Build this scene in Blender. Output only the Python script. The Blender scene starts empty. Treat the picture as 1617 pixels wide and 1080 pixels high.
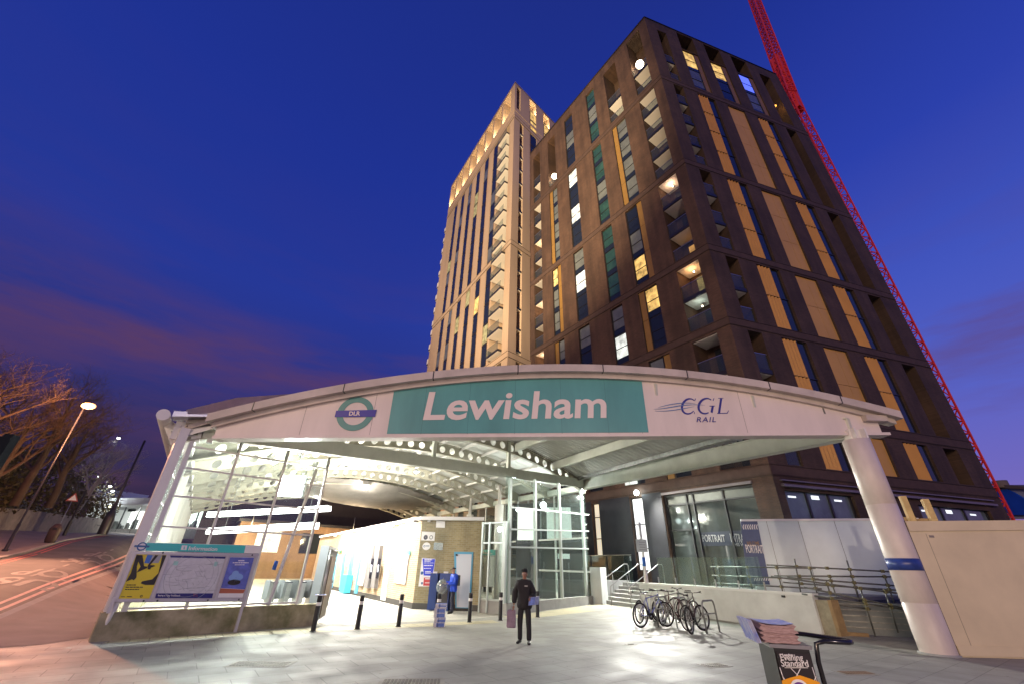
import bpy, bmesh, math, random
from mathutils import Vector, Matrix, noise
random.seed(7)
sc = bpy.context.scene
COL = sc.collection
R = math.radians
# ------------------------------------------------------------------ camera
EYE = Vector((0, 0, 1.85))
FPX = 640.0
_u = Vector((26.5, 1164.0, -FPX)).normalized()
_f = (Vector((0, 0, -1)) - _u * Vector((0, 0, -1)).dot(_u)).normalized()
_r = _f.cross(_u)
ROT = Matrix((_r, _f, _u))          # camera axes -> world
cam = bpy.data.cameras.new('camera'); camo = bpy.data.objects.new('camera', cam); COL.objects.link(camo)
cam.sensor_width = 36; cam.lens = FPX / 1617 * 36; cam.clip_start = 0.05; cam.clip_end = 6000
camo.matrix_world = Matrix.Translation(EYE) @ ROT.to_4x4()
sc.camera = camo
# ------------------------------------------------------------------ sky, sun, exposure
SUN_DIR = Vector((-0.50, -0.84, 0.24)).normalized()
w = bpy.data.worlds.new('World'); sc.world = w; w.use_nodes = True
nt = w.node_tree; nt.nodes.clear()
def N(t, **k):
    n = nt.nodes.new(t)
    for a, b in k.items(): setattr(n, a, b)
    return n
def ramp(n, pts):
    cr = n.color_ramp
    while len(cr.elements) > 1: cr.elements.remove(cr.elements[0])
    cr.elements[0].position = pts[0][0]; cr.elements[0].color = (*pts[0][1], 1)
    for p, c in pts[1:]:
        e = cr.elements.new(p); e.color = (*c, 1)
tc = N('ShaderNodeTexCoord'); sep = N('ShaderNodeSeparateXYZ'); nt.links.new(tc.outputs['Generated'], sep.inputs[0])
rl = N('ShaderNodeValToRGB'); rr = N('ShaderNodeValToRGB')
ramp(rl, [(0, (.030, .020, .030)), (.04, (.050, .024, .045)), (.12, (.040, .027, .085)), (.22, (.034, .031, .14)), (.34, (.026, .037, .24)), (.5, (.020, .042, .33)), (.75, (.014, .034, .31)), (1, (.012, .028, .25))])
ramp(rr, [(0, (.34, .18, .42)), (.06, (.32, .19, .50)), (.13, (.18, .15, .55)), (.28, (.10, .13, .60)), (.45, (.060, .10, .56)), (.65, (.026, .055, .44)), (.85, (.014, .034, .31)), (1, (.014, .025, .20))])
nt.links.new(sep.outputs['Z'], rl.inputs[0]); nt.links.new(sep.outputs['Z'], rr.inputs[0])
mr = N('ShaderNodeMapRange'); mr.inputs['From Min'].default_value = -.35; mr.inputs['From Max'].default_value = .65; mr.interpolation_type = 'SMOOTHSTEP'
nt.links.new(sep.outputs['X'], mr.inputs['Value'])
mix = N('ShaderNodeMix', data_type='RGBA'); nt.links.new(mr.outputs[0], mix.inputs['Factor']); nt.links.new(rl.outputs[0], mix.inputs['A']); nt.links.new(rr.outputs[0], mix.inputs['B'])
# thin pink evening clouds
mp = N('ShaderNodeMapping'); mp.inputs['Scale'].default_value = (1.3, 1.3, 7.0); mp.inputs['Rotation'].default_value = (0, R(14), 0)
nz = N('ShaderNodeTexNoise'); nz.inputs['Scale'].default_value = 1.7; nz.inputs['Detail'].default_value = 6; nz.inputs['Roughness'].default_value = .55
nt.links.new(tc.outputs['Generated'], mp.inputs[0]); nt.links.new(mp.outputs[0], nz.inputs['Vector'])
cr = N('ShaderNodeValToRGB'); ramp(cr, [(.44, (0, 0, 0)), (.72, (1, 1, 1))]); nt.links.new(nz.outputs[0], cr.inputs[0])
cf = N('ShaderNodeValToRGB'); ramp(cf, [(0, (.5,) * 3), (.12, (.6,) * 3), (.26, (.55,) * 3), (.36, (.85,) * 3), (.44, (.22,) * 3), (.6, (.03,) * 3), (.9, (.0,) * 3)]); nt.links.new(sep.outputs['Z'], cf.inputs[0])
mm = N('ShaderNodeMath', operation='MULTIPLY'); nt.links.new(cr.outputs[0], mm.inputs[0]); nt.links.new(cf.outputs[0], mm.inputs[1])
mix2 = N('ShaderNodeMix', data_type='RGBA'); nt.links.new(mm.outputs[0], mix2.inputs['Factor']); nt.links.new(mix.outputs['Result'], mix2.inputs['A']); mix2.inputs['B'].default_value = (.135, .05, .105, 1)
bg = N('ShaderNodeBackground'); nt.links.new(mix2.outputs['Result'], bg.inputs[0]); bg.inputs[1].default_value = .92
sky = N('ShaderNodeTexSky', sky_type='NISHITA'); sky.sun_disc = False; sky.sun_elevation = math.asin(SUN_DIR.z) * 0; sky.sun_rotation = math.atan2(SUN_DIR.x, SUN_DIR.y)
bg2 = N('ShaderNodeBackground'); nt.links.new(sky.outputs[0], bg2.inputs[0]); bg2.inputs[1].default_value = .004
ad = N('ShaderNodeAddShader'); nt.links.new(bg.outputs[0], ad.inputs[0]); nt.links.new(bg2.outputs[0], ad.inputs[1])
wo = N('ShaderNodeOutputWorld'); nt.links.new(ad.outputs[0], wo.inputs[0])
sl = bpy.data.lights.new('sun', 'SUN'); sl.energy = 1.05; sl.angle = R(14); sl.color = (1, .70, .47)
so = bpy.data.objects.new('sun', sl); COL.objects.link(so); so.rotation_euler = SUN_DIR.to_track_quat('Z', 'Y').to_euler()
sc.view_settings.view_transform = 'Standard'; sc.view_settings.look = 'None'; sc.view_settings.exposure = 0; sc.view_settings.gamma = 1
sc.cycles.max_bounces = 6; sc.cycles.transparent_max_bounces = 12; sc.cycles.diffuse_bounces = 3; sc.cycles.glossy_bounces = 3
sc.cycles.caustics_reflective = False; sc.cycles.caustics_refractive = False; sc.cycles.sample_clamp_indirect = 4
# ------------------------------------------------------------------ measuring helpers
def ray(px, py):
    v = Vector((px - 808.5, -(py - 540), -FPX)); return (ROT @ v).normalized()
def sm(x):
    x = max(0, min(1, x)); return x * x * (3 - 2 * x)
L0 = Vector((-10.12, 12.43, 0)); RR = Vector((11.6, 13.3, 0)); NN = Vector((4.85, 27.3, 0))
AX = Vector((-.5606, .8281, 0))
PTS = [(0, 0), (15.5, 0), (44.4, 1.98), (64, 3.85), (77, 4.2), (110, 5.9), (180, 9), (4000, 9)]
def Hd(D):
    for (a, x), (b, y) in zip(PTS, PTS[1:]):
        if D <= b: return x + (y - x) * (D - a) / (b - a)
    return 9
def H(x, y):
    if y < 5: return 0.
    side = (Vector((x, y, 0)) - L0).cross(AX).z * -1      # >0 left of the canopy's side wall
    side = (L0.x - x) * AX.y - (L0.y - y) * AX.x
    return Hd(math.hypot(x, y)) * sm((side - .3) / 4.5) * sm((y - 5) / 6)
def G(px, py, z=0.0, ter=True):
    r = ray(px, py)
    if not ter or px > 420:
        t = (z - EYE.z) / r.z; return EYE + r * t
    t = 5.
    while t < 600:
        p = EYE + r * t
        if p.z <= H(p.x, p.y) + z: break
        t += .05 if t < 60 else .3
    return EYE + r * t
def PL(px, py, P, D):
    r = ray(px, py); n = Vector((-D[1], D[0], 0)); t = n.dot(Vector((P[0], P[1], 0))) / n.dot(Vector((r.x, r.y, 0))); return EYE + r * t
def PD(px, py, D):
    r = ray(px, py); return EYE + r * (D / math.hypot(r.x, r.y))
def V(*a): return Vector(a)
def dirv(deg): return Vector((math.sin(R(deg)), math.cos(R(deg)), 0))
# ------------------------------------------------------------------ materials
MATS = {}
def mat(name, col=(.5, .5, .5), rough=.6, metal=0, noise_amt=0, noise_scale=3, bump=0, emit=None, estr=0, spec=.5, col2=None, coord='Object', stretch=None, coat=0):
    if name in MATS: return MATS[name]
    m = bpy.data.materials.new(name); m.use_nodes = True; t = m.node_tree; p = t.nodes['Principled BSDF']
    p.inputs['Base Color'].default_value = (*col, 1); p.inputs['Roughness'].default_value = rough; p.inputs['Metallic'].default_value = metal
    p.inputs['Specular IOR Level'].default_value = spec; p.inputs['Coat Weight'].default_value = coat
    if emit: p.inputs['Emission Color'].default_value = (*emit, 1); p.inputs['Emission Strength'].default_value = estr
    if noise_amt or bump:
        c = t.nodes.new('ShaderNodeTexCoord'); n = t.nodes.new('ShaderNodeTexNoise'); n.inputs['Scale'].default_value = noise_scale; n.inputs['Detail'].default_value = 7; n.inputs['Roughness'].default_value = .62
        src = c.outputs[coord]
        if stretch:
            mpn = t.nodes.new('ShaderNodeMapping'); mpn.inputs['Scale'].default_value = stretch; t.links.new(src, mpn.inputs[0]); src = mpn.outputs[0]
        t.links.new(src, n.inputs['Vector'])
        if noise_amt:
            r = t.nodes.new('ShaderNodeValToRGB'); lo = col2 if col2 else tuple(x * (1 - noise_amt) for x in col); hi = tuple(min(1, x * (1 + noise_amt * .5)) for x in col)
            r.color_ramp.elements[0].position = .32; r.color_ramp.elements[0].color = (*lo, 1); r.color_ramp.elements[1].position = .68; r.color_ramp.elements[1].color = (*hi, 1)
            t.links.new(n.outputs[0], r.inputs[0]); t.links.new(r.outputs[0], p.inputs['Base Color'])
        if emit and noise_amt:
            er = t.nodes.new('ShaderNodeMapRange'); er.inputs['From Min'].default_value = .35; er.inputs['From Max'].default_value = .65; er.inputs['To Min'].default_value = estr * (1 - noise_amt); er.inputs['To Max'].default_value = estr * (1 + noise_amt * .6); t.links.new(n.outputs[0], er.inputs['Value']); t.links.new(er.outputs[0], p.inputs['Emission Strength'])
        if bump:
            b = t.nodes.new('ShaderNodeBump'); b.inputs['Strength'].default_value = bump; b.inputs['Distance'].default_value = .02
            t.links.new(n.outputs[0], b.inputs['Height']); t.links.new(b.outputs[0], p.inputs['Normal'])
    MATS[name] = m; return m
def brickmat(name, c1, c2, mortar, scale=1, bw=.225, bh=.075, ms=.012, udir=None, rough=.8, offs=.5, stain=.25, bump=.4):
    """bricks laid in a vertical plane whose horizontal direction is udir; udir None = ground slabs"""
    if name in MATS: return MATS[name]
    m = bpy.data.materials.new(name); m.use_nodes = True; t = m.node_tree; p = t.nodes['Principled BSDF']; p.inputs['Roughness'].default_value = rough
    g = t.nodes.new('ShaderNodeNewGeometry'); cx = t.nodes.new('ShaderNodeCombineXYZ')
    def dotn(v):
        d = t.nodes.new('ShaderNodeVectorMath'); d.operation = 'DOT_PRODUCT'; t.links.new(g.outputs['Position'], d.inputs[0]); d.inputs[1].default_value = v; return d.outputs['Value']
    if udir is not None:
        if udir == 'ground': t.links.new(dotn((.816, .578, 0)), cx.inputs[0]); t.links.new(dotn((-.578, .816, 0)), cx.inputs[1])
        else: t.links.new(dotn(tuple(udir)), cx.inputs[0]); t.links.new(dotn((0, 0, 1)), cx.inputs[1])
    b = t.nodes.new('ShaderNodeTexBrick'); b.inputs['Scale'].default_value = scale; b.inputs['Brick Width'].default_value = bw; b.inputs['Row Height'].default_value = bh; b.inputs['Mortar Size'].default_value = ms; b.offset = offs
    b.inputs['Color1'].default_value = (*c1, 1); b.inputs['Color2'].default_value = (*c2, 1); b.inputs['Mortar'].default_value = (*mortar, 1); b.inputs['Bias'].default_value = 0; b.inputs['Mortar Smooth'].default_value = .3
    t.links.new(cx.outputs[0], b.inputs['Vector'])
    n = t.nodes.new('ShaderNodeTexNoise'); n.inputs['Scale'].default_value = .55; n.inputs['Detail'].default_value = 8; n.inputs['Roughness'].default_value = .65; t.links.new(g.outputs['Position'], n.inputs['Vector'])
    r = t.nodes.new('ShaderNodeValToRGB'); r.color_ramp.elements[0].position = .33; r.color_ramp.elements[0].color = (1 - stain,) * 3 + (1,); r.color_ramp.elements[1].position = .66; r.color_ramp.elements[1].color = (1 + stain * .4,) * 3 + (1,)
    t.links.new(n.outputs[0], r.inputs[0])
    mx = t.nodes.new('ShaderNodeMix'); mx.data_type = 'RGBA'; mx.blend_type = 'MULTIPLY'; mx.inputs['Factor'].default_value = 1
    t.links.new(b.outputs['Color'], mx.inputs['A']); t.links.new(r.outputs[0], mx.inputs['B'])
    mpp = t.nodes.new('ShaderNodeMapping'); mpp.inputs['Scale'].default_value = (1.5, 1.5, .12) if udir != 'ground' else (1, 1, 1); t.links.new(g.outputs['Position'], mpp.inputs[0])
    if udir == 'ground':
        n3 = t.nodes.new('ShaderNodeTexVoronoi'); n3.inputs['Scale'].default_value = 2.3; r3 = t.nodes.new('ShaderNodeValToRGB'); r3.color_ramp.elements[0].position = .045; r3.color_ramp.elements[0].color = (.55, .55, .55, 1); r3.color_ramp.elements[1].position = .07; r3.color_ramp.elements[1].color = (1, 1, 1, 1); src3 = n3.outputs['Distance']
    else:
        n3 = t.nodes.new('ShaderNodeTexNoise'); n3.inputs['Scale'].default_value = 1.2; n3.inputs['Detail'].default_value = 4; r3 = t.nodes.new('ShaderNodeValToRGB'); r3.color_ramp.elements[0].position = .38; r3.color_ramp.elements[0].color = (1 - stain * .8,) * 3 + (1,); r3.color_ramp.elements[1].position = .6; r3.color_ramp.elements[1].color = (1, 1, 1, 1); src3 = n3.outputs[0]
    t.links.new(mpp.outputs[0], n3.inputs['Vector']); t.links.new(src3, r3.inputs[0])
    mx3 = t.nodes.new('ShaderNodeMix'); mx3.data_type = 'RGBA'; mx3.blend_type = 'MULTIPLY'; mx3.inputs['Factor'].default_value = 1
    t.links.new(mx.outputs['Result'], mx3.inputs['A']); t.links.new(r3.outputs[0], mx3.inputs['B']); t.links.new(mx3.outputs['Result'], p.inputs['Base Color'])
    bp = t.nodes.new('ShaderNodeBump'); bp.inputs['Strength'].default_value = bump; bp.inputs['Distance'].default_value = .008; bp.invert = True; t.links.new(b.outputs['Fac'], bp.inputs['Height']); t.links.new(bp.outputs[0], p.inputs['Normal'])
    if udir == 'ground':
        n2 = t.nodes.new('ShaderNodeTexNoise'); n2.inputs['Scale'].default_value = 1.3; n2.inputs['Detail'].default_value = 5; t.links.new(g.outputs['Position'], n2.inputs['Vector'])
        mrr = t.nodes.new('ShaderNodeMapRange'); mrr.inputs['From Min'].default_value = .3; mrr.inputs['From Max'].default_value = .7; mrr.inputs['To Min'].default_value = .52; mrr.inputs['To Max'].default_value = .75
        t.links.new(n2.outputs[0], mrr.inputs['Value']); t.links.new(mrr.outputs[0], p.inputs['Roughness'])
    MATS[name] = m; return m
def glassmat(name, tint=(.85, .95, .92), refl=.12, alpha=.8):
    m = bpy.data.materials.new(name); m.use_nodes = True; t = m.node_tree; t.nodes.clear()
    tr = t.nodes.new('ShaderNodeBsdfTransparent'); tr.inputs[0].default_value = (*tint, 1)
    gl = t.nodes.new('ShaderNodeBsdfGlossy'); gl.inputs['Roughness'].default_value = .03; gl.inputs[0].default_value = (.9, .95, 1, 1)
    lw = t.nodes.new('ShaderNodeLayerWeight'); lw.inputs[0].default_value = .35
    mrr = t.nodes.new('ShaderNodeMapRange'); mrr.inputs['To Min'].default_value = refl * .6; mrr.inputs['To Max'].default_value = min(1, refl * 4)
    t.links.new(lw.outputs['Facing'], mrr.inputs['Value'])
    mx = t.nodes.new('ShaderNodeMixShader'); t.links.new(mrr.outputs[0], mx.inputs[0]); t.links.new(tr.outputs[0], mx.inputs[1]); t.links.new(gl.outputs[0], mx.inputs[2])
    df = t.nodes.new('ShaderNodeBsdfDiffuse'); df.inputs[0].default_value = (.5, .6, .58, 1); mx2 = t.nodes.new('ShaderNodeMixShader'); mx2.inputs[0].default_value = 1 - alpha
    t.links.new(mx.outputs[0], mx2.inputs[1]); t.links.new(df.outputs[0], mx2.inputs[2])
    o = t.nodes.new('ShaderNodeOutputMaterial'); t.links.new(mx2.outputs[0], o.inputs[0]); MATS[name] = m; return m
white = mat('white_paint', (.74, .72, .68), .45, noise_amt=.10, noise_scale=1.2, stretch=(1, 1, .3))
soffit = mat('painted_steel', (.62, .64, .55), .5, noise_amt=.12, noise_scale=1.5)
deckm = mat('deck_white', (.70, .71, .66), .5, noise_amt=.14, noise_scale=.9)
fasw = mat('fascia_white', (.76, .67, .62), .45, noise_amt=.11, noise_scale=1.1, stretch=(1, 1, .25))
capm = mat('fascia_cap', (.56, .49, .44), .5, noise_amt=.2, noise_scale=1.1)
teal = mat('teal_vinyl', (.10, .34, .33), .4, noise_amt=.16, noise_scale=1.0, stretch=(1, 1, .3))
teal2 = mat('teal_sign', (.06, .52, .50), .35)
signw = mat('sign_white', (.82, .80, .78), .4)
letterw = mat('letter_white', (.80, .69, .64), .4)
navy = mat('navy', (.012, .02, .13), .4)
dlrb = mat('dlr_blue', (.02, .012, .32), .4)
black = mat('black_paint', (.008, .008, .010), .6, noise_amt=.3, noise_scale=5)
rubber = mat('rubber', (.015, .015, .016), .8)
darkf = mat('dark_frame', (.018, .018, .022), .4)
seam = mat('seam_grey', (.25, .22, .20), .6)
steel = mat('steel', (.50, .50, .50), .3, .85)
galv = mat('galvanised', (.32, .33, .32), .45, .7, noise_amt=.3, noise_scale=6)
conc = mat('concrete', (.33, .335, .32), .85, noise_amt=.22, noise_scale=1.3, bump=.2)
concw = mat('pale_render', (.60, .63, .62), .8, noise_amt=.16, noise_scale=.9, bump=.1)
mossy = mat('mossy_concrete', (.34, .30, .20), .9, noise_amt=.5, noise_scale=1.6, bump=.3, col2=(.12, .125, .05))
asphalt = mat('asphalt', (.085, .075, .070), .8, noise_amt=.35, noise_scale=.6, bump=.2)
footm = mat('footway_asphalt', (.20, .165, .15), .85, noise_amt=.2, noise_scale=.8, bump=.15)
earth = mat('earth', (.045, .042, .028), .95, noise_amt=.5, noise_scale=.12)
paint = mat('road_paint', (.19, .17, .15), .7, noise_amt=.35, noise_scale=4)
redp = mat('red_paint', (.42, .10, .08), .7, noise_amt=.3, noise_scale=4)
kerbm = mat('kerb', (.26, .25, .23), .85, noise_amt=.2, noise_scale=2)
slab = brickmat('paving_slabs', (.265, .258, .225), (.325, .315, .27), (.175, .17, .15), bw=.9, bh=.6, ms=.010, udir='ground', stain=.3, bump=.25, rough=.55)
slabin = brickmat('concourse_slabs', (.46, .44, .37), (.55, .52, .44), (.28, .27, .23), bw=.6, bh=.6, ms=.012, udir='ground', stain=.1, bump=.15, rough=.4)
glass = glassmat('clear_glass', (.92, .97, .95), .07, .97)
glassd = glassmat('balustrade_glass', (.78, .82, .80), .025, .975)
gold = mat('gold_panel', (.50, .31, .09), .5, .0, noise_amt=.12, noise_scale=.8)
goldd = mat('gold_dark', (.27, .155, .035), .5, .0, noise_amt=.12, noise_scale=.8)
goldf = mat('gold_flat', (.64, .36, .065), .5, .0, noise_amt=.1, noise_scale=.5)
goldl = mat('gold_louvre', (.54, .27, .06), .5, .0, noise_amt=.1, noise_scale=.8)
winb = mat('window_glass_dark', (.016, .022, .030), .06, spec=.5)
wing = mat('window_blind_grey', (.15, .17, .15), .12, noise_amt=.4, noise_scale=.5, spec=.8)
winn = mat('window_blind_green', (.03, .08, .055), .1, noise_amt=.5, noise_scale=.6, spec=.8)
litw = mat('lit_room_white', (.5, .5, .5), .5, noise_amt=.55, noise_scale=1.6, emit=(.86, .95, .86), estr=.95)
lity = mat('lit_room_yellow', (.5, .4, .2), .5, noise_amt=.65, noise_scale=1.8, emit=(1, .62, .15), estr=.8)
lito = mat('lit_room_orange', (.5, .3, .1), .5, noise_amt=.5, noise_scale=1.5, emit=(1, .46, .12), estr=.8)
litd = mat('lit_room_dim', (.3, .3, .2), .5, noise_amt=.6, noise_scale=1.5, emit=(.55, .48, .14), estr=.35)
litb = mat('lit_blue_leds', (.1, .1, .4), .5, emit=(.10, .16, 1), estr=1.3)
bulb = mat('lamp_bulb', (1, 1, 1), .5, emit=(.93, 1, 1), estr=14)
bulbo = mat('lamp_bulb_orange', (1, .6, .3), .5, emit=(1, .42, .14), estr=4.5)
bulbw = mat('lamp_bulb_warm', (1, .8, .6), .5, emit=(1, .80, .55), estr=18)
# ------------------------------------------------------------------ mesh helpers
class MB:
    def __init__(s): s.v = []; s.f = []; s.mi = []; s.ms = []; s.sm = []
    def _m(s, m):
        if m is None: return 0
        if m not in s.ms: s.ms.append(m)
        return s.ms.index(m)
    def add(s, vs, fs, m=None, smooth=False):
        o = len(s.v); i = s._m(m); s.v += [tuple(x) for x in vs]
        for f in fs: s.f.append(tuple(o + k for k in f)); s.mi.append(i); s.sm.append(smooth)
    def hexa(s, o, a, b, c, m=None):
        o, a, b, c = map(Vector, (o, a, b, c))
        vs = [o, o + a, o + a + b, o + b, o + c, o + a + c, o + a + b + c, o + b + c]
        fs = [(0, 3, 2, 1), (4, 5, 6, 7), (0, 1, 5, 4), (1, 2, 6, 5), (2, 3, 7, 6), (3, 0, 4, 7)]
        if a.cross(b).dot(c) < 0: fs = [tuple(reversed(f)) for f in fs]
        s.add(vs, fs, m)
    def box(s, c, sx, sy, sz, rz=0, m=None):
        a = Vector((math.cos(rz), math.sin(rz), 0)) * sx; b = Vector((-math.sin(rz), math.cos(rz), 0)) * sy; cc = Vector((0, 0, sz))
        s.hexa(Vector(c) - a / 2 - b / 2, a, b, cc, m)
    def beam(s, p, q, wd, ht, m=None, up=Vector((0, 0, 1))):
        p, q = Vector(p), Vector(q); d = (q - p); l = d.normalized(); sd = l.cross(up)
        if sd.length < 1e-4: sd = Vector((1, 0, 0))
        sd.normalize(); u2 = sd.cross(l).normalized()
        s.hexa(p - sd * wd / 2 - u2 * ht / 2, sd * wd, u2 * ht, d, m)
    def tube(s, pts, r, n=8, m=None, closed=False, smooth=True, caps=True):
        pts = [Vector(p) for p in pts]; rs = r if isinstance(r, (list, tuple)) else [r] * len(pts); vs = []; fs = []; prev = None; k = len(pts)
        for i, p in enumerate(pts):
            if closed: t = pts[(i + 1) % k] - pts[i - 1]
            else: t = pts[min(i + 1, k - 1)] - pts[max(i - 1, 0)]
            t = t.normalized() if t.length > 0 else Vector((0, 0, 1))
            if prev is None:
                x = t.orthogonal().normalized()
            else:
                x = prev - t * prev.dot(t)
                x = x.normalized() if x.length > 1e-5 else t.orthogonal().normalized()
            prev = x; y = t.cross(x)
            for j in range(n):
                a = 2 * math.pi * j / n; vs.append(p + (x * math.cos(a) + y * math.sin(a)) * rs[i])
        for i in range(k if closed else k - 1):
            for j in range(n):
                a = i * n + j; b = i * n + (j + 1) % n; c = ((i + 1) % k) * n + (j + 1) % n; d = ((i + 1) % k) * n + j; fs.append((a, b, c, d))
        s.add(vs, fs, m, smooth)
        if caps and not closed and n > 2:
            o = len(s.v) - len(vs); i = s._m(m)
            s.f.append(tuple(o + j for j in reversed(range(n)))); s.mi.append(i); s.sm.append(False)
            s.f.append(tuple(o + (k - 1) * n + j for j in range(n))); s.mi.append(i); s.sm.append(False)
    def lathe(s, c, prof, n=16, m=None, ax=Vector((0, 0, 1)), smooth=True):
        ax = Vector(ax).normalized(); x = ax.orthogonal().normalized(); y = ax.cross(x); c = Vector(c); vs = []; fs = []
        for r, h in prof:
            for j in range(n):
                a = 2 * math.pi * j / n; vs.append(c + ax * h + (x * math.cos(a) + y * math.sin(a)) * r)
        for i in range(len(prof) - 1):
            for j in range(n): fs.append((i * n + j, i * n + (j + 1) % n, (i + 1) * n + (j + 1) % n, (i + 1) * n + j))
        s.add(vs, fs, m, smooth)
    def ball(s, c, r, m=None, n=12, k=8, sc=(1, 1, 1)):
        vs = []; fs = []
        for i in range(k + 1):
            th = math.pi * i / k
            for j in range(n):
                a = 2 * math.pi * j / n; vs.append((c[0] + r * sc[0] * math.sin(th) * math.cos(a), c[1] + r * sc[1] * math.sin(th) * math.sin(a), c[2] + r * sc[2] * math.cos(th)))
        for i in range(k):
            for j in range(n): fs.append((i * n + j, (i + 1) * n + j, (i + 1) * n + (j + 1) % n, i * n + (j + 1) % n))
        s.add(vs, fs, m, True)
    def prism(s, poly, ext, m=None):
        poly = [Vector(p) for p in poly]; e = Vector(ext); n = len(poly); nrm = Vector((0, 0, 0))
        for i in range(n): nrm += poly[i].cross(poly[(i + 1) % n])
        vs = poly + [p + e for p in poly]; f1 = list(range(n)); f2 = [n + i for i in range(n)]
        fs = [(i, (i + 1) % n, n + (i + 1) % n, n + i) for i in range(n)]
        if nrm.dot(e) > 0: f1 = f1[::-1]
        else: f2 = f2[::-1]; fs = [tuple(reversed(f)) for f in fs]
        s.add(vs, fs + [tuple(f1), tuple(f2)], m)
    def build(s, name, m=None, parent=None, origin=None):
        me = bpy.data.meshes.new(name); me.from_pydata(s.v, [], s.f)
        if s.ms:
            for x in s.ms: me.materials.append(x)
            me.polygons.foreach_set('material_index', s.mi)
        elif m: me.materials.append(m)
        me.polygons.foreach_set('use_smooth', s.sm); me.update()
        o = bpy.data.objects.new(name, me); COL.objects.link(o)
        if parent:
            o.parent = parent; o.matrix_parent_inverse = parent.matrix_world.inverted()
        return o
def tag(o, label, cat, group=None):
    o['label'] = label; o['category'] = cat
    if group: o['group'] = group
    return o
def thing(name, label, cat, loc=(0, 0, 0), rz=0, group=None):
    o = bpy.data.objects.new(name, None); COL.objects.link(o); o.location = loc; o.rotation_euler = (0, 0, rz); o.empty_display_size = .3
    o.matrix_world = Matrix.Translation(Vector(loc)) @ Matrix.Rotation(rz, 4, 'Z')
    return tag(o, label, cat, group)
def part(mb, name, m, parent, local=False):
    o = mb.build(name, m)
    o.parent = parent
    if not local: o.matrix_parent_inverse = parent.matrix_world.inverted()
    return o
def struct(o): o['kind'] = 'structure'; return o
def dup(root, loc, rz, label=None, group=None):
    r = root.copy(); COL.objects.link(r); r.location = loc; r.rotation_euler = (0, 0, rz)
    if label: r['label'] = label
    if group: r['group'] = group
    for ch in list(root.children):
        c = ch.copy(); COL.objects.link(c); c.parent = r
        for g in list(ch.children):
            d = g.copy(); COL.objects.link(d); d.parent = c
    return r
def textmesh(body, bold=0.0, space=1.0, ext=.0, shear=0):
    c = bpy.data.curves.new('txt', 'FONT'); c.body = body; c.size = 1; c.offset = bold; c.space_character = space; c.extrude = ext; c.shear = shear; c.resolution_u = 4
    o = bpy.data.objects.new('txt', c); COL.objects.link(o); dg = bpy.context.evaluated_depsgraph_get(); dg.update()
    me = bpy.data.meshes.new_from_object(o.evaluated_get(dg)); bpy.data.objects.remove(o); return me
def text3(name, body, BL, BR, up, m, parent, bold=0, space=1, th=.01, shear=0, nrm=None, cap=None):
    """text whose baseline runs BL..BR and whose cap height is |up|"""
    me = textmesh(body, bold, space, .5, shear); BL, BR, up = Vector(BL), Vector(BR), Vector(up)
    xs = [v.co.x for v in me.vertices]; x0, x1 = min(xs), max(xs); capref = textmesh('H', bold); ch = max(v.co.y for v in capref.vertices)
    if cap: ch = cap
    ux = (BR - BL) / (x1 - x0); uy = up / ch; uz = ux.cross(uy).normalized() * th
    for v in me.vertices:
        v.co = BL + ux * (v.co.x - x0) + uy * v.co.y + uz * (v.co.z + .5)
    me.materials.clear(); me.materials.append(m); me.name = name
    o = bpy.data.objects.new(name, me); COL.objects.link(o); o.parent = parent; o.matrix_parent_inverse = parent.matrix_world.inverted(); return o
def lamp(kind, loc, watts, col=(1, 1, 1), size=.2, parent=None, target=None, angle=None, blend=.5, name='light'):
    l = bpy.data.lights.new(name, kind); l.energy = watts; l.color = col
    if kind in ('POINT', 'SPOT'): l.shadow_soft_size = size
    if kind == 'AREA': l.size = size if not isinstance(size, tuple) else size[0]
    if kind == 'AREA' and isinstance(size, tuple): l.shape = 'RECTANGLE'; l.size_y = size[1]
    if angle: l.spot_size = R(angle); l.spot_blend = blend
    o = bpy.data.objects.new(name, l); COL.objects.link(o); o.location = loc
    if target is not None: o.rotation_euler = (Vector(target) - Vector(loc)).to_track_quat('-Z', 'Y').to_euler()
    if parent: o.parent = parent; o.matrix_parent_inverse = parent.matrix_world.inverted()
    return o
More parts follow.
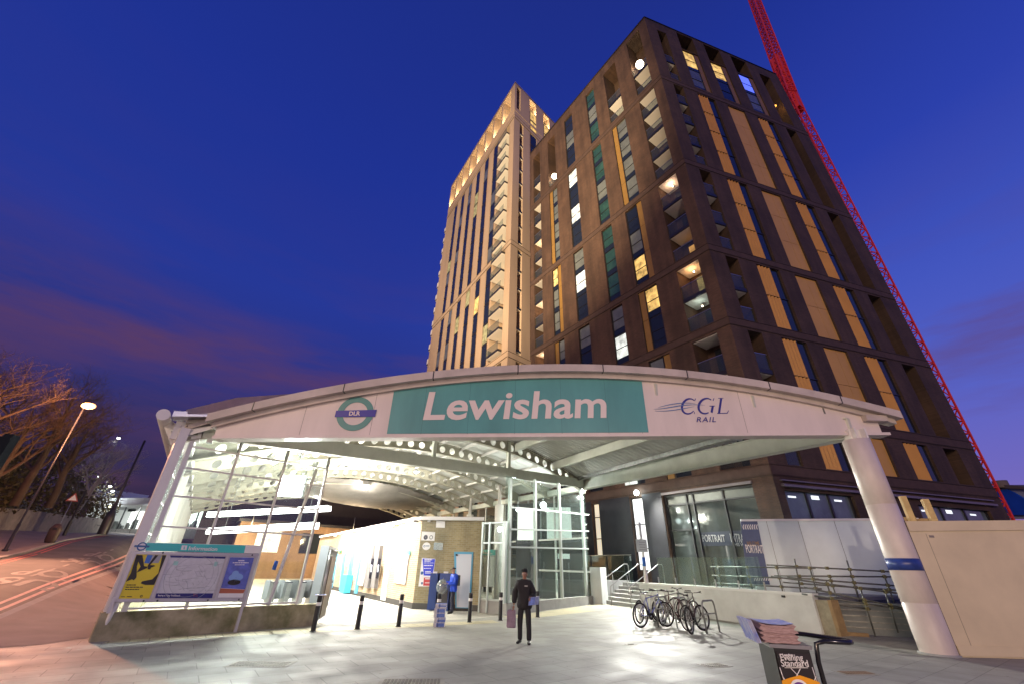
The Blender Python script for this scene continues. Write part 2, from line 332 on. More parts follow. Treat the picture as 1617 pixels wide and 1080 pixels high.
# ================================================================== SETTING: ground, road, footways
def grid_sheet(name, m, xs, ys, dz, kind=True):
    vs = [(x, y, H(x, y) + dz) for y in ys for x in xs]; n = len(xs)
    fs = [(j * n + i, j * n + i + 1, (j + 1) * n + i + 1, (j + 1) * n + i) for j in range(len(ys) - 1) for i in range(n - 1)]
    b = MB(); b.add(vs, fs); return struct(b.build(name, m))
def frange(a, b, s):
    o = []
    while a < b: o.append(a); a += s
    return o + [b]
xs = [-3000, -1500, -700, -350] + frange(-200, 30, 2.5) + [50, 90, 200, 500, 1200, 3000]
ys = [-300, -60, -20] + frange(-5, 150, 2.5) + [180, 250, 400, 800, 1600, 3000]
grid_sheet('ground', earth, xs, ys, -.16)
def strip(name, A, B, m, dz, n=40, k=6, skirt=0.0, a_skirt=True):
    """sheet between two polylines that follows the terrain, with a vertical skirt (kerb face) along A"""
    def samp(P, n):
        P = [Vector(p[:2]).to_3d() for p in P]; ds = [0]
        for p, q in zip(P, P[1:]): ds.append(ds[-1] + (q - p).length)
        out = []
        for i in range(n + 1):
            s = ds[-1] * i / n; j = 0
            while j < len(ds) - 2 and ds[j + 1] < s: j += 1
            out.append(P[j].lerp(P[j + 1], (s - ds[j]) / max(1e-6, ds[j + 1] - ds[j])))
        return out
    SA, SB = samp(A, n), samp(B, n); vs = []; fs = []
    for a, b in zip(SA, SB):
        for j in range(k + 1):
            p = a.lerp(b, j / k); vs.append((p.x, p.y, H(p.x, p.y) + dz))
    for i in range(n):
        for j in range(k): q = i * (k + 1) + j; fs.append((q, q + 1, q + k + 2, q + k + 1))
    mb = MB(); mb.add(vs, fs)
    if skirt:
        vs2 = []; fs2 = []
        for i, a in enumerate(SA): z = H(a.x, a.y) + dz; vs2 += [(a.x, a.y, z), (a.x, a.y, z - skirt)]
        for i in range(n): fs2.append((2 * i, 2 * i + 2, 2 * i + 3, 2 * i + 1))
        mb.add(vs2, fs2)
    bm = bmesh.new(); o = mb.build(name, m); bm.from_mesh(o.data); bmesh.ops.recalc_face_normals(bm, faces=bm.faces); bm.to_mesh(o.data); bm.free()
    for p in o.data.polygons:
        pass
    return struct(o)
K0, K1, K2 = G(0, 969), G(100, 926), G(192, 893)
kd = (K2 - K1).normalized(); back = (K0 - K1).normalized()
NEAR = [K0 + back * 30 + V(2, -8, 0), K0 + back * 10, K0, K1, K2, K2 + kd * 25, K2 + kd * 60]
F0, F1, F2 = G(0, 880), G(100, 852), G(135, 846.5)
fd = (F2 - F1).normalized(); fb = (F0 - F1).normalized()
FAR = [F0 + fb * 45, F0 + fb * 15, F0, F1, F2, F2 + fd * 20, F2 + fd * 50]
strip('road', NEAR, FAR, asphalt, -.10, 60, 10)
def offset(P, d):
    out = []
    for i, p in enumerate(P):
        t = (P[min(i + 1, len(P) - 1)] - P[max(i - 1, 0)]); t.z = 0; t.normalize(); out.append(p + Vector((t.y, -t.x, 0)) * d)
    return out
# near kerb stones and footway between the road and the station
SIDE = [L0 + V(-.1, -.02, 0) - AX * 0, L0 + AX * 30, L0 + AX * 75]
strip('kerb_near', NEAR, offset(NEAR, .22), kerbm, 0, 60, 1, .12)
FT0 = G(0, 1023); FT1 = G(150, 1012)
strip('footway', offset(NEAR, .22), [V(-40, 13.0, 0), V(-28, 12.9, 0), FT0, FT1 + V(-.1, .15, 0), FT1 + AX * 14, FT1 + AX * 45, FT1 + AX * 80], footm, .006, 60, 10)
strip('kerb_far', FAR, offset(FAR, -.25), kerbm, .0, 60, 1, .12)
strip('footway_far', offset(FAR, -.25), offset(FAR, -6.5), footm, 0, 60, 3)
for k in (.25, .55):
    strip('red_line', offset(NEAR, -k), offset(NEAR, -k - .12), mat('kerb_line', (.55, .30, .25), .7, noise_amt=.2), -.09, 60, 1)
for k in (.3, .6):
    strip('red_line', offset(FAR, k), offset(FAR, k + .12), redp, -.09, 60, 1)
# forecourt of stone slabs
b = MB(); pts = [V(-60, -60, 0), V(60, -60, 0), V(60, 60, 0), V(4.9, 60, 0), V(4.85, 27.35, 0), V(-.1, 20.4, 0), V(-1.2, 19.0, 0), V(-6.5, 15.9, 0), V(-10.16, 12.4, 0), V(-10.5, 13.4, 0), V(-14, 13.6, 0), FT0 + V(0, .5, 0), V(-28, 13.6, 0), V(-60, 13.6, 0)]
b.add(pts, [tuple(range(len(pts)))]); struct(b.build('forecourt', slab))
cf = L0 + AX * 52
b = MB(); pts = [V(-10.16, 12.4, 0), V(-6.5, 15.9, 0), V(-1.2, 19.0, 0), V(-.1, 20.4, 0), V(4.85, 27.35, 0), NN + AX * 52, cf]
b.add(pts, [tuple(range(len(pts)))]); struct(b.build('concourse_floor', slabin))
# tactile strip in front of the concourse
b = MB(); d = (V(4.7, 26.6, 0) - V(-9.6, 12.3, 0)).normalized()
tact = brickmat('tactile_slabs', (.47, .42, .26), (.52, .46, .29), (.3, .27, .17), bw=.4, bh=.4, ms=.02, udir='ground', offs=0, stain=.12)
pp = [V(-9.7, 12.15, .004), V(-5.9, 14.55, .004), V(-.2, 17.9, .004), V(-.5, 18.6, .004), V(-6.2, 15.35, .004), V(-9.9, 12.7, .004)]
b.add(pp, [tuple(range(6))]); struct(b.build('tactile_paving', tact))
b = MB(); pp = [V(-.15, 19.9, .004), V(5.2, 27.1, .004), V(6.4, 25.7, .004), V(.9, 19.4, .004)]; b.add(pp, [(0, 3, 2, 1)]); struct(b.build('tactile_paving', tact))
# road writing: BUS STOP read by oncoming drivers, plus bay dashes
def road_text(body, c, udirn, hdirn, wd, ht):
    me = textmesh(body, .02, 1.1); xs_ = [v.co.x for v in me.vertices]; x1 = max(xs_); x0 = min(xs_)
    for v in me.vertices:
        p = c + udirn * ((v.co.x - x0) / (x1 - x0) - .5) * wd + hdirn * (v.co.y / .73 - .5) * ht; v.co = (p.x, p.y, H(p.x, p.y) - .088)
    me.materials.clear(); me.materials.append(paint); o = bpy.data.objects.new('road_lettering', me); COL.objects.link(o); return struct(o)
bu = (G(20, 921) - G(105, 921)); bu.z = 0; bu.normalize(); bh = Vector((bu.y, -bu.x, 0))
rd = (G(165, 901) - G(40, 945)); rd.z = 0; rd.normalize(); ru = Vector((rd.y, -rd.x, 0))
c1 = G(66, 919); c2 = G(100, 906)
road_text('BUS', c1, -ru, -rd, 3.2, 2.6)
road_text('STOP', c2, -ru, -rd, 3.4, 2.8)
c3 = G(150, 889); road_text('BUS', c3, -ru, -rd, 3.0, 3.2); c4 = G(165, 886); road_text('STOP', c4 + rd * 2.5, -ru, -rd, 3.0, 3.4)
b = MB()
for i in range(9):
    p = G(12, 916) + rd * (i * 2.6); 
    for sx in (0,):
        a_ = p; e_ = p + rd * 1.2; s_ = ru * .12
        vs = [a_, e_, e_ + s_, a_ + s_]; b.add([(v.x, v.y, H(v.x, v.y) - .088) for v in vs], [(0, 1, 2, 3)])
struct(b.build('bay_dashes', paint))
# drain covers set in the paving
def cover(p, wx, wy, rz, lab, m1, m2):
    t = thing('drain_cover', lab, 'drain cover', (p.x, p.y, 0), rz, 'metal covers set in the forecourt')
    b = MB(); b.box((0, 0, .002), wx, wy, .004); part(b, 'cover_frame', m1, t, True)
    b = MB(); n = int(wx / .07); k = int(wy / .07)
    for i in range(n):
        for j in range(k):
            b.box(((i + .5) / n * (wx - .14) - (wx - .14) / 2, (j + .5) / k * (wy - .14) - (wy - .14) / 2, .006), .045, .045, .006)
    part(b, 'tread_plate', m2, t, True)
cvf = mat('cover_frame', (.30, .28, .23), .7, noise_amt=.3); cvp = mat('cover_plate', (.16, .14, .11), .6, .3, noise_amt=.4, noise_scale=5)
cover(G(412, 1049), 1.2, .55, R(4), 'rectangular metal drain cover in the paving, leftmost, in front of the information board', cvf, cvp)
cover(G(650, 1077), 1.15, .55, R(6), 'rectangular metal cover at the bottom edge, near the middle of the forecourt', cvf, cvp)
cover(G(1128, 1050), .62, .45, R(20), 'small metal drain cover in the paving in front of the parked bicycles', cvf, cvp)
cover(G(1352, 1062), .8, .4, R(5), 'brown metal drain cover behind the newspaper stand, towards the column', cvf, mat('cover_rust', (.22, .13, .07), .7, noise_amt=.4))
cover(G(996, 1017), .28, .2, R(20), 'tiny square metal cover in the paving between the standing vendor and the bicycles', cvf, cvp)
# ================================================================== STATION CANOPY
BB = (NN - L0); BBn = BB.normalized(); LEN = BB.length
def Tf(u): return 5.5 + 7.98 * u - 6.38 * u * u                    # top of the arched fascia
def T2(u): return 5.60 + 1.05 * u + 7.4 * u * (1 - u)               # roof soffit along the first rib
def roofpt(u, w):
    """w in 0..-1: from first rib forward to the fascia; w>0: metres back along the hall"""
    if w >= 0: p = L0 + BB * u + AX * w; return V(p.x, p.y, T2(u))
    a = L0 + BB * u; c = L0 + (RR - L0) * u; p = a.lerp(c, -w); z = T2(u) + (Tf(u) - .42 - T2(u)) * -w
    return V(p.x, p.y, z)
can = thing('station_canopy', 'white arched station canopy with a teal name panel on its curved fascia', 'canopy', (L0.x, L0.y, 0))
FD = (RR - L0).normalized(); FN = Vector((FD.y, -FD.x, 0))         # FN points to the viewer
def FP(px, py, off=0.0): return PL(px, py, L0 + FN * off, FD)
# fascia face (white) built as a solid arch plate
def arch_plate(u0, u1, zlo, zhi, off0, off1, n=48):
    vs = []; fs = []
    for i in range(n + 1):
        u = u0 + (u1 - u0) * i / n; p = L0 + (RR - L0) * u
        for z, o in ((zlo(u), off0), (zhi(u), off0), (zhi(u), off1), (zlo(u), off1)): q = p + FN * o; vs.append((q.x, q.y, z))
    for i in range(n):
        for k in range(4): fs.append((4 * i + k, 4 * i + (k + 1) % 4, 4 * i + 4 + (k + 1) % 4, 4 * i + 4 + k))
    fs += [(0, 3, 2, 1), (4 * n, 4 * n + 1, 4 * n + 2, 4 * n + 3)]; return vs, fs
zb = lambda u: 5.09 + .86 * u
b = MB(); b.add(*arch_plate(.045, 1.045, zb, lambda u: Tf(u) - .40, -.06, 0)); part(b, 'fascia_panel', fasw, can)
b = MB()
b.add(*arch_plate(.035, 1.075, lambda u: Tf(u) - .26, lambda u: Tf(u) + .0, -.25, .32))
b.add(*arch_plate(.04, 1.07, lambda u: Tf(u) - .42, lambda u: Tf(u) - .255, -.2, .12))
part(b, 'fascia_cap', capm, can)
for u in (.093, .215, .345, .475, .61, .745, .875, .985):
    b = MB(); b.add(*arch_plate(u, u + .0016, lambda u: Tf(u) - .262, lambda u: Tf(u) + .006, -.2, .326, 1)); part(b, 'cap_joint', darkf, can)
b = MB(); b.add(*arch_plate(.045, 1.055, lambda u: zb(u) - .06, lambda u: zb(u) + .03, -.35, .07)); part(b, 'bottom_trim', fasw, can)
b = MB()
for px in (482, 590, 1172, 1010):
    p = FP(px, 650); u = (p - L0).to_2d().dot(FD.to_2d()) / (RR - L0).length
    b.add(*arch_plate(u, u + .0005, lambda u: zb(u) + .03, lambda u: Tf(u) - .41, .0, .003, 1))
part(b, 'panel_joint', seam, can)
# right end bracket of the gutter
g0 = FP(1366, 653, .2); b = MB(); b.hexa(V(g0.x, g0.y, g0.z - .22), FD * .75, -FN * .9, V(0, 0, .2)); part(b, 'gutter_end', capm, can)
# teal name panel
def fpoly(pxs, off, th=.012):
    return [FP(x, y, off) for x, y in pxs]
tp = [FP(611, 685.5), FP(1023, 682.5), FP(1013, 601)]
u1 = (FP(1013, 601) - L0).to_2d().length / (RR - L0).length; u0 = (FP(624, 607) - L0).to_2d().length / (RR - L0).length
poly = [FP(611, 684.5), FP(1024, 682.2)]
for i in range(25):
    u = u1 + (u0 - u1) * i / 24; p = L0 + (RR - L0) * u; poly.append(V(p.x, p.y, Tf(u) - .42))
b = MB(); b.prism([p + FN * .004 for p in poly], FN * .012); tpan = part(b, 'name_panel', teal, can)
b = MB()
for px in (669, 740, 813, 886, 958):
    p = FP(px, 650); u = (p - L0).to_2d().length / (RR - L0).length
    b.add(*arch_plate(u, u + .0004, lambda u: zb(u) + .05, lambda u: Tf(u) - .43, .017, .0185, 1))
part(b, 'panel_joint', mat('teal_seam', (.05, .17, .17), .5), tpan)
o = text3('name_lettering', 'Lewisham', FP(668, 661.5, .02), FP(957.5, 658, .02), FP(678, 618.5, .02) - FP(668, 661.5, .02), letterw, tpan, bold=.018, nrm=FN)
# DLR roundel
rc = FP(561, 652.5, .006); rx = (FP(590, 652, .006) - FP(532, 653, .006)).length / 2; rz = (FP(566, 626, .006).z - FP(556, 679.5, .006).z) / 2
b = MB(); vs = []; fs = []; n = 48
for i in range(n):
    a = 2 * math.pi * i / n
    for k, sgn in ((1, 0), (.67, 0), (1, 1), (.67, 1)): vs.append(rc + FD * math.cos(a) * rx * k + V(0, 0, math.sin(a) * rz * k) + FN * .01 * sgn)
for i in range(n):
    j = (i + 1) % n; q = lambda t, k: 4 * t + k
    fs += [(q(i, 3), q(i, 2), q(j, 2), q(j, 3)), (q(i, 2), q(i, 0), q(j, 0), q(j, 2)), (q(i, 1), q(i, 3), q(j, 3), q(j, 1))]
b.add(vs, fs); rd_ = part(b, 'roundel_ring', mat('roundel_teal', (.07, .27, .25), .4), can)
b = MB(); pl = [FP(528.5, 658, .02), FP(592, 657.5, .02), FP(595, 646.5, .02), FP(531, 648, .02)]; b.prism(pl, FN * .012); rb = part(b, 'roundel_bar', dlrb, can)
text3('bar_lettering', 'DLR', FP(551, 655.5, .034), FP(568.5, 655.2, .034), FP(553, 649.2, .034) - FP(552, 655.5, .034), letterw, rb, bold=.03)
# second emblem: letters with three streaks
em = mat('emblem_blue', (.035, .035, .26), .4); em2 = mat('streak_blue', (.12, .22, .45), .4)
zc = lambda x, y: (1000 + x / 7.35, 590 + y / 7.35)
def glyph(strokes, name, m, off=.006, th=.008):
    b = MB()
    for st in strokes:
        C = [FP(*zc(x, y), off) for x, y, wd in st]; n = len(C)
        ws = [wd / 7.35 * .0165 for _, _, wd in st]
        Lf, Rg = [], []
        for i, c in enumerate(C):
            t = C[min(i + 1, n - 1)] - C[max(i - 1, 0)]; s = t.cross(FN).normalized() * ws[i]
            Lf.append(c + s); Rg.append(c - s)
        vs = []; fs = []
        for i in range(n): vs += [Lf[i], Rg[i], Rg[i] + FN * th, Lf[i] + FN * th]
        for i in range(n - 1):
            q = 4 * i
            for k in range(4): fs.append((q + k, q + (k + 1) % 4, q + 4 + (k + 1) % 4, q + 4 + k))
        fs += [(3, 2, 1, 0), (4 * n - 4, 4 * n - 3, 4 * n - 2, 4 * n - 1)]
        b.add(vs, fs)
    bm = bmesh.new(); o = part(b, name, m, can); bm.from_mesh(o.data); bmesh.ops.recalc_face_normals(bm, faces=bm.faces); bm.to_mesh(o.data); bm.free(); return o
def arcst(cx, cy, rx, ry, a0, a1, w0, w1, w2, sh=0, n=18):
    out = []
    for i in range(n + 1):
        t = i / n; a = R(a0 + (a1 - a0) * t); wd = w0 + (w1 - w0) * math.sin(math.pi * t) if w0 == w2 else (w0 * (1 - t) + w2 * t + (w1 - (w0 + w2) / 2) * math.sin(math.pi * t))
        y = cy - ry * math.sin(a); out.append((cx + rx * math.cos(a) + sh * (cy - y), y, wd))
    return out
glyph([arcst(645, 375, 80, 88, 50, 322, 7, 16, 5, .14), [(722, 285, 5), (712, 312, 5)], [(712, 462, 4), (708, 440, 4)]], 'letter_c', em)
glyph([arcst(842, 372, 84, 88, 52, 300, 7, 17, 8, .14), [(936, 282, 5), (926, 310, 5)], [(885, 372, 5), (945, 372, 5)], [(922, 372, 15), (908, 448, 15)]], 'letter_g', em)
glyph([[(1020, 284, 15), (994, 455, 15)], [(985, 281, 4), (1045, 281, 4)], [(975, 457, 6), (1090, 455, 6)], [(1090, 455, 5), (1106, 424, 4)]], 'letter_l', em)
def streak(pts, wd):
    n = 14; out = []
    P = pts
    for i in range(n + 1):
        t = i / n; a = (1 - t) ** 3; c_ = 3 * (1 - t) ** 2 * t; d = 3 * (1 - t) * t * t; e = t ** 3
        out.append((a * P[0][0] + c_ * P[1][0] + d * P[2][0] + e * P[3][0], a * P[0][1] + c_ * P[1][1] + d * P[2][1] + e * P[3][1], .8 + wd * math.sin(math.pi * t)))
    return out
glyph([streak([(285, 390), (420, 350), (560, 325), (720, 340)], 5), streak([(235, 407), (420, 408), (560, 335), (830, 362)], 6), streak([(250, 428), (420, 440), (580, 400), (710, 378)], 5)], 'streak', em2, .012)
text3('rail_lettering', 'RAIL', FP(*zc(735, 558), .01), FP(*zc(958, 557), .01), FP(*zc(748, 500), .01) - FP(*zc(738, 558), .01), em, can, shear=.0, space=1.15)
# roof deck: corrugated sheet over the hall and its triangular front
b = MB(); NU = 30; pitch = .16
def wob(k): return .035 if (k % 2) else 0.
rows = []; k = 0; back_len = 30
vs = []; fs = []
nb = int(back_len / pitch)
for k in range(nb + 1):
    for i in range(NU + 1): p = roofpt(i / NU, k * pitch); vs.append((p.x, p.y, p.z + (.04 if (k // 2) % 2 else 0)))
for k in range(nb):
    for i in range(NU): q = k * (NU + 1) + i; fs.append((q, q + NU + 1, q + NU + 2, q + 1))
b.add(vs, fs)
vs = []; fs = []; nf = 180
for k in range(nf + 1):
    for i in range(NU + 1):
        u = i / NU; p = roofpt(u, -k / nf); vs.append((p.x, p.y, p.z + (.045 if (k // 2) % 2 else 0)))
for k in range(nf):
    for i in range(NU): q = k * (NU + 1) + i; fs.append((q, q + 1, q + NU + 2, q + NU + 1))
b.add(vs, fs); part(b, 'roof_deck', deckm, can)
b = MB(); vs = []; fs = []
ks = [-1 + i / 10 for i in range(10)] + [0, 6, 12, 18, 24, 30.2]
for w_ in ks:
    for i in range(NU + 1): p = roofpt(i / NU, w_); vs.append((p.x, p.y, p.z + .22))
for k in range(len(ks) - 1):
    for i in range(NU): q = k * (NU + 1) + i; fs.append((q, q + 1, q + NU + 2, q + NU + 1))
b.add(vs, fs); part(b, 'roof_covering', mat('roof_cream', (.50, .44, .38), .5, noise_amt=.15), can)
# perforated arched ribs
def rib_mesh(name, holes=True):
    b = MB(); NS = 30; dep = .62
    def at(u, dz, o): p = L0 + BB * u + AX * o; return V(p.x, p.y, T2(u) - .06 + dz)
    for i in range(NS):
        ua, ub = i / NS, (i + 1) / NS
        taper = 1
        P = [at(ua, -dep, 0), at(ub, -dep, 0), at(ub, 0, 0), at(ua, 0, 0)]
        if holes and 1 <= i < NS - 1:
            c = sum(P, Vector()) / 4; ex = (P[1] - P[0] + P[2] - P[3]) / 4; ey = (P[3] - P[0] + P[2] - P[1]) / 4; r = .19 / ex.length; r2 = .19 / ey.length
            vs = []; n = 16
            for k in range(n):
                a = 2 * math.pi * (k + .5) / n; ca, sa = math.cos(a), math.sin(a); mx = max(abs(ca), abs(sa)); vs.append(c + ex * ca / mx + ey * sa / mx); vs.append(c + ex * ca * r + ey * sa * r2)
            fs = [(2 * k, 2 * ((k + 1) % n), 2 * ((k + 1) % n) + 1, 2 * k + 1) for k in range(n)]
            corners = {}
            b.add(vs, fs)
            for k, cn in ((1, P[2]), (5, P[3]), (9, P[0]), (13, P[1])):
                pass
            # square corners left by the octagon walk
            for (k, cn) in ((1, 2), (5, 3), (9, 0), (13, 1)):
                b.add([vs[2 * k], vs[2 * ((k + 1) % n)], P[cn]], [(0, 1, 2)])
        else: b.add(P, [(0, 1, 2, 3)])
        for dz in (-dep, -.04):
            b.add([at(ua, dz, -.11), at(ub, dz, -.11), at(ub, dz, .11), at(ua, dz, .11), at(ua, dz + .04, -.11), at(ub, dz + .04, -.11), at(ub, dz + .04, .11), at(ua, dz + .04, .11)], [(0, 3, 2, 1), (4, 5, 6, 7), (0, 1, 5, 4), (2, 3, 7, 6)])
    return b
rib0 = part(rib_mesh('rib'), 'roof_rib', mat('rib_paint', (.40, .38, .30), .6, noise_amt=.15), can)
for k in range(1, 9):
    o = rib0.copy(); COL.objects.link(o); o.parent = can; o.matrix_parent_inverse = rib0.matrix_parent_inverse; o.location = Vector(rib0.location) + AX * (3.55 * k)
# purlins between ribs (along the hall)
b = MB()
for u in [i / 13 for i in range(1, 13)]:
    p = roofpt(u, 0); q = roofpt(u, 28.4); b.beam(p - V(0, 0, .10), q - V(0, 0, .10), .10, .14)
part(b, 'roof_purlin', white, can)
# tie beams on the triangle: left-to-inner and inner-to-column
zL, zN, zR = 5.42, 6.55, 6.05
b = MB(); b.beam(V(L0.x, L0.y, zL) + BBn * .5, V(NN.x, NN.y, zN), .28, .50)
for px, py in ((539, 696), (686, 707), (803, 726)):
    p = PL(px, py, L0, BBn); s = (p - L0).to_2d().length; u = s / LEN; zz = zL + (zN - zL) * u; c = L0 + BBn * s
    b.beam(V(c.x, c.y, zz), V(c.x, c.y, T2(u) - .1), .16, .2, up=AX)
part(b, 'tie_beam', soffit, can)
b = MB(); b.beam(V(NN.x, NN.y, zN - .02), V(RR.x, RR.y, zR + .1) , .30, .62); b.beam(V(NN.x, NN.y, zN - .33), V(RR.x, RR.y, zR - .22), .42, .05); b.beam(V(NN.x, NN.y, zN + .3), V(RR.x, RR.y, zR + .42), .42, .05)
part(b, 'edge_beam', soffit, can)
for u in (.70, .855):
    b = MB()
    for w_ in range(10):
        p, q = roofpt(u, -w_ / 10), roofpt(u, -(w_ + 1) / 10); b.beam(p - V(0, 0, .26), q - V(0, 0, .26), .2, .42)
    part(b, 'front_rafter', soffit, can)
b = MB()
for w_ in range(10):
    p, q = roofpt(.965, -w_ / 10), roofpt(.965, -(w_ + 1) / 10); b.beam(p - V(0, 0, .12), q - V(0, 0, .12), .12, .2)
part(b, 'edge_purlin', galv, can)
# edge gutter along the right side of the hall
b = MB(); b.beam(V(NN.x, NN.y, 6.3), V(NN.x, NN.y, 6.3) + AX * 30, .4, .35); part(b, 'eaves_beam', soffit, can)
b = MB(); b.beam(V(L0.x, L0.y, 5.3) + BBn * .1, V(L0.x, L0.y, 5.3) + AX * 30, .35, .3); part(b, 'wall_beam', white, can)
# big round column with a blue band
b = MB(); c = V(RR.x - .06, RR.y, 0); prof = [(.40, 0), (.40, 1.15), (.395, 1.155), (.395, 1.165), (.40, 1.17), (.39, 3.70), (.383, 3.705), (.383, 3.715), (.39, 3.72), (.38, 5.72), (.0, 5.72)]
b.lathe(c, prof, 32, m=mat('column_paint', (.64, .56, .51), .45, noise_amt=.16, noise_scale=1.6, stretch=(1, 1, .4))); col_ = part(b, 'column', None, can)
b = MB(); b.lathe(c, [(.401, 1.95), (.408, 1.95), (.408, 2.25), (.401, 2.25)], 32); part(b, 'blue_band', mat('band_blue', (.03, .06, .27), .35, noise_amt=.3, noise_scale=4), col_)
b = MB(); b.box(V(c.x, c.y, 5.72), .5, .24, .34, R(5)); b.box(V(c.x - .17, c.y - .05, 5.73), .06, .5, .34, R(5)); b.box(V(c.x + .17, c.y - .05, 5.73), .06, .5, .34, R(5)); part(b, 'column_head', white, can)
b = MB(); b.lathe(V(c.x, c.y, 0), [(.44, 0), (.44, .03), (.4, .04)], 32); part(b, 'column_base', conc, can)
# left edge: square posts running back, round end column tube and head plates
b = MB(); b.beam(V(L0.x + .05, L0.y, .62), V(L0.x + .05, L0.y, 5.35), .30, .24, up=BBn)
hp = V(L0.x, L0.y, 0)
part(b, 'corner_post', white, can)
b = MB(); b.hexa(V(L0.x - .22, L0.y - .12, 5.02), BBn * .62, -Vector((BBn.y, -BBn.x, 0)) * .0 + AX * .1, V(0, 0, .55))
for k in range(3): b.lathe(V(L0.x + .0, L0.y - .13, 5.17 + .13 * k), [(.0, .02), (.022, .02), (.022, 0)], 8, ax=-AX, m=None)
b.hexa(V(L0.x + .34, L0.y + .2, 5.05), BBn * .10, AX * .3, V(0, 0, .55)); b.hexa(V(L0.x + .55, L0.y + .38, 5.07), BBn * .16, AX * .3, V(0, 0, .5))
part(b, 'head_plate', white, can)
b = MB()
for k in range(3): b.lathe(V(L0.x + .1, L0.y - .125 + .08, 5.15 + .14 * k) , [(.022, 0), (.022, .03), (0, .03)], 8, ax=-AX)
part(b, 'bolt', darkf, can)
t0 = PD(258, 654, 15.9); t1 = PD(303, 722, 19.5)
b = MB(); b.tube([t0, t0 + (AX * 24)], .17, 20); part(b, 'gutter_tube', white, can)
for k in range(0, 8):
    b = MB(); q = V(t0.x, t0.y, t0.z) + AX * (.8 + 3.0 * k); e = V(L0.x, L0.y, 5.3) + AX * (.5 + 3.0 * k); b.beam(q, e, .1, .22); b.beam(q, e + V(0, 0, -.55), .08, .12); part(b, 'gutter_bracket', white, can)
# tilted aluminium flashing and the low roof edge running back on the left
f0 = PD(276, 658, 15.9); f1 = PD(340, 660, 15.9)
b = MB(); b.beam(f0, f1 + V(0, 0, .03), .5, .07); b.hexa(f0 + V(-.1, 0, .02), (f1 - f0) * .33, AX * .6, V(0, 0, .17)); part(b, 'flashing', mat('aluminium', (.55, .57, .64), .3, .6), can)
b = MB()
e0 = PD(292, 652, 16.6); e1 = PD(372, 632, 19); e2 = PD(470, 624, 23)
for p, q in ((e0, e1), (e1, e2)): b.hexa(p - V(0, 0, .38), q - p, AX * .2, V(0, 0, .5))
part(b, 'side_roof_edge', capm, can)
# low plinth, glazing and mullions of the left screen
scr = thing('glazed_screen', 'tall glass screen in white steel mullions on a mossy concrete plinth behind the information board', 'glass screen', (L0.x, L0.y, 0))
P0 = L0; P1 = V(-6.30, 16.15, 0); SD = (P1 - P0).normalized(); SL = (P1 - P0).length; SN = Vector((SD.y, -SD.x, 0))
b = MB(); b.hexa(P0 - SD * .12 + SN * .12, SD * (SL + .12), -SN * .34, V(0, 0, .60)); b.hexa(P0 - SD * .12 - SN * .22 , -SN * .0 + SD * .34, AX * 30, V(0, 0, .6)); part(b, 'plinth', mossy, scr)
b = MB(); b.hexa(P0 + SD * .2 + SN * .13, SD * (SL - .2), -SN * .1, V(0, 0, .02) ); 
def post(b, s, z0, z1, wd=.07, dp=.12): c = P0 + SD * s; b.hexa(c - SD * wd / 2 + SN * dp / 2 + V(0, 0, z0), SD * wd, -SN * dp, V(0, 0, z1 - z0))
ss = []
for px, py in ((306.7, 688.5), (382.6, 697.8), (456.7, 707.8), (522, 717)):
    p = PL(px, py, P0, SD); ss.append((p - P0).to_2d().length)
b = MB()
for i, s in enumerate(ss): post(b, s, .60, 5.22, .06 if 0 < i else .12)
ss[-1] = min(ss[-1], SL)
zt = [.66, 1.00, 2.62, 3.30, 4.0, 4.72, 5.25]
for z in (.64, 2.60, 3.42, 4.22, 4.85): b.hexa(P0 + SD * ss[0] + SN * .05 + V(0, 0, z), SD * (ss[-1] - ss[0]), -SN * .08, V(0, 0, .045))
part(b, 'mullion', white, scr)
b = MB(); b.hexa(P0 + SD * ss[0] + V(0, 0, .64), SD * (ss[-1] - ss[0]), -SN * .012, V(0, 0, 4.55)); part(b, 'pane', glass, scr)
for i, s in enumerate(ss[1:]): b = MB(); b.tube([P0 + SD * s + SN * .0 + V(0, 0, 4.8), P0 + SD * s + SN * .0 + V(0, 0, 5.26)], .05, 8); part(b, 'mullion_head', darkf, scr)
# side wall behind: fins, glass bands, rails
b = MB()
for k in range(1, 9):
    c = P0 + AX * (3.55 * k); b = MB(); b.hexa(c + V(0, 0, .6) - BBn * .02, BBn * .24, AX * .10, V(0, 0, 4.7)); part(b, 'fin', mat('fin_paint', (.55, .52, .48), .5), scr)
b = MB()
for z in (.7, 1.6, 2.5, 3.4, 4.3, 5.1): b.beam(P0 + V(0, 0, z), P0 + AX * 30 + V(0, 0, z), .05, .05)
part(b, 'rail', galv, scr)
b = MB(); b.hexa(P0 + V(0, 0, .62), AX * 30, BBn * .012, V(0, 0, 4.6)); part(b, 'side_pane', glassmat('tinted_glass', (.42, .36, .36), .1, .9), scr)
# sloping struts and rain pipe at the foot of the screen
b = MB()
pf = G(154, 1012); pt = PL(184, 948, P0, SD) + SN * .18; b.tube([V(pf.x, pf.y, 0), pt], .055, 10)
part(b, 'drain_pipe', white, scr)
b = MB()
c = G(409, 993); b.tube([V(c.x, c.y, 0), PL(425, 950, c, SD), PL(500, 740, c, SD)], .055, 10); part(b, 'front_pipe', white, scr)
# band stripe (blue) on the pipe
b = MB(); c1_ = PL(432, 899, c, SD); c2_ = PL(437, 885, c, SD); b.tube([c1_, c2_], .062, 10); part(b, 'blue_band', mat('band_blue2', (.03, .13, .5), .4), scr)
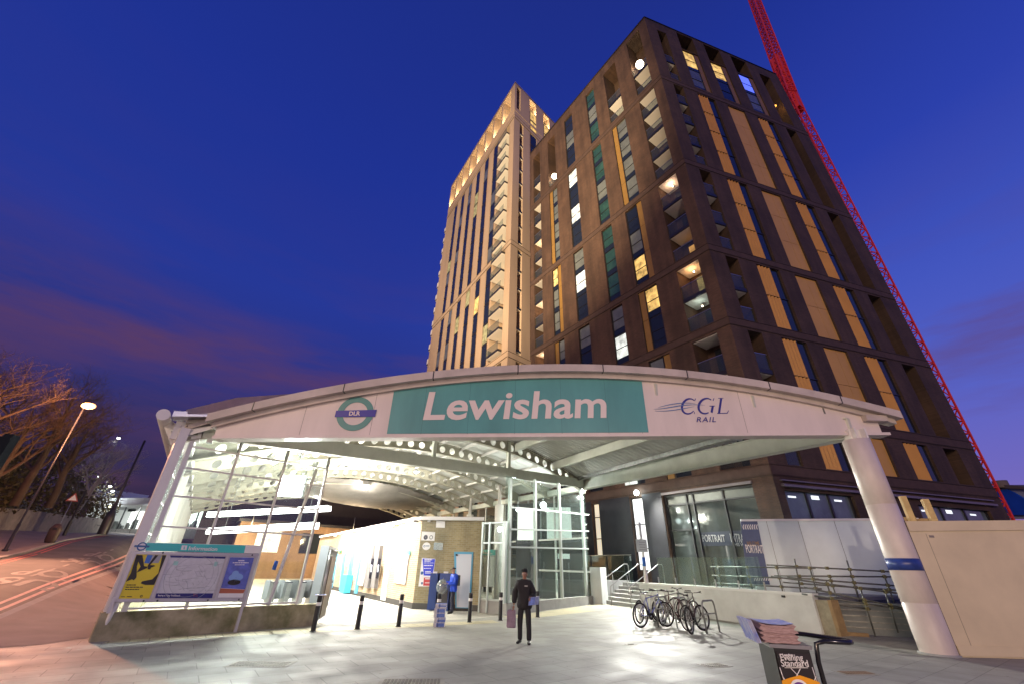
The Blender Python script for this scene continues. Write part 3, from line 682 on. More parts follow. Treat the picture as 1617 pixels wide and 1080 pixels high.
# ================================================================== INFORMATION BOARD, LOBBY, KIOSK, INTERIOR
# information board on two legs in front of the screen
ib = thing('information_board', 'wide information board with teal header and three framed posters before the left glass screen', 'information board', (L0.x, L0.y, 0))
IO = P0 + SN * .26
def IP(px, py, off=0.0): return PL(px, py, IO + SN * off, SD)
def quadprism(b, pts, off0, off1, m=None, fn=IP, n=None):
    n = n if n is not None else SN; poly = [fn(x, y, off0) for x, y in pts]; b.prism(poly, n * (off1 - off0), m)
zi = lambda x, y: (160 + x / 6.219, 840 + y / 6.219)
b = MB(); quadprism(b, [zi(95, 685), zi(1395, 680), zi(1540, 205), zi(290, 185)], -.05, 0)
backp = part(b, 'back_frame', mat('frame_alu', (.50, .48, .48), .4, .5), ib)
b = MB(); quadprism(b, [zi(330, 178), zi(1545, 205), zi(1575, 128), zi(365, 97)], -.04, .02, m=signw); hd = part(b, 'header', signw, ib)
b = MB(); quadprism(b, [zi(435, 178), zi(1400, 203), zi(1418, 127), zi(450, 102)], .02, .026); part(b, 'header_band', teal2, hd)
text3('header_lettering', 'Information', IP(*zi(853, 173), .03), IP(*zi(1135, 180), .03), IP(*zi(868, 136), .03) - IP(*zi(855, 173), .03), signw, hd, bold=.02)
b = MB(); quadprism(b, [zi(780, 171), zi(835, 173), zi(845, 128), zi(792, 126)], .026, .032); ic = part(b, 'icon_square', signw, hd)
text3('icon_letter', 'i', IP(*zi(806, 165), .036), IP(*zi(817, 165), .036), IP(*zi(812, 136), .036) - IP(*zi(808, 165), .036), teal2, hd, bold=.03)
# small roundel
def ring(b, c, rx, ux, uz, nrm, k=.7, n=24, th=.006):
    vs = []; fs = []
    for i in range(n):
        a = 2 * math.pi * i / n
        for q in (1, k): vs.append(c + ux * math.cos(a) * rx * q + uz * math.sin(a) * rx * q + nrm * th)
    for i in range(n): j = (i + 1) % n; fs.append((2 * i + 1, 2 * i, 2 * j, 2 * j + 1))
    b.add(vs, fs)
UZ = V(0, 0, 1)
b = MB(); rc_ = IP(*zi(398, 137), .021); ring(b, rc_, .105, SD, UZ, SN); b.hexa(rc_ - SD * .16 + SN * .007 - UZ * .02, SD * .32, SN * .003, UZ * .045); part(b, 'roundel', mat('roundel_navy', (.03, .12, .3), .4), hd)
# posters
pw = mat('poster_white', (.62, .62, .64), .35, noise_amt=.12, noise_scale=7)
py_ = mat('poster_yellow', (.72, .58, .03), .4)
def poster(pts, m, name='poster', lab=None):
    b = MB(); quadprism(b, [zi(*p) for p in pts], .001, .008); o = part(b, name, m, ib)
    if lab: o['label'] = lab
    return o
A_ = poster([(170, 650), (470, 650), (640, 222), (345, 215)], py_, lab='yellow poster with walking legs in dark shoes')
B_ = poster([(525, 645), (1085, 645), (1220, 235), (675, 225)], pw, lab='large pale local map poster')
C_ = poster([(1142, 640), (1385, 640), (1500, 245), (1265, 240)], signw, lab='blue poster with a small toy car on a round base')
def ipoly(parent, pts, m, name, off=.008, th=.003):
    b = MB(); quadprism(b, [zi(*p) for p in pts], off, off + th); return part(b, name, m, parent)
dk = mat('print_black', (.02, .017, .016), .5); prb = mat('print_blue', (.04, .16, .55), .4); prn = mat('print_navy', (.02, .02, .16), .4); prl = mat('print_lilac', (.12, .15, .52), .4, noise_amt=.35, noise_scale=5)
ipoly(A_, [(420, 300), (470, 305), (505, 222), (452, 220)], prb, 'bag_print', .008)
ipoly(A_, [(470, 300), (560, 300), (600, 223), (505, 222)], mat('print_grey', (.35, .36, .38), .5), 'pavement_print', .008)
b = MB()
for pts in ([(240, 485), (300, 460), (320, 470), (345, 440), (350, 330), (385, 225), (345, 217), (290, 400)], [(345, 395), (450, 350), (455, 335), (420, 330), (405, 222), (380, 222), (345, 240), (385, 335)],
            [(455, 362), (480, 362), (490, 345), (530, 330), (520, 322), (480, 320), (560, 225), (530, 222), (455, 325)], [(385, 500), (430, 515), (520, 515), (640, 225), (600, 223), (560, 400), (500, 460), (400, 480)]):
    quadprism(b, [zi(*p) for p in pts], .0115, .0135)
part(b, 'legs_print', dk, A_)
def wordbars(name, m, parent, fn, nrm, lines, seed=1, off=.0):
    b = MB(); rq = random.Random(seed)
    for x0, x1, y, h in lines:
        x = x0
        while x < x1 - 4:
            wd = min(x1 - x, (x1 - x0) * rq.uniform(.08, .24)); b.prism([fn(x, y), fn(x + wd, y), fn(x + wd + 1, y - h), fn(x + 1, y - h)], nrm * .003); x += wd + (x1 - x0) * .03
    return part(b, name, m, parent)
IQ = lambda x, y: IP(*zi(x, y), .012)
wordbars('print_lines', dk, A_, IQ, SN, [(247, 340, 520, 9), (238, 410, 542, 9), (231, 370, 564, 9), (195, 235, 634, 6), (250, 300, 634, 8)], 2)
b = MB(); ring(b, IP(*zi(392, 626), .012), .028, SD, UZ, SN, .5, 16); part(b, 'small_mark', dk, A_)
ipoly(B_, [(680, 246), (1215, 258), (1221, 238), (676, 226)], prn, 'map_header')
ipoly(B_, [(527, 645), (1086, 645), (1100, 598), (540, 598)], prn, 'map_footer')
text3('map_lettering', 'Buying a 1 Day Travelcard?', IP(*zi(555, 625), .013), IP(*zi(770, 628), .013), IP(*zi(560, 610), .013) - IP(*zi(555, 625), .013), signw, B_, bold=.01)
b = MB(); mg = mat('map_line', (.36, .38, .40), .5)
rnd = random.Random(3)
for i in range(46):
    x, y = 600 + rnd.random() * 520, 300 + rnd.random() * 270; L_ = 20 + rnd.random() * 130; a = rnd.choice((0, 0, .2, -.3, 1.3, 1.6)); x2, y2 = min(1190, x + L_ * math.cos(a)), min(585, y + L_ * .5 * math.sin(a))
    if x - (590 - (y - 300) * .33) < 20: x += 70
    b.tube([IP(*zi(x, y), .009), IP(*zi(max(x2, x + 5), y2), .009)], .004, 3)
for rr_ in (.62, .5, .3): ring(b, IP(*zi(890, 430), .0085), rr_, SD, UZ, SN, .985, 40)
part(b, 'map_lines', mg, B_)
ipoly(B_, [(700, 320), (745, 325), (760, 285), (715, 280)], mat('print_mint', (.35, .62, .56), .5), 'map_patch'); ipoly(B_, [(1100, 330), (1130, 335), (1150, 290), (1115, 285)], MATS['print_mint'], 'map_patch')
ipoly(B_, [(900, 632), (945, 632), (952, 602), (905, 602)], mat('print_red', (.45, .05, .06), .5), 'map_patch')
ipoly(C_, [(1172, 545), (1412, 560), (1500, 248), (1266, 243)], prl, 'poster_field'); ipoly(C_, [(1155, 597), (1395, 597), (1412, 562), (1170, 548)], mat('print_rust', (.42, .12, .06), .5), 'poster_band')
b = MB(); c_ = IP(*zi(1303, 490), .013); ring(b, c_, .17, SD, UZ * .42, SN, .05, 24); part(b, 'toy_base', dk, C_)
b = MB(); c_ = IP(*zi(1322, 440), .013); ring(b, c_, .19, SD, UZ * .55, SN, .05, 20); c_ = IP(*zi(1316, 405), .014); ring(b, c_, .09, SD, UZ * .9, SN, .05, 20); part(b, 'toy_car', mat('print_sky', (.22, .36, .7), .4), C_)
wordbars('print_lines', signw, C_, IQ, SN, [(1345, 1405, 282, 10), (1290, 1445, 302, 9), (1310, 1410, 321, 7)], 3)
# frames round posters
b = MB()
def bar(b, p, q, wpx=.035, off=.02, fn=IP): b.beam(fn(*zi(*p), 0) + SN * .012, fn(*zi(*q), 0) + SN * .012, .03, wpx)
for pq in (((120, 668), (1395, 660)), ((300, 198), (1545, 222)), ((135, 680), (325, 205)), ((495, 665), (660, 215)), ((1115, 665), (1245, 225)), ((1395, 665), (1530, 225))): bar(b, *pq, .06)
part(b, 'poster_frame', mat('frame_alu2', (.56, .54, .54), .35, .4), ib)
b = MB()
for p in ((605, 200), (415, 672), (550, 670), (1045, 665), (1350, 658), (1482, 222)):
    c_ = IP(*zi(*p), .045); b.lathe(c_, [(.022, 0), (.022, .02), (0, .02)], 8, ax=SN)
part(b, 'lock', darkf, ib)
b = MB(); p = G(370.6, 996); q = IP(*zi(1400, 670)); b.beam(V(q.x, q.y, 0) , V(q.x, q.y, q.z + .2), .09, .07, up=SD); p2 = IP(*zi(110, 680)); b.beam(V(p2.x, p2.y, 0.6), V(p2.x, p2.y, p2.z + .1), .07, .07, up=SD); part(b, 'leg', MATS['frame_alu2'], ib)
# -------- glass lobby under the inner corner
LB0, LB1 = V(-.08, 20.55, 0), V(4.85, 27.2, 0); LD = (LB1 - LB0).normalized(); LN_ = Vector((LD.y, -LD.x, 0))
lob = thing('glass_lobby', 'tall glazed lobby with slim steel mullions on a low concrete plinth under the canopy corner', 'glass lobby', (LB0.x, LB0.y, 0))
def LP(px, py, off=0): return PL(px, py, LB0 + LN_ * off, LD)
b = MB(); b.hexa(LB0 + LN_ * .12, (LB1 - LB0), -LN_ * .3, V(0, 0, .42)); part(b, 'plinth', conc, lob)
b = MB()
for px, ptop, w_ in ((804, 757, .14), (848, 760, .12), (890, 767, .12), (929, 767, .16)):
    p = LP(px, 950); t_ = LP(px, ptop); b.hexa(V(p.x, p.y, .4) - LD * w_ / 2, LD * w_, -LN_ * .14, V(0, 0, t_.z - .3))
for y0, y1 in ((800, 812), (835, 838), (863, 866), (953, 948)):
    a_, c_ = LP(806, y0), LP(929, y1); b.beam(a_, c_, .08, .07)
part(b, 'mullion', galv if False else mat('pale_steel', (.50, .56, .54), .4, .3), lob)
b = MB(); b.hexa(LB0 + V(0, 0, .42) - LN_ * .07, LB1 - LB0, -LN_ * .012, V(0, 0, 5.3)); part(b, 'pane', glass, lob)
rt = AX * 24
b = MB(); b.hexa(LB1 + V(0, 0, .42), rt, LN_ * .012, V(0, 0, 5.6)); part(b, 'side_pane', glassmat('lobby_glass', (.82, .88, .86), .06, .98), lob)
b = MB()
for k in range(1, 9): b.hexa(LB1 + AX * (3 * k), LD * .12, AX * .12, V(0, 0, 6.2))
b.beam(LB1 + V(0, 0, 3.4), LB1 + rt + V(0, 0, 3.4), .1, .1); b.beam(LB1 + V(0, 0, 1.6), LB1 + rt + V(0, 0, 1.6), .1, .1)
part(b, 'side_mullion', white, lob)
# round columns of the hall's right edge
for k, (px, z0) in enumerate(((787, 5.9), (740, 5.5))):
    pp_ = PD(px, 850, 27.5 + 6.5 * k); c_ = V(pp_.x, pp_.y, 0); o = MB(); o.lathe(c_, [(.27, 0), (.27, 5.2), (.1, 5.2), (.1, 6.4), (0, 6.4)], 16); ob = o.build('hall_column', mat('hall_column_paint', (.42, .39, .35), .6))
    tag(ob, 'round white hall column seen above the brick kiosk roof, %s' % ('nearer the glass lobby' if k == 0 else 'the one further left'), 'column', 'round columns inside the hall')
# low screen between kiosk and lobby with a small board in front
scrn = thing('low_screen', 'lower steel framed glass screen between the brick kiosk and the tall lobby', 'glass screen', (-1.2, 21.6, 0))
Q0, Q1 = V(-1.2, 21.4, 0), V(-.15, 20.75, 0); QD = (Q1 - Q0).normalized(); QN = Vector((QD.y, -QD.x, 0))
b = MB(); b.hexa(Q0, Q1 - Q0, -QN * .2, V(0, 0, .5)); part(b, 'plinth', conc, scrn)
b = MB()
for s in (0, .33, 1.0): c_ = Q0.lerp(Q1, s); b.hexa(c_ + V(0, 0, .0), QD * .08, QN * .08, V(0, 0, 3.65))
for z in (.5, 2.75, 3.6): b.beam(Q0 + V(0, 0, z), Q1 + V(0, 0, z), .07, .07)
b.hexa(Q1 + V(0, 0, .4), QD * .16, QN * .16, V(0, 0, 3.25)); part(b, 'frame', MATS['pale_steel'], scrn)
b = MB(); b.hexa(Q0 + V(0, 0, .5), Q1 - Q0, -QN * .012, V(0, 0, 3.1)); part(b, 'pane', glassd, scrn)
sb = thing('small_information_board', 'narrow information board with teal header and two pale notices on slim legs beside the kiosk', 'information board', (-.9, 20.6, 0))
zs = lambda x, y: (640 + x / 5.683, 790 + y / 5.683)
SB0 = G(757, 962); SB1 = G(781, 968); SBD = (SB1 - SB0); SBD.z = 0; SBD.normalize(); SBN = Vector((SBD.y, -SBD.x, 0))
def SP(x, y, off=0): return PL(*zs(x, y), SB0 + SBN * off, SBD)
b = MB(); b.prism([SP(652, 770), SP(800, 775), SP(822, 440), SP(662, 440)], -SBN * .05); part(b, 'back_panel', MATS['frame_alu2'], sb)
b = MB(); b.prism([SP(662, 487, .004), SP(818, 490, .004), SP(822, 440, .004), SP(664, 438, .004)], SBN * .02); hh = part(b, 'header', teal2, sb)
text3('header_lettering', 'Information', SP(712, 478, .03), SP(780, 480, .03), SP(713, 460, .03) - SP(712, 478, .03), signw, hh, bold=.02)
b = MB(); b.prism([SP(692, 476, .03), SP(706, 477, .03), SP(706, 448, .03), SP(692, 448, .03)], SBN * .004); part(b, 'icon_square', signw, hh)
for pts in ([(656, 755), (720, 760), (728, 505), (666, 503)], [(728, 762), (795, 768), (806, 505), (738, 503)]):
    b = MB(); b.prism([SP(x, y, .004) for x, y in pts], SBN * .006); nt_ = part(b, 'notice', mat('notice_white', (.72, .74, .74), .4), sb)
b = MB(); ring(b, SP(697, 580, .012), .12, SBD, UZ, SBN, .8); part(b, 'notice_ring', dk, nt_)
b = MB()
for x, yb in ((645, 970), (800, 1008)): p = SP(x, yb); q = SP(x + (825 - 800 if x > 700 else 15), 440); b.hexa(V(p.x, p.y, 0), SBD * .05, SBN * .05, V(0, 0, q.z))
part(b, 'leg', MATS['frame_alu2'], sb)
# -------- brick kiosk
C0 = V(-4.30, 22.23, 0); CR = V(-1.24, 21.76, 0); CF = V(-17.5, 42.2, 0); KH = 0
kd_ = (CR - C0).normalized(); ld_ = (CF - C0).normalized(); ln_ = Vector((ld_.y, -ld_.x, 0)) * -1; kn = Vector((kd_.y, -kd_.x, 0))
ztop = PL(668, 821, C0, kd_).z
kio = thing('brick_kiosk', 'low yellow brick station building with flat white roof edge inside the hall', 'building', (C0.x, C0.y, 0))
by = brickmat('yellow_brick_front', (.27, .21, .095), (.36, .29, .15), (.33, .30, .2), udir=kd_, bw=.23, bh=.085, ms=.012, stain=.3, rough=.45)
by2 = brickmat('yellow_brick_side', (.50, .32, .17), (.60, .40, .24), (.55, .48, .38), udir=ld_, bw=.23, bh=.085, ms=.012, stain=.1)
BK = CR + ld_ * 24
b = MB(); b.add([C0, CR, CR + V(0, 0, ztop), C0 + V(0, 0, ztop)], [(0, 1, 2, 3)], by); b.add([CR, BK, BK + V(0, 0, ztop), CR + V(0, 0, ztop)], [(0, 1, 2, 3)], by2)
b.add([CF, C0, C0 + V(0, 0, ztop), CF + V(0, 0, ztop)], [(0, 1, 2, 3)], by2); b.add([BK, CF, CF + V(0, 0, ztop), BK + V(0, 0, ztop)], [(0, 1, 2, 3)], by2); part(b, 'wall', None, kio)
b = MB(); o_ = V(0, 0, ztop); b.prism([C0 - ld_ * .2 + kn * .15 + ln_ * 0 + o_ - kd_ * .15, CR + kn * .15 + kd_ * .1 + o_, BK + kd_ * .1 + o_, CF - kd_ * .15 + o_], V(0, 0, .16)); part(b, 'roof', signw, kio)
b = MB(); b.hexa(C0 + kn * .0, kd_ * (CR - C0).length, kn * .02, V(0, 0, .24)); b.hexa(C0, ld_ * 20, -ln_ * -.02, V(0, 0, .24)); part(b, 'skirting', mat('dark_plinth_brick', (.05, .045, .04), .7), kio)
zk = lambda x, y: (640 + x / 5.683, 790 + y / 5.683)
def KP(x, y, off=0): return PL(*zk(x, y), C0 + kn * off, kd_)
def kpoly(pts, m, name, off=.003, th=.012, parent=kio):
    b = MB(); b.prism([KP(x, y, off) for x, y in pts], kn * th); return part(b, name, m, parent)
dr = kpoly([(450, 962), (585, 965), (612, 460), (440, 458)], mat('door_blue_frame', (.07, .30, .48), .4), 'door', .003, .04)
kpoly([(462, 955), (570, 958), (596, 480), (458, 478)], mat('door_white', (.55, .60, .68), .35), 'door_leaf', .045, .012, dr)
kpoly([(470, 478), (472, 495), (455, 495), (454, 478)], darkf, 'door_closer', .06, .05, dr)
kpoly([(275, 240), (355, 243), (357, 185), (278, 180)], signw, 'wall_notice')
sg = kpoly([(142, 355), (262, 360), (268, 282), (150, 276)], signw, 'safety_sign'); sg['label'] = 'white sign with no smoking and no cycling pictures'
b = MB(); ring(b, KP(183, 328, .016), .11, kd_, UZ, kn, .1, 20); ring(b, KP(232, 328, .016), .09, kd_, UZ, kn, .7, 20); part(b, 'sign_picture', mat('print_dark', (.06, .06, .08), .5), sg)
b = MB(); c_ = KP(190, 408, .004); vs = [c_ + kd_ * math.cos(a * R(15)) * .20 + UZ * math.sin(a * R(15)) * .17 for a in range(24)]; b.prism(vs, kn * .015); ov = part(b, 'oval_sign', signw, kio)
b = MB(); ring(b, c_ + kn * .016 - kd_ * .1, .05, kd_, UZ, kn, .6, 16); b.hexa(c_ + kn * .017 - kd_ * .03, kd_ * .18, kn * .004, UZ * .03); part(b, 'oval_mark', mat('print_navy2', (.02, .08, .22), .5), ov)
kpoly([(252, 440), (335, 445), (340, 378), (258, 374)], mat('brushed_plate', (.35, .42, .44), .25, .8), 'metal_plate')
bs = kpoly([(118, 768), (238, 768), (272, 520), (150, 512)], signw, 'notice_board'); bs['label'] = 'tall blue and white passenger notice with a red block'
kpoly([(165, 670), (245, 674), (268, 524), (155, 517)], mat('print_royal', (.03, .05, .55), .4), 'notice_field', .016, .004, bs)
kpoly([(160, 762), (236, 764), (244, 690), (168, 688)], mat('print_red2', (.50, .05, .05), .4), 'notice_red', .016, .004, bs)
b = MB(); ring(b, KP(150, 648, .02), .07, kd_, UZ, kn, .1, 16); ring(b, KP(150, 740, .02), .05, kd_, UZ, kn, .2, 16); part(b, 'notice_icon', mat('print_navy2'  , (0, 0, 0)), bs)
wordbars('print_lines', signw, bs, lambda x, y: KP(x, y, .021), kn, [(172, 240, 533, 9), (172, 225, 545, 7), (168, 258, 560, 4), (166, 245, 585, 9), (166, 230, 610, 6), (178, 232, 640, 9), (178, 236, 652, 7), (178, 232, 704, 9), (176, 230, 740, 8)], 5)
kpoly([(95, 178), (118, 178), (118, 192), (95, 192)], darkf, 'camera_mount', .01, .3)
kpoly([(205, 190), (232, 192), (232, 172), (207, 170)], signw, 'wall_lamp_box', .01, .1)
# kiosk's side facing the concourse: ticket machines, doors, board, windows
def KL(px, py, off=0): return PL(px, py, C0 - ln_ * -0 + Vector((-ld_.y, ld_.x, 0)) * off, ld_)
kln = Vector((-ld_.y, ld_.x, 0))
if kln.dot(-C0) < 0: kln = -kln
def KL(px, py, off=0): return PL(px, py, C0 + kln * off, ld_)
zq = lambda x, y: (520 + x / 7.717, 840 + y / 7.717)
def lpoly(pts, m, name, off=.003, th=.04, parent=kio):
    b = MB(); b.prism([KL(*zq(x, y), off) for x, y in pts], kln * th); return part(b, name, m, parent)
bdo = mat('door_blue', (.10, .42, .62), .4); pwh = mat('panel_white', (.78, .78, .76), .4); mgr = mat('machine_grey', (.20, .19, .19), .4)
d1 = lpoly([(630, 820), (688, 832), (760, 228), (715, 222)], pwh, 'side_door', .003, .04)
lpoly([(800, 612), (935, 636), (985, 232), (940, 226), (905, 316), (835, 310)], pwh, 'timetable_case', .003, .06)
lpoly([(940, 262), (985, 272), (992, 225), (945, 218)], teal2, 'case_header', .064, .02)
for x in (462, 545):
    o = MB(); pts = [(x, 670), (x + 45, 682), (x + 118, 160), (x + 65, 155)]; o.prism([KL(*zq(*p), .003) for p in pts], kln * .22)
    tm = o.build('ticket_machine', mgr); tm = tag(tm, 'grey ticket machine set in the kiosk side wall, %s' % ('the one further from the corner' if x == 462 else 'the one nearer the kiosk corner'), 'ticket machine', 'ticket machines along the kiosk')
    lp = [(x + 18, 560), (x + 48, 568), (x + 88, 320), (x + 55, 316)]; o = MB(); o.prism([KL(*zq(*p), .226) for p in lp], kln * .01); s_ = o.build('screen', mat('screen_black', (.02, .02, .03), .1)); s_.parent = tm
    lp = [(x + 38, 480), (x + 50, 482), (x + 62, 395), (x + 50, 393)]; o = MB(); o.prism([KL(*zq(*p), .238) for p in lp], kln * .01); s_ = o.build('display', mat('display_white', (.7, .7, .75), .3, emit=(.8, .85, 1), estr=.8)); s_.parent = tm
lpoly([(310, 740), (345, 745), (420, 225), (395, 222)], bdo, 'door_frame', .003, .06); lpoly([(352, 640), (410, 650), (490, 215), (425, 210)], pwh, 'poster_case', .07, .05)
lpoly([(195, 720), (245, 735), (310, 260), (275, 250)], bdo, 'door_frame', .003, .06); lpoly([(125, 700), (150, 706), (205, 255), (180, 250)], bdo, 'door_frame', .003, .06)
lpoly([(20, 670), (40, 675), (110, 260), (85, 255)], bdo, 'door_frame', .003, .06)
lpoly([(200, 735), (250, 740), (295, 520), (225, 515)], mat('bin_blue', (.08, .50, .72), .4), 'blue_cabinet', .03, .4)
lpoly([(108, 245), (145, 248), (150, 215), (112, 212)], mat('exit_green', (.02, .2, .1), .4), 'exit_sign', .05, .04)
# grey machine cabinets and folded steel gates at the left of the concourse
gc = thing('grey_cabinet', 'tall plain grey metal cabinet standing behind the leftmost bollard', 'cabinet', G(512, 960))
ga, gb_ = G(497, 972), G(513, 958); b = MB(); gdn = (gb_ - ga); gdn.z = 0
b.hexa(V(ga.x, ga.y, 0), gdn, V(-.35, .02, 0), V(0, 0, PL(512, 858, ga, gdn.normalized()).z)); part(b, 'body', mat('cabinet_grey', (.30, .34, .36), .45), gc)
b = MB(); gn = Vector((gdn.y, -gdn.x, 0)).normalized(); b.hexa(V(ga.x, ga.y, .1) + gn * .01 + gdn * .08, gdn * .84, gn * .02, V(0, 0, 2.2)); part(b, 'door', mat('cabinet_grey2', (.36, .41, .43), .4), gc)
# ticket gates (row)
gt0 = V(-10.6, 21.5, 0)
for k in range(5):
    t_ = thing('ticket_gate', ['leftmost ticket gate beside the glazed side wall', 'second ticket gate from the glazed side wall', 'middle ticket gate in the row behind the glass screen', 'fourth ticket gate from the side wall', 'ticket gate nearest the grey cabinet'][k], 'ticket gate', gt0 + BBn * (k * .62), math.atan2(AX.y, AX.x), 'ticket gates behind the left glass screen')
    b = MB(); b.box((0, 0, 0), 1.5, .2, .95); part(b, 'cabinet', steel, t_, True); b = MB(); b.box((0, 0, .951), 1.52, .22, .05); part(b, 'top', mat('gate_top', (.06, .06, .07), .3), t_, True)
    b = MB(); b.box((.1, .2, .3), .05, .22, .75); b.box((.1, -.2, .3), .05, .22, .75); part(b, 'paddle', mat('paddle_grey', (.30, .32, .33), .3), t_, True)
gf = thing('steel_gate', 'folded steel bar gate standing at the edge of the concourse beside the glass screen', 'gate', (P1.x, P1.y, 0))
b = MB(); g0_ = P1 + V(.05, .05, 0); gdir = dirv(-12)
for k in range(14): c_ = g0_ + gdir * (.12 * k); b.tube([c_ + V(0, 0, .1), c_ + V(0, 0, 2.2)], .018, 6)
for z in (.12, 1.1, 2.2): b.tube([g0_ + V(0, 0, z), g0_ + gdir * 1.6 + V(0, 0, z)], .025, 6)
part(b, 'bars', steel, gf)
b = MB(); b.box(g0_ + gdir * .6 + V(.06, 0, .2), .03, .9, 1.8, -gdir.angle(V(0, 1, 0)) * -1); part(b, 'infill_panel', mat('bronze_panel', (.22, .18, .15), .35, .6), gf)
# bright hall lamps, assumed from the brightness of the hall
for k, (s_, v_) in enumerate(((3.2, 5.5), (7.5, 9), (12.0, 8), (6.5, 16), (11.5, 17), (9, 24))):
    c_ = L0 + BBn * s_ + AX * v_; z_ = T2(s_ / LEN) - .9
    t_ = thing('assumed_hall_lamp', ['assumed bright hall lamp nearest the left glass screen', 'assumed hall lamp hanging over the ticket gates', 'assumed hall lamp hanging in front of the kiosk corner', 'assumed hall lamp over the middle of the concourse on the left', 'assumed hall lamp above the kiosk roof', 'farthest assumed hall lamp at the back of the concourse'][k], 'lamp', (c_.x, c_.y, z_), 0, 'hanging lamps assumed in the hall')
    b = MB(); b.tube([(0, 0, .12), (0, 0, .85)], .012, 6); part(b, 'suspension_rod', galv, t_, True)
    b = MB(); b.lathe((0, 0, 0), [(.05, .14), (.16, .08), (.2, 0)], 16); part(b, 'lamp_shade', steel, t_, True)
    b = MB(); b.ball((0, 0, 0), .09, None, 12, 8); part(b, 'bulb', bulb, t_, True)
    lamp('POINT', (c_.x, c_.y, z_ - .2), (1300, 1500, 800, 1300, 550, 900)[k], (1, .95, .84), .12, t_, name='assumed_hall_light')
    lamp('SPOT', (c_.x, c_.y, z_ - .2), (3000, 4200, 2600, 4200, 500, 2600)[k], (1, .98, .92), .12, t_, target=(c_.x, c_.y, 0), angle=140, blend=.6, name='assumed_hall_spot')
# very bright floodlight just inside the left screen
fl = PD(462, 768, 19.5)
t_ = thing('floodlight', 'blinding white floodlight glaring through the left glass screen', 'floodlight', fl)
b = MB(); b.box((0, 0, -.38), .98, .16, .82); part(b, 'housing', galv, t_, True); b = MB(); b.box((0, -.09, -.35), .90, .02, .75); part(b, 'lens', mat('flood_lens', (1, 1, 1), .5, emit=(1, 1, .98), estr=150), t_, True)
b = MB(); b.tube([(0, 0, .18), (0, 0, T2(.25) - fl.z)], .02, 6); part(b, 'bracket', galv, t_, True)
lamp('POINT', fl + V(.1, -.5, -.5), 900, (1, 1, .97), .15, t_, name='floodlight_light')
for k in range(4):  # assumed lamps, added to whiten the top of the kiosk side wall
    q = C0 + ld_ * (2.2 + 4.2 * k) + kln * .75 + V(0, 0, ztop - .12); t_ = thing('assumed_kiosk_lamp', 'assumed bright lamp on an arm at the kiosk roof edge, %s' % ('nearest the kiosk corner', 'second from the kiosk corner', 'third from the kiosk corner', 'farthest along the side wall')[k], 'lamp', q, 0, 'lamps assumed along the kiosk side wall')
    b = MB(); b.ball((0, 0, 0), .09, None, 12, 8); part(b, 'globe', bulb, t_, True); b = MB(); b.tube([(0, 0, .07), -kln * .75 + V(0, 0, .12)], .02, 6); part(b, 'arm', galv, t_, True)
    lamp('POINT', q + kln * .15 - V(0, 0, .15), 420, (1, .97, .88), .1, t_, name='assumed_kiosk_light')
for k, (a_, c_) in enumerate(((PD(330, 812, 31), PD(520, 802, 25)), (PD(330, 838, 27), PD(500, 829, 22)))):
    t_ = thing('strip_light', ('upper' if k == 0 else 'lower') + ' long white strip light shining behind the left glass screen', 'strip light', a_, 0, 'long strip lights in the hall')
    b = MB(); b.beam(a_, c_, .3, .26); part(b, 'tube', mat('strip_tube', (1, 1, 1), .5, emit=(1, 1, .97), estr=9), t_); b = MB(); b.beam(a_ + V(0, 0, .11), c_ + V(0, 0, .11), .26, .06); part(b, 'tray', steel, t_)
    b = MB()
    for q in (a_.lerp(c_, .15), a_.lerp(c_, .85)): b.tube([q, V(q.x, q.y, 6.2)], .015, 6)
    part(b, 'hanger', galv, t_)
for k, q in enumerate((V(-27, 47, 4.6), V(-18, 52, 4.4))):  # two lamps added to keep the rear wall from going dark
    t_ = thing('added_rear_lamp', ('left' if k == 0 else 'right') + ' orange tinted lamp added to brighten the far platform building', 'lamp', q, 0, 'lamps added before the platform building'); b = MB(); b.ball((0, 0, 0), .2, None, 12, 8); part(b, 'globe', bulbw, t_, True); b = MB(); b.tube([(0, 0, .15), (0, 0, 2.0)], .03, 6); part(b, 'stem', galv, t_, True)
    lamp('POINT', q - V(0, .4, .3), 3800, (1, .72, .42), .2, t_, name='added_rear_light')
# sagging lining under the rear roof
b = MB(); vs = []; fs = []
n1, n2 = 24, 12
for j in range(n2 + 1):
    for i in range(n1 + 1):
        u = .30 + .62 * i / n1; v_ = 17 + 11 * j / n2; p = roofpt(u, v_); sag = .35 + 1.25 * math.sin(math.pi * i / n1) * math.sin(math.pi * j / n2) ** .6 + .1 * noise.noise((i * .6, j * .6, 0)); vs.append((p.x, p.y, p.z - sag))
for j in range(n2):
    for i in range(n1): q = j * (n1 + 1) + i; fs.append((q, q + 1, q + n1 + 2, q + n1 + 1))
b.add(vs, fs, None, True); part(b, 'sagging_lining', mat('lining', (.20, .185, .165), .7, noise_amt=.3, noise_scale=.7), can)
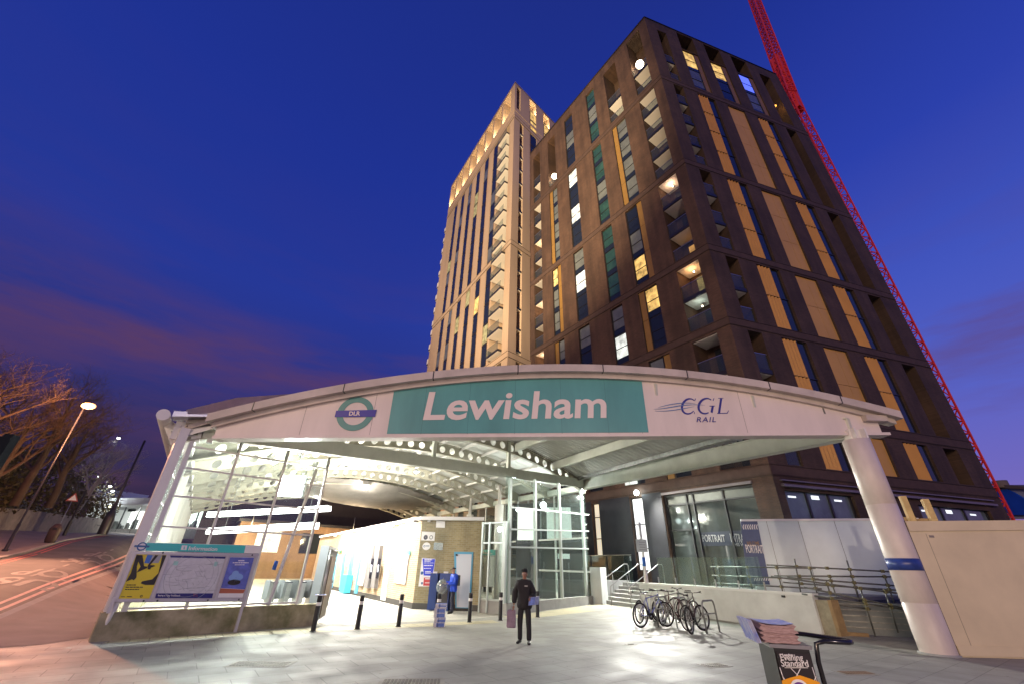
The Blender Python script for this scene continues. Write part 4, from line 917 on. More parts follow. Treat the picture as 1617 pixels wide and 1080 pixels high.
# rear buildings seen through the hall
rb_ = thing('rear_building', 'orange lit brick platform building closing the far end of the hall', 'building', (-16, 56, 0))
b = MB(); rbm = brickmat('rear_brick', (.26, .15, .08), (.32, .19, .10), (.2, .15, .1), udir=BBn, stain=.25); b.hexa(V(-30, 50, 0), BBn * 40, AX * 4, V(0, 0, 5.6), rbm); part(b, 'wall', None, rb_); b = MB(); b.hexa(V(-36.4, 52.6, 6.05), BBn * 54, AX * 4, V(0, 0, 7)); b.hexa(V(-36.4, 52.6, 0) - BBn * 0, BBn * 5, AX * 4, V(0, 0, 6)); part(b, 'dark_backdrop', mat('far_dark', (.035, .03, .035), .8, noise_amt=.3, noise_scale=.3), rb_)  # upper piece is a dark backdrop added to hide the sky
for k in range(7): b = MB(); c_ = V(-30, 50, 2.6) + BBn * (2 + 5 * k) + Vector((BBn.y, -BBn.x, 0)) * .03; b.hexa(c_, BBn * 2.6, Vector((BBn.y, -BBn.x, 0)) * .05, V(0, 0, 2.2), winb if k % 3 else litw); part(b, 'window', None, rb_)
b = MB(); b.hexa(V(-30, 49.6, 5.6), BBn * 40, AX * 5, V(0, 0, .3)); part(b, 'roof', darkf, rb_)
# ================================================================== TOWERS
def facade(b, O, d, n, length, z0, z1, ops, m, mr_=None):
    """front face of a wall with real recesses; ops = (t0,t1,z0,z1,depth)"""
    ts = sorted({0, length, *[o[0] for o in ops], *[o[1] for o in ops]}); zs_ = sorted({z0, z1, *[o[2] for o in ops], *[o[3] for o in ops]})
    P = lambda t, z, k=0: O + d * t + V(0, 0, z) - n * k
    def q(a, b_, c, e, m_): b.add([a, b_, c, e], [(0, 1, 2, 3) if (b_ - a).cross(c - a).dot(q.dir) > 0 else (3, 2, 1, 0)], m_)
    for i in range(len(ts) - 1):
        run = None
        tm = (ts[i] + ts[i + 1]) / 2
        for j in range(len(zs_) - 1):
            zm = (zs_[j] + zs_[j + 1]) / 2; hole = any(o[0] < tm < o[1] and o[2] < zm < o[3] for o in ops)
            if not hole: q.dir = n; q(P(ts[i], zs_[j]), P(ts[i + 1], zs_[j]), P(ts[i + 1], zs_[j + 1]), P(ts[i], zs_[j + 1]), m)
    for t0, t1, a, c, k in ops:
        mm_ = mr_ or m
        q.dir = d; q(P(t0, a), P(t0, c), P(t0, c, k), P(t0, a, k), mm_)
        q.dir = -d; q(P(t1, a), P(t1, c), P(t1, c, k), P(t1, a, k), mm_)
        q.dir = UZ; q(P(t0, a), P(t1, a), P(t1, a, k), P(t0, a, k), mm_)
        q.dir = -UZ; q(P(t0, c), P(t1, c), P(t1, c, k), P(t0, c, k), mm_)
        if k > .6: q.dir = n; q(P(t0, a, k), P(t1, a, k), P(t1, c, k), P(t0, c, k), mm_)
A0 = V(13.9, 22.0, 0); AL = V(-.5606, .8281, 0).normalized(); AR = dirv(72.6)
ANL = Vector((-AL.y, AL.x, 0)); ANR = Vector((AR.y, -AR.x, 0))
if ANL.dot(-A0) < 0: ANL = -ANL
if ANR.dot(-A0) < 0: ANR = -ANR
LENL, LENR, ZT = 21.1, 18.9, 55.6
S = lambda k: 6.6 + 3.1 * k
GR = [(0, 1), (1, 3), (3, 5), (5, 8), (8, 12)]
tA = thing('brick_tower', 'dark brown brick residential tower with gold panels and corner balconies behind the canopy', 'tower', (A0.x, A0.y, 0))
bkA = brickmat('brown_brick_left', (.078, .040, .022), (.115, .060, .034), (.09, .06, .044), udir=AL, stain=.34, rough=.8)
bkB = brickmat('brown_brick_right_shaded', (.064, .036, .022), (.092, .052, .032), (.078, .054, .04), udir=AR, stain=.34, rough=.8)  # darker copy of the left brick; this face's shade is in its colour
bandm = mat('string_course', (.078, .047, .034), .8, noise_amt=.25, noise_scale=2)
soff = mat('balcony_soffit', (.84, .80, .72), .6)
inwall = mat('balcony_wall', (.20, .13, .10), .8)
# ---- openings
colsL = {'B': (4.6, 6.45), 'C': (8.15, 9.5), 'D': (12.1, 13.6), 'E': (15.6, 17.1)}
colsR = {1: (4.15, 6.35), 2: (7.85, 10.1), 3: (11.7, 14.0)}
winL, winR = [], []
opsL = []; opsR = []
for g, (s0, s1) in enumerate(GR):
    za, zc_ = S(s0) + .35, S(s1) - .45
    for c in 'BCDE': winL.append((c, g, *colsL[c], za, zc_))
    for c in (1, 2, 3): winR.append((c, g, *colsR[c], za, zc_))
    opsL.append((.95, 2.75, za, zc_, 1.7)); opsL.append((18.85, 20.35, za, zc_, 1.5))
    opsR.append((1.35, 2.5, za, zc_, .9)); opsR.append((15.55, 17.0, za, zc_, 1.3))
for c in 'CD': winL.append((c, 5, *colsL[c], 44.4, 53.9))
opsL += [(.95, 2.75, 44.4, 54.6, 1.7), (4.6, 6.45, 44.4, 53.9, 1.9), (15.6, 17.1, 44.4, 53.6, 1.6), (18.85, 20.35, 44.4, 53.6, 1.5)]
for c in (1, 2, 3): opsR.append((colsR[c][0], colsR[c][1], 51.8, 55.25, 1.1)); winR.append((c, 5, *colsR[c], 44.5, 51.7))
opsR += [(1.35, 2.5, 44.4, 53.8, .9), (15.55, 17.2, 44.4, 53.8, 1.3)]
for w_ in winL: opsL.append((w_[2], w_[3], w_[4], w_[5], .3))
for w_ in winR: opsR.append((w_[2], w_[3], w_[4], w_[5], .3))
# ground floor openings (left face): shop window, lit doorways
opsL += [(1.15, 6.95, 1.0, 6.0, .35), (8.6, 9.72, 1.7, 6.12, .3), (12.65, 13.45, 2.4, 6.1, .3)]
opsR += [(.55, 5.5, 4.2, 5.6, .3), (10.6, 17.2, 3.6, 5.45, .3)]
b = MB(); facade(b, A0, AL, ANL, LENL, 0, ZT, opsL, bkA); facade(b, A0, AR, ANR, LENR, 0, ZT, opsR, bkB)
pl_ = A0 + AL * LENL; pr_ = A0 + AR * LENR; bk_ = A0 + AL * LENL + AR * LENR
for p, q_ in ((pl_, bk_), (bk_, pr_)): b.add([p, q_, q_ + V(0, 0, ZT), p + V(0, 0, ZT)], [(0, 1, 2, 3)], bkA)
part(b, 'wall', None, tA)
b = MB(); b.prism([A0 + V(0, 0, ZT - .2), pr_ + V(0, 0, ZT - .2), bk_ + V(0, 0, ZT - .2), pl_ + V(0, 0, ZT - .2)], V(0, 0, .15)); 
for p, q_ in ((A0, pl_), (A0, pr_), (pl_, bk_), (bk_, pr_)): b.beam(p + V(0, 0, ZT + .02), q_ + V(0, 0, ZT + .02), .12, .05)
part(b, 'roof', darkf, tA)
def course(name, m, z, h=.42, pr=.025):
    for O, d, n, l in ((A0, AL, ANL, LENL), (A0, AR, ANR, LENR)): b = MB(); b.hexa(O - d * 0 + V(0, 0, z) + n * .002, d * l, n * pr, V(0, 0, h)); part(b, name, m, tA)
for k in (0, 1, 3, 5, 8, 12): course('string_course', bandm, S(k) - .24, .48)
for k in (0, 1, 3, 5, 8, 12):
    for dz in (-.30, .27): course('course_shadow_line', mat('course_shadow', (.045, .030, .024), .8), S(k) + dz, .03, .034)  # dark strips paint a shadow line above and below each course
# ---- windows
def window(parent, O, d, n, t0, t1, z0, z1, ns, style, states, depth=.16, gold_side=0):
    b = MB(); fr = .07; o = O - n * depth; z = z0
    gt = 0
    b.hexa(o + d * t0 + V(0, 0, z0) - n * .12, d * (t1 - t0), n * .10, V(0, 0, z1 - z0), darkf)
    a, c = t0 + .05, t1 - .05
    if style == 'left' and gold_side:
        gw = .5
        if gold_side < 0: gx0, gx1 = a, a + gw; a = a + gw + .08
        else: gx0, gx1 = c - gw, c; c = c - gw - .08
        for k in range(ns):
            za = z0 + (z1 - z0) * k / ns; zb_ = z0 + (z1 - z0) * (k + 1) / ns; b.hexa(o + d * gx0 + V(0, 0, za + .02), d * (gx1 - gx0), n * .07, V(0, 0, zb_ - za - .04), goldd)
    for k in range(ns):
        za = z0 + (z1 - z0) * k / ns; zb_ = z0 + (z1 - z0) * (k + 1) / ns; h = zb_ - za; st = states[k % len(states)]
        m_ = {'d': winb, 'g': winn, 'b': wing, 'w': litw, 'y': lity, 'o': lito, 'm': litd, 'l': litb}[st]
        if style == 'left':
            b.hexa(o + d * a + V(0, 0, za + .62), d * (c - a), n * .012, V(0, 0, h - .72), m_)      # pane
            b.hexa(o + d * a + V(0, 0, za + .60 + (h - .72) * .42), d * (c - a), n * .05, V(0, 0, .06), darkf)
            if st in 'wy': b.hexa(o + d * a + V(0, 0, za + .68), d * ((c - a) * .98), n * .016, V(0, 0, .5), m_)
            b.hexa(o + d * a + V(0, 0, za + .04), d * (c - a), n * .03, V(0, 0, .52), winb)
            for x in (a - .03, c - .03): b.hexa(o + d * x + V(0, 0, za), d * .06, n * .07, V(0, 0, h), darkf)
        elif style == 'full':
            mid = (a + c) / 2 + .12
            b.hexa(o + d * a + V(0, 0, za + .015), d * (mid - a - .012), n * .05, V(0, 0, h - .03), goldf); b.hexa(o + d * (mid + .012) + V(0, 0, za + .015), d * (c - mid - .012), n * .05, V(0, 0, h - .03), goldf)
        else:                                    # fluted gold beside a dark window
            mid = a + (c - a) * .58; nfl = 4
            for i in range(nfl):
                x0 = a + (mid - a) * i / nfl; x1 = a + (mid - a) * (i + 1) / nfl
                b.add([o + d * x0 + V(0, 0, za + .02) + n * .13, o + d * (x0 + (x1 - x0) * .6) + V(0, 0, za + .02) + n * .02, o + d * x1 + V(0, 0, za + .02) + n * .13, o + d * x0 + V(0, 0, zb_ - .02) + n * .13, o + d * (x0 + (x1 - x0) * .6) + V(0, 0, zb_ - .02) + n * .02, o + d * x1 + V(0, 0, zb_ - .02) + n * .13], [(0, 1, 4, 3), (1, 2, 5, 4)], goldl)
            b.hexa(o + d * a + V(0, 0, za) , d * (mid - a), n * .14, V(0, 0, .03), gold)
            b.hexa(o + d * (mid + .06) + V(0, 0, za + .06), d * (c - mid - .06), n * .012, V(0, 0, h - .12), m_)
            b.hexa(o + d * mid + V(0, 0, za), d * .06, n * .14, V(0, 0, h), darkf); b.hexa(o + d * mid + V(0, 0, za - .02), d * (c - mid), n * .06, V(0, 0, .06), darkf)
    return part(b, 'window', None, parent)
stL = {('B', 0): 'db', ('B', 1): 'db', ('B', 2): 'by', ('B', 3): 'ybb', ('B', 4): 'bbbb', ('C', 5): 'gbg', ('C', 4): 'gbgg', ('C', 3): 'ggg', ('C', 2): 'wb', ('C', 1): 'wd', ('C', 0): 'd',
       ('D', 5): 'dbd', ('D', 4): 'dwdw', ('D', 3): 'dwb', ('D', 2): 'db', ('D', 1): 'gd', ('D', 0): 'd', ('E', 4): 'bbbb', ('E', 3): 'bby', ('E', 2): 'db', ('E', 1): 'dd', ('E', 0): 'd'}
stL[('B', 2)] = 'dy'; stL[('B', 3)] = 'ybd'; stL[('C', 2)] = 'wb'; stL[('C', 1)] = 'db'
gs = {('B', 4): 1, ('B', 3): -1, ('B', 2): 1, ('B', 1): -1, ('B', 0): 1, ('E', 4): 1, ('E', 3): -1, ('E', 2): 1, ('E', 1): -1}
for c, g, t0, t1, z0, z1 in winL:
    ns = 3 if g == 5 else GR[g][1] - GR[g][0]; window(tA, A0, AL, ANL, t0, t1, z0, z1, ns, 'left', stL.get((c, g), 'd'), gold_side=gs.get((c, g), 0) )
for c, g, t0, t1, z0, z1 in winR:
    ns = 2 if g == 5 else GR[g][1] - GR[g][0]
    if g == 5: window(tA, A0, AR, ANR, t0, t1, z0, z1, ns, 'left', {1: 'by', 2: 'dy', 3: 'bl'}[c], gold_side=1)
    else: window(tA, A0, AR, ANR, t0, t1, z0, z1, ns, 'full' if c == 2 else 'flute', 'd')
# ---- balconies: slab, white soffit, glass balustrade, rail, opening by opening
def balcony(parent, O, d, n, t0, t1, z, depth, h=2.65, lit=None, rail=True, back=True):
    b = MB(); b.hexa(O + d * (t0 - .0) + V(0, 0, z - .28) - n * depth * .98, d * (t1 - t0), n * (depth * .98 - .05), V(0, 0, .28), darkf)
    sl_ = part(b, 'balcony', None, parent)
    b = MB(); b.hexa(O + d * (t0 + .02) + V(0, 0, z - .31) - n * depth * .96, d * (t1 - t0 - .04), n * (depth * .96 - .16), V(0, 0, .028), soff); part(b, 'soffit', None, sl_)
    if rail:
        b = MB(); b.hexa(O + d * (t0 + .01) + V(0, 0, z + .03) - n * .12, d * (t1 - t0 - .02), n * .015, V(0, 0, 1.05)); part(b, 'balustrade', glassd, sl_)
        b = MB(); b.hexa(O + d * (t0 + .01) + V(0, 0, z + 1.08) - n * .14, d * (t1 - t0 - .02), n * .05, V(0, 0, .035)); part(b, 'handrail', steel, sl_)
    return sl_
litset = {(1.85, 4): 0}
for g, (s0, s1) in enumerate(GR):
    for k in range(s0, s1):
        z = S(k) + (.36 if k == s0 else 0)
        balcony(tA, A0, AL, ANL, .96, 2.74, z, 1.68); balcony(tA, A0, AL, ANL, 18.86, 20.34, z, 1.48)
        balcony(tA, A0, AR, ANR, 1.36, 2.49, z, .88)
    for (O, d, n, t0, t1, dp) in ((A0, AL, ANL, .96, 2.74, 1.68), (A0, AL, ANL, 18.86, 20.34, 1.48)):
        b = MB(); b.hexa(O + d * (t0 + .02) + V(0, 0, S(s1) - .50) - n * dp * .96, d * (t1 - t0 - .04), n * (dp * .9), V(0, 0, .03)); part(b, 'top_soffit', soff, tA)
for z in (44.42, 47.9):
    balcony(tA, A0, AL, ANL, .96, 2.74, z, 1.68); balcony(tA, A0, AL, ANL, 18.86, 20.34, z, 1.48); balcony(tA, A0, AR, ANR, 1.36, 2.49, z, .88)
balcony(tA, A0, AL, ANL, 4.61, 6.44, 44.42, 1.85); balcony(tA, A0, AL, ANL, 4.61, 6.44, 47.6, 1.85); balcony(tA, A0, AL, ANL, 15.61, 17.09, 44.42, 1.55)
# balcony doors at the back of each recess
b = MB()
for k in range(0, 12):
    for t0, t1, dp in ((1.2, 2.2, 1.66), (19.1, 20.0, 1.46)):
        lit = {(1, 1.2): lito, (4, 1.2): litd, (6, 1.2): None}.get((k, t0)) or winb
        if (k, t0) in ((5, 1.2), (9, 19.1), (6, 19.1), (4, 19.1)): lit = lito
        b.hexa(A0 + AL * t0 + V(0, 0, S(k) + .45) - ANL * (dp + .0), AL * (t1 - t0), ANL * .03, V(0, 0, 1.9), lit)
part(b, 'balcony_door', None, tA)
# the lamps burning on balconies (real lamps with a warm light)
def blamp(t, z, dp, pw, lab, col=(1, .74, .45), r=.16, mt=bulbw, O=A0, d=AL, n=ANL):
    p = O + d * t + V(0, 0, z) - n * dp
    t_ = thing('balcony_lamp', lab, 'lamp', p, 0, 'lamps burning on tower balconies'); b = MB(); b.ball((0, 0, 0), r, None, 20, 12); part(b, 'globe', mt, t_, True); b = MB(); b.box((0, 0, r - .02), .12, .12, .05); part(b, 'ceiling_rose', steel, t_, True)
    lamp('POINT', p + n * .25 - V(0, 0, .2), pw, col, .15, t_, name='balcony_lamp_light')
blamp(2.0, 49.7, .5, 260, 'brightest warm lamp on the top corner balcony of the brown tower', r=.42)
blamp(16.4, 46.2, .4, 200, 'bright warm lamp high at the far left end of the brown tower', r=.36)
for t, k, pw, c_ in ((1.9, 4, 24, (1, .5, .2)), (1.9, 7, 26, (1, .62, .4)), (19.6, 4, 22, (1, .6, .35)), (19.6, 6, 24, (1, .6, .35)), (19.6, 9, 22, (1, .6, .3)), (1.9, 3, 10, (.8, 1, .9))):
    blamp(t, S(k) + 2.45, .9, pw, {(1.9, 4): 'small orange lamp on the corner balcony five floors up the brown tower', (1.9, 7): 'small pinkish lamp on the corner balcony eight floors up the brown tower', (19.6, 4): 'lowest orange lamp in the far left balcony column of the brown tower', (19.6, 6): 'middle orange lamp in the far left balcony column of the brown tower', (19.6, 9): 'highest orange lamp in the far left balcony column of the brown tower', (1.9, 3): 'small cool lamp on the corner balcony four floors up the brown tower'}[(t, k)], c_, .05)
blamp(16.3, 48.2, .35, 25, 'small amber lamp near the top right end of the brown tower', (1, .5, .1), .14, lito, A0, AR, ANR)
# dim general light in the corner balconies is left to the sun and the added flood mast
# ---- ground floor
b = MB()
o = A0 - ANL * .28
b.hexa(o + AL * 1.15 + V(0, 0, 1.0), AL * 5.8, ANL * .02, V(0, 0, 5.0), mat('shop_glass', (.045, .055, .055), .06, spec=.9, noise_amt=.5, noise_scale=.7))
for t in (1.15, 2.97, 4.92, 5.35, 6.85): b.hexa(o + AL * t + V(0, 0, 1.0), AL * .1, ANL * .12, V(0, 0, 5.0), darkf)
for z in (5.9, 3.9, 5.35): b.hexa(o + AL * (5.0 if z == 3.9 else 1.15) + V(0, 0, z), AL * (1.9 if z == 3.9 else 5.8), ANL * .1, V(0, 0, .1), darkf)
sw = part(b, 'shop_window', None, tA)
b = MB(); b.hexa(o + AL * 1.2 + V(0, 0, 3.05) + ANL * .025, AL * 3.7, ANL * .01, V(0, 0, .72)); part(b, 'navy_band', mat('band_navy', (.012, .02, .05), .4), sw)
PLA = lambda x, y: PL(x, y, A0 - ANL * .24, AL)
ga_ = mat('letter_grey', (.55, .56, .55), .5)
text3('shop_lettering', 'PORTRAIT', PLA(1110, 854.5), PLA(1146, 855), V(0, 0, .36), ga_, sw, bold=.01)
text3('shop_lettering', 'ENTRANCE', PLA(1155, 855), PLA(1190, 857), V(0, 0, .42), ga_, sw, bold=.01)
text3('shop_lettering', 'THIS WAY', PLA(1157, 861), PLA(1184, 862.5), V(0, 0, .15), ga_, sw, bold=.01)
b = MB(); b.hexa(A0 + ANL * .0 + AL * 1.1 + V(0, 0, 6.02), AL * 5.9, ANL * .1, V(0, 0, .14)); b.hexa(A0 + AR * .4 + V(0, 0, 5.75), AR * 17.5, ANR * .22, V(0, 0, .12)); b.hexa(A0 + AR * .4 + V(0, 0, 6.05), AR * 17.5, ANR * .14, V(0, 0, .06)); part(b, 'ledge', mat('ledge_metal', (.22, .19, .19), .4, .5), tA)
for t0, t1, z0, z1 in ((8.6, 9.72, 1.7, 6.12), (12.65, 13.45, 2.4, 6.1)):
    b = MB(); b.hexa(o + AL * t0 + V(0, 0, z0), AL * (t1 - t0), ANL * .02, V(0, 0, z1 - z0), mat('lit_stair', (.6, .6, .6), .5, emit=(1, 1, .98), estr=1.25) if t0 < 10 else mat('lit_lobby', (.6, .55, .4), .5, emit=(1, .86, .62), estr=.8))
    for z in (z0, z0 + 1.25, z0 + 2.7, z1 - .06): b.hexa(o + AL * t0 + V(0, 0, z) + ANL * .02, AL * (t1 - t0), ANL * .04, V(0, 0, .06), darkf)
    for t in (t0, t1 - .06): b.hexa(o + AL * t + V(0, 0, z0) + ANL * .02, AL * .06, ANL * .05, V(0, 0, z1 - z0), darkf)
    part(b, 'lit_doorway', None, tA)
b = MB(); q0 = A0 + AL * 8.8 + V(0, 0, 7.0) + ANL * .02; b.hexa(q0, AL * 1.1, ANL * .03, V(0, 0, .5), litw); part(b, 'lit_fanlight', None, tA)
for t0, t1, z0, z1 in ((.55, 5.5, 4.2, 5.6), (10.6, 17.2, 3.6, 5.45)):
    b = MB(); o2 = A0 - ANR * .26; n_ = 3; b.hexa(o2 + AR * t0 + V(0, 0, z0), AR * (t1 - t0), ANR * .02, V(0, 0, z1 - z0), mat('office_glass', (.12, .17, .20), .06, spec=.9, noise_amt=.35, noise_scale=.8))
    for i in range(n_ + 1): b.hexa(o2 + AR * (t0 + (t1 - t0 - .12) * i / n_) + V(0, 0, z0), AR * .12, ANR * .1, V(0, 0, z1 - z0), darkf)
    for i in range(n_): tt = t0 + (t1 - t0) * (i + .25) / n_; b.hexa(o2 + AR * tt + V(0, 0, z1 - .32) + ANR * .025, AR * .55, ANR * .01, V(0, 0, .09 if i != 1 else .2), mat('strip_light', (.8, .8, .8), .5, emit=(.85, .95, 1), estr=1.1))
    part(b, 'office_window', None, tA)
b = MB(); b.hexa(A0 + AL * 7.05 + ANL * .004 + V(0, 0, 1.0), AL * 1.55, ANL * .03, V(0, 0, 5.25)); b.hexa(A0 + AL * 9.72 + ANL * .004 + V(0, 0, 1.0), AL * 2.93, ANL * .03, V(0, 0, 5.25)); b.hexa(A0 + AL * 13.45 + ANL * .004 + V(0, 0, 1.0), AL * 7.6, ANL * .03, V(0, 0, 5.25)); part(b, 'dark_cladding', mat('dark_cladding', (.022, .022, .030), .6, noise_amt=.3, noise_scale=1.5), tA)
# wall lamp above the steps
wl = A0 + AL * 8.75 + ANL * .35 + V(0, 0, 6.35)
t_ = thing('wall_lamp', 'round white wall lamp glaring above the lit doorway of the brown tower', 'lamp', wl)
b = MB(); b.ball((0, 0, 0), .17, None, 14, 8); part(b, 'globe', mat('lamp_bulb_strong', (1, 1, 1), .5, emit=(.85, 1, .98), estr=30), t_, True); b = MB(); b.beam((0, 0, .1), (-ANL * .35), .06, .06); part(b, 'arm', darkf, t_, True)
lamp('SPOT', wl + ANL * .25 - V(0, 0, .05), 10000, (1, .985, .90), .12, t_, target=V(3.5, 17.5, 0), angle=150, blend=.6, name='wall_lamp_light')
wl2 = LP(857, 800, -1.2) ; wl2 = LB0 + LD * 3.0 - LN_ * 2.2; wl2 = V(wl2.x, wl2.y, 5.0)
for i, (px, py, D_) in enumerate(((858, 797, 27.5), (818, 804, 27.0))):
    q = PD(px, py, D_); t_ = thing('lobby_lamp', ('large' if i == 0 else 'small') + ' round white lamp shining behind the lobby glass, %s' % ('centre pane' if i == 0 else 'left pane'), 'lamp', q, 0, 'lamps inside the glass lobby')
    b = MB(); b.ball((0, 0, 0), .2 if i == 0 else .12, None, 12, 8); part(b, 'globe', bulb, t_, True); b = MB(); b.tube([(0, 0, .1), (0, 0, .8)], .02, 6); part(b, 'stem', galv, t_, True)
    lamp('POINT', q - V(.3, .9, 0), 260 if i == 0 else 90, (.9, 1, 1), .12, t_, name='lobby_lamp_light')
# bright panels seen in the lobby
lp_ = thing('lobby_rear_wall', 'dark rear wall of the lobby with bright lit panels', 'wall', (5.5, 33, 0))
q0 = V(.6, 31.5, 0); qd = (V(7.2, 29.8, 0) - q0).normalized(); qn = Vector((qd.y, -qd.x, 0))
b = MB(); b.hexa(q0, qd * 4.6, -qn * .2, V(0, 0, 5.8)); part(b, 'wall', mat('lobby_dark', (.022, .02, .022), .7, noise_amt=.3), lp_)
b = MB()
for s0, s1, za, zb2 in ((.1, 1.3, 3.4, 5.4), (2.2, 3.9, 3.5, 5.5)): b.hexa(q0 + qd * s0 + qn * .01 + V(0, 0, za), qd * (s1 - s0), qn * .05, V(0, 0, zb2 - za))
part(b, 'lit_panel', mat('panel_lit', (.8, .8, .8), .5, emit=(1, .97, .9), estr=.9), lp_)
b = MB(); b.hexa(q0 + qd * 2.9 + qn * .01 + V(0, 0, 2.3), qd * .8, qn * .05, V(0, 0, .3)); part(b, 'lit_sign', MATS['panel_lit'], lp_)

# ---------------------------------------------------------------- pale tower behind
B0 = V(-.5, 43.0, 0); BL_ = dirv(-31.5); BR_ = dirv(46)
BNL = Vector((-BL_.y, BL_.x, 0)); BNR = Vector((BR_.y, -BR_.x, 0))
if BNL.dot(-B0) < 0: BNL = -BNL
if BNR.dot(-B0) < 0: BNR = -BNR
tB = thing('pale_tower', 'tall pale stone clad tower with lit crown and stacked balconies rising behind the brown one', 'tower', (B0.x, B0.y, 0))
stone = mat('pale_cladding', (.49, .365, .255), .7, noise_amt=.16, noise_scale=.35, stretch=(1, 1, .2))
stone2 = mat('crown_lining', (.62, .52, .36), .7)
ZB = 81.0; LB_L, LB_R = 28.4, 16.0
ops = []; wl_ = []
zbands = [2.0, 24.0, 41.6, 70.6]
for i in range(3):
    za, zc_ = zbands[i] + .5, zbands[i + 1] - .6
    ops.append((1.45, 5.0, za, zc_, 2.1))
    for k in range(6): t = 5.35 + 3.45 * k; ops.append((t, t + 1.75, za, zc_, .14)); wl_.append((t, t + 1.7, za, zc_))
for k in range(8): t = 1.3 + 3.42 * k; ops.append((t, t + 2.9, 73.4, 80.2, 1.6))
b = MB(); facade(b, B0, BL_, BNL, LB_L, 0, ZB, ops, stone, None)
opsr = []
wr_ = []
for i in range(3):
    za, zc_ = zbands[i] + .5, zbands[i + 1] - .6; opsr.append((1.4, 2.3, za, zc_, 1.2))
    for t in (3.95, 7.8, 11.6): opsr.append((t, t + 1.8, za, zc_, .14)); wr_.append((t, t + 1.8, za, zc_))
opsr.append((.5, 1.5, 73.4, 80.2, 1.2))
for t in (3.95, 7.8, 11.6): opsr.append((t, t + 1.8, 76.9, 80.3, 1.2)); opsr.append((t, t + 1.8, 71.2, 76.8, .14)); wr_.append((t, t + 1.8, 71.2, 76.8))
facade(b, B0, BR_, BNR, LB_R, 0, ZB, opsr, stone, None)
p1, p2, p3 = B0 + BL_ * LB_L, B0 + BL_ * LB_L + BR_ * LB_R, B0 + BR_ * LB_R
for p, q_ in ((p1, p2), (p2, p3)): b.add([p, q_, q_ + V(0, 0, ZB), p + V(0, 0, ZB)], [(0, 1, 2, 3)], stone)
part(b, 'wall', None, tB)
b = MB(); b.prism([B0 + V(0, 0, ZB - .4), p3 + V(0, 0, ZB - .4), p2 + V(0, 0, ZB - .4), p1 + V(0, 0, ZB - .4)], V(0, 0, .3)); part(b, 'roof', darkf, tB)
b = MB()
for z in zbands[1:] + [72.6]:
    for O, d, n, l in ((B0, BL_, BNL, LB_L), (B0, BR_, BNR, LB_R)):
        b = MB(); b.hexa(O + V(0, 0, z - .45) + n * .002, d * l, n * .05, V(0, 0, .7)); part(b, 'string_course', stone, tB)
b = MB()
for z in zbands[1:]:
    for O, d, n, l in ((B0, BL_, BNL, LB_L), (B0, BR_, BNR, LB_R)):
        for dz in (-.5, .26): b = MB(); b.hexa(O + V(0, 0, z + dz) + n * .002, d * l, n * .08, V(0, 0, .05)); part(b, 'course_shadow_line', mat('stone_shadow', (.12, .09, .07), .8), tB)  # shadow lines of the courses, painted as strips of darkened stone
rw = random.Random(11)
for O, d, n, lst in ((B0, BL_, BNL, wl_), (B0, BR_, BNR, wr_)):
    for t0, t1, z0, z1 in lst:
        b = MB(); o = O - n * .135; b.hexa(o + d * t0 + V(0, 0, z0) - n * .002, d * (t1 - t0), n * .05, V(0, 0, z1 - z0), darkf)
        b.hexa(o + d * t0 + V(0, 0, z0) + n * .05, d * .22, n * .05, V(0, 0, z1 - z0), goldd)
        ns = max(1, round((z1 - z0) / 3.05))
        for k in range(ns):
            za = z0 + (z1 - z0) * k / ns; h = (z1 - z0) / ns; r_ = rw.random(); m_ = lity if r_ < .035 else litd if r_ < .10 else wing if r_ < .2 else winb
            if z0 > 71: m_ = lity
            b.hexa(o + d * (t0 + .28) + V(0, 0, za + .35) + n * .05, d * (t1 - t0 - .35), n * .015, V(0, 0, h - .45), m_); b.hexa(o + d * (t0 + .25) + V(0, 0, za) + n * .05, d * (t1 - t0 - .25), n * .04, V(0, 0, .12), darkf)
        part(b, 'window', None, tB)
# crown recess linings: lamps in the crown wash them
b = MB()
for k in range(8): t = 1.3 + 3.42 * k; b.hexa(B0 + BL_ * (t + .02) + V(0, 0, 73.45) - BNL * 1.58, BL_ * 2.86, BNL * .03, V(0, 0, 6.7))
for t in (3.95, 7.8, 11.6): b.hexa(B0 + BR_ * (t + .02) + V(0, 0, 76.95) - BNR * 1.18, BR_ * 1.76, BNR * .03, V(0, 0, 3.3))
part(b, 'crown_lining', stone2, tB)
for k in range(8):
    q = B0 + BL_ * (1.3 + 3.42 * k + 1.4) + V(0, 0, 74.2) - BNL * .7
    t_ = thing('crown_uplight', 'small warm uplight in the tower crown, recess %s from the corner' % ('first', 'second', 'third', 'fourth', 'fifth', 'sixth', 'seventh', 'eighth')[k], 'lamp', q, 0, 'uplights in the crown of the pale tower')
    b = MB(); b.lathe((0, 0, -.6), [(.16, 0), (.16, .25), (.12, .3), (0, .3)], 10); part(b, 'housing', darkf, t_, True); b = MB(); b.lathe((0, 0, -.295), [(.11, 0), (.11, .02), (0, .02)], 10); part(b, 'lens', bulbw, t_, True)
    lamp('POINT', q, 560, (1, .80, .48), .2, t_, name='uplight')
for t in (3.95, 7.8):
    q = B0 + BR_ * (t + .9) + V(0, 0, 77.4) - BNR * .5; t_ = thing('crown_uplight', 'warm uplight in the right side of the tower crown, recess %s the corner' % ('nearest' if t < 5 else 'farther from'), 'lamp', q, 0, 'uplights in the crown of the pale tower')
    b = MB(); b.lathe((0, 0, -.4), [(.16, 0), (.16, .25), (.12, .3), (0, .3)], 10); part(b, 'housing', darkf, t_, True)
    lamp('POINT', q, 420, (1, .78, .45), .2, t_, name='uplight')
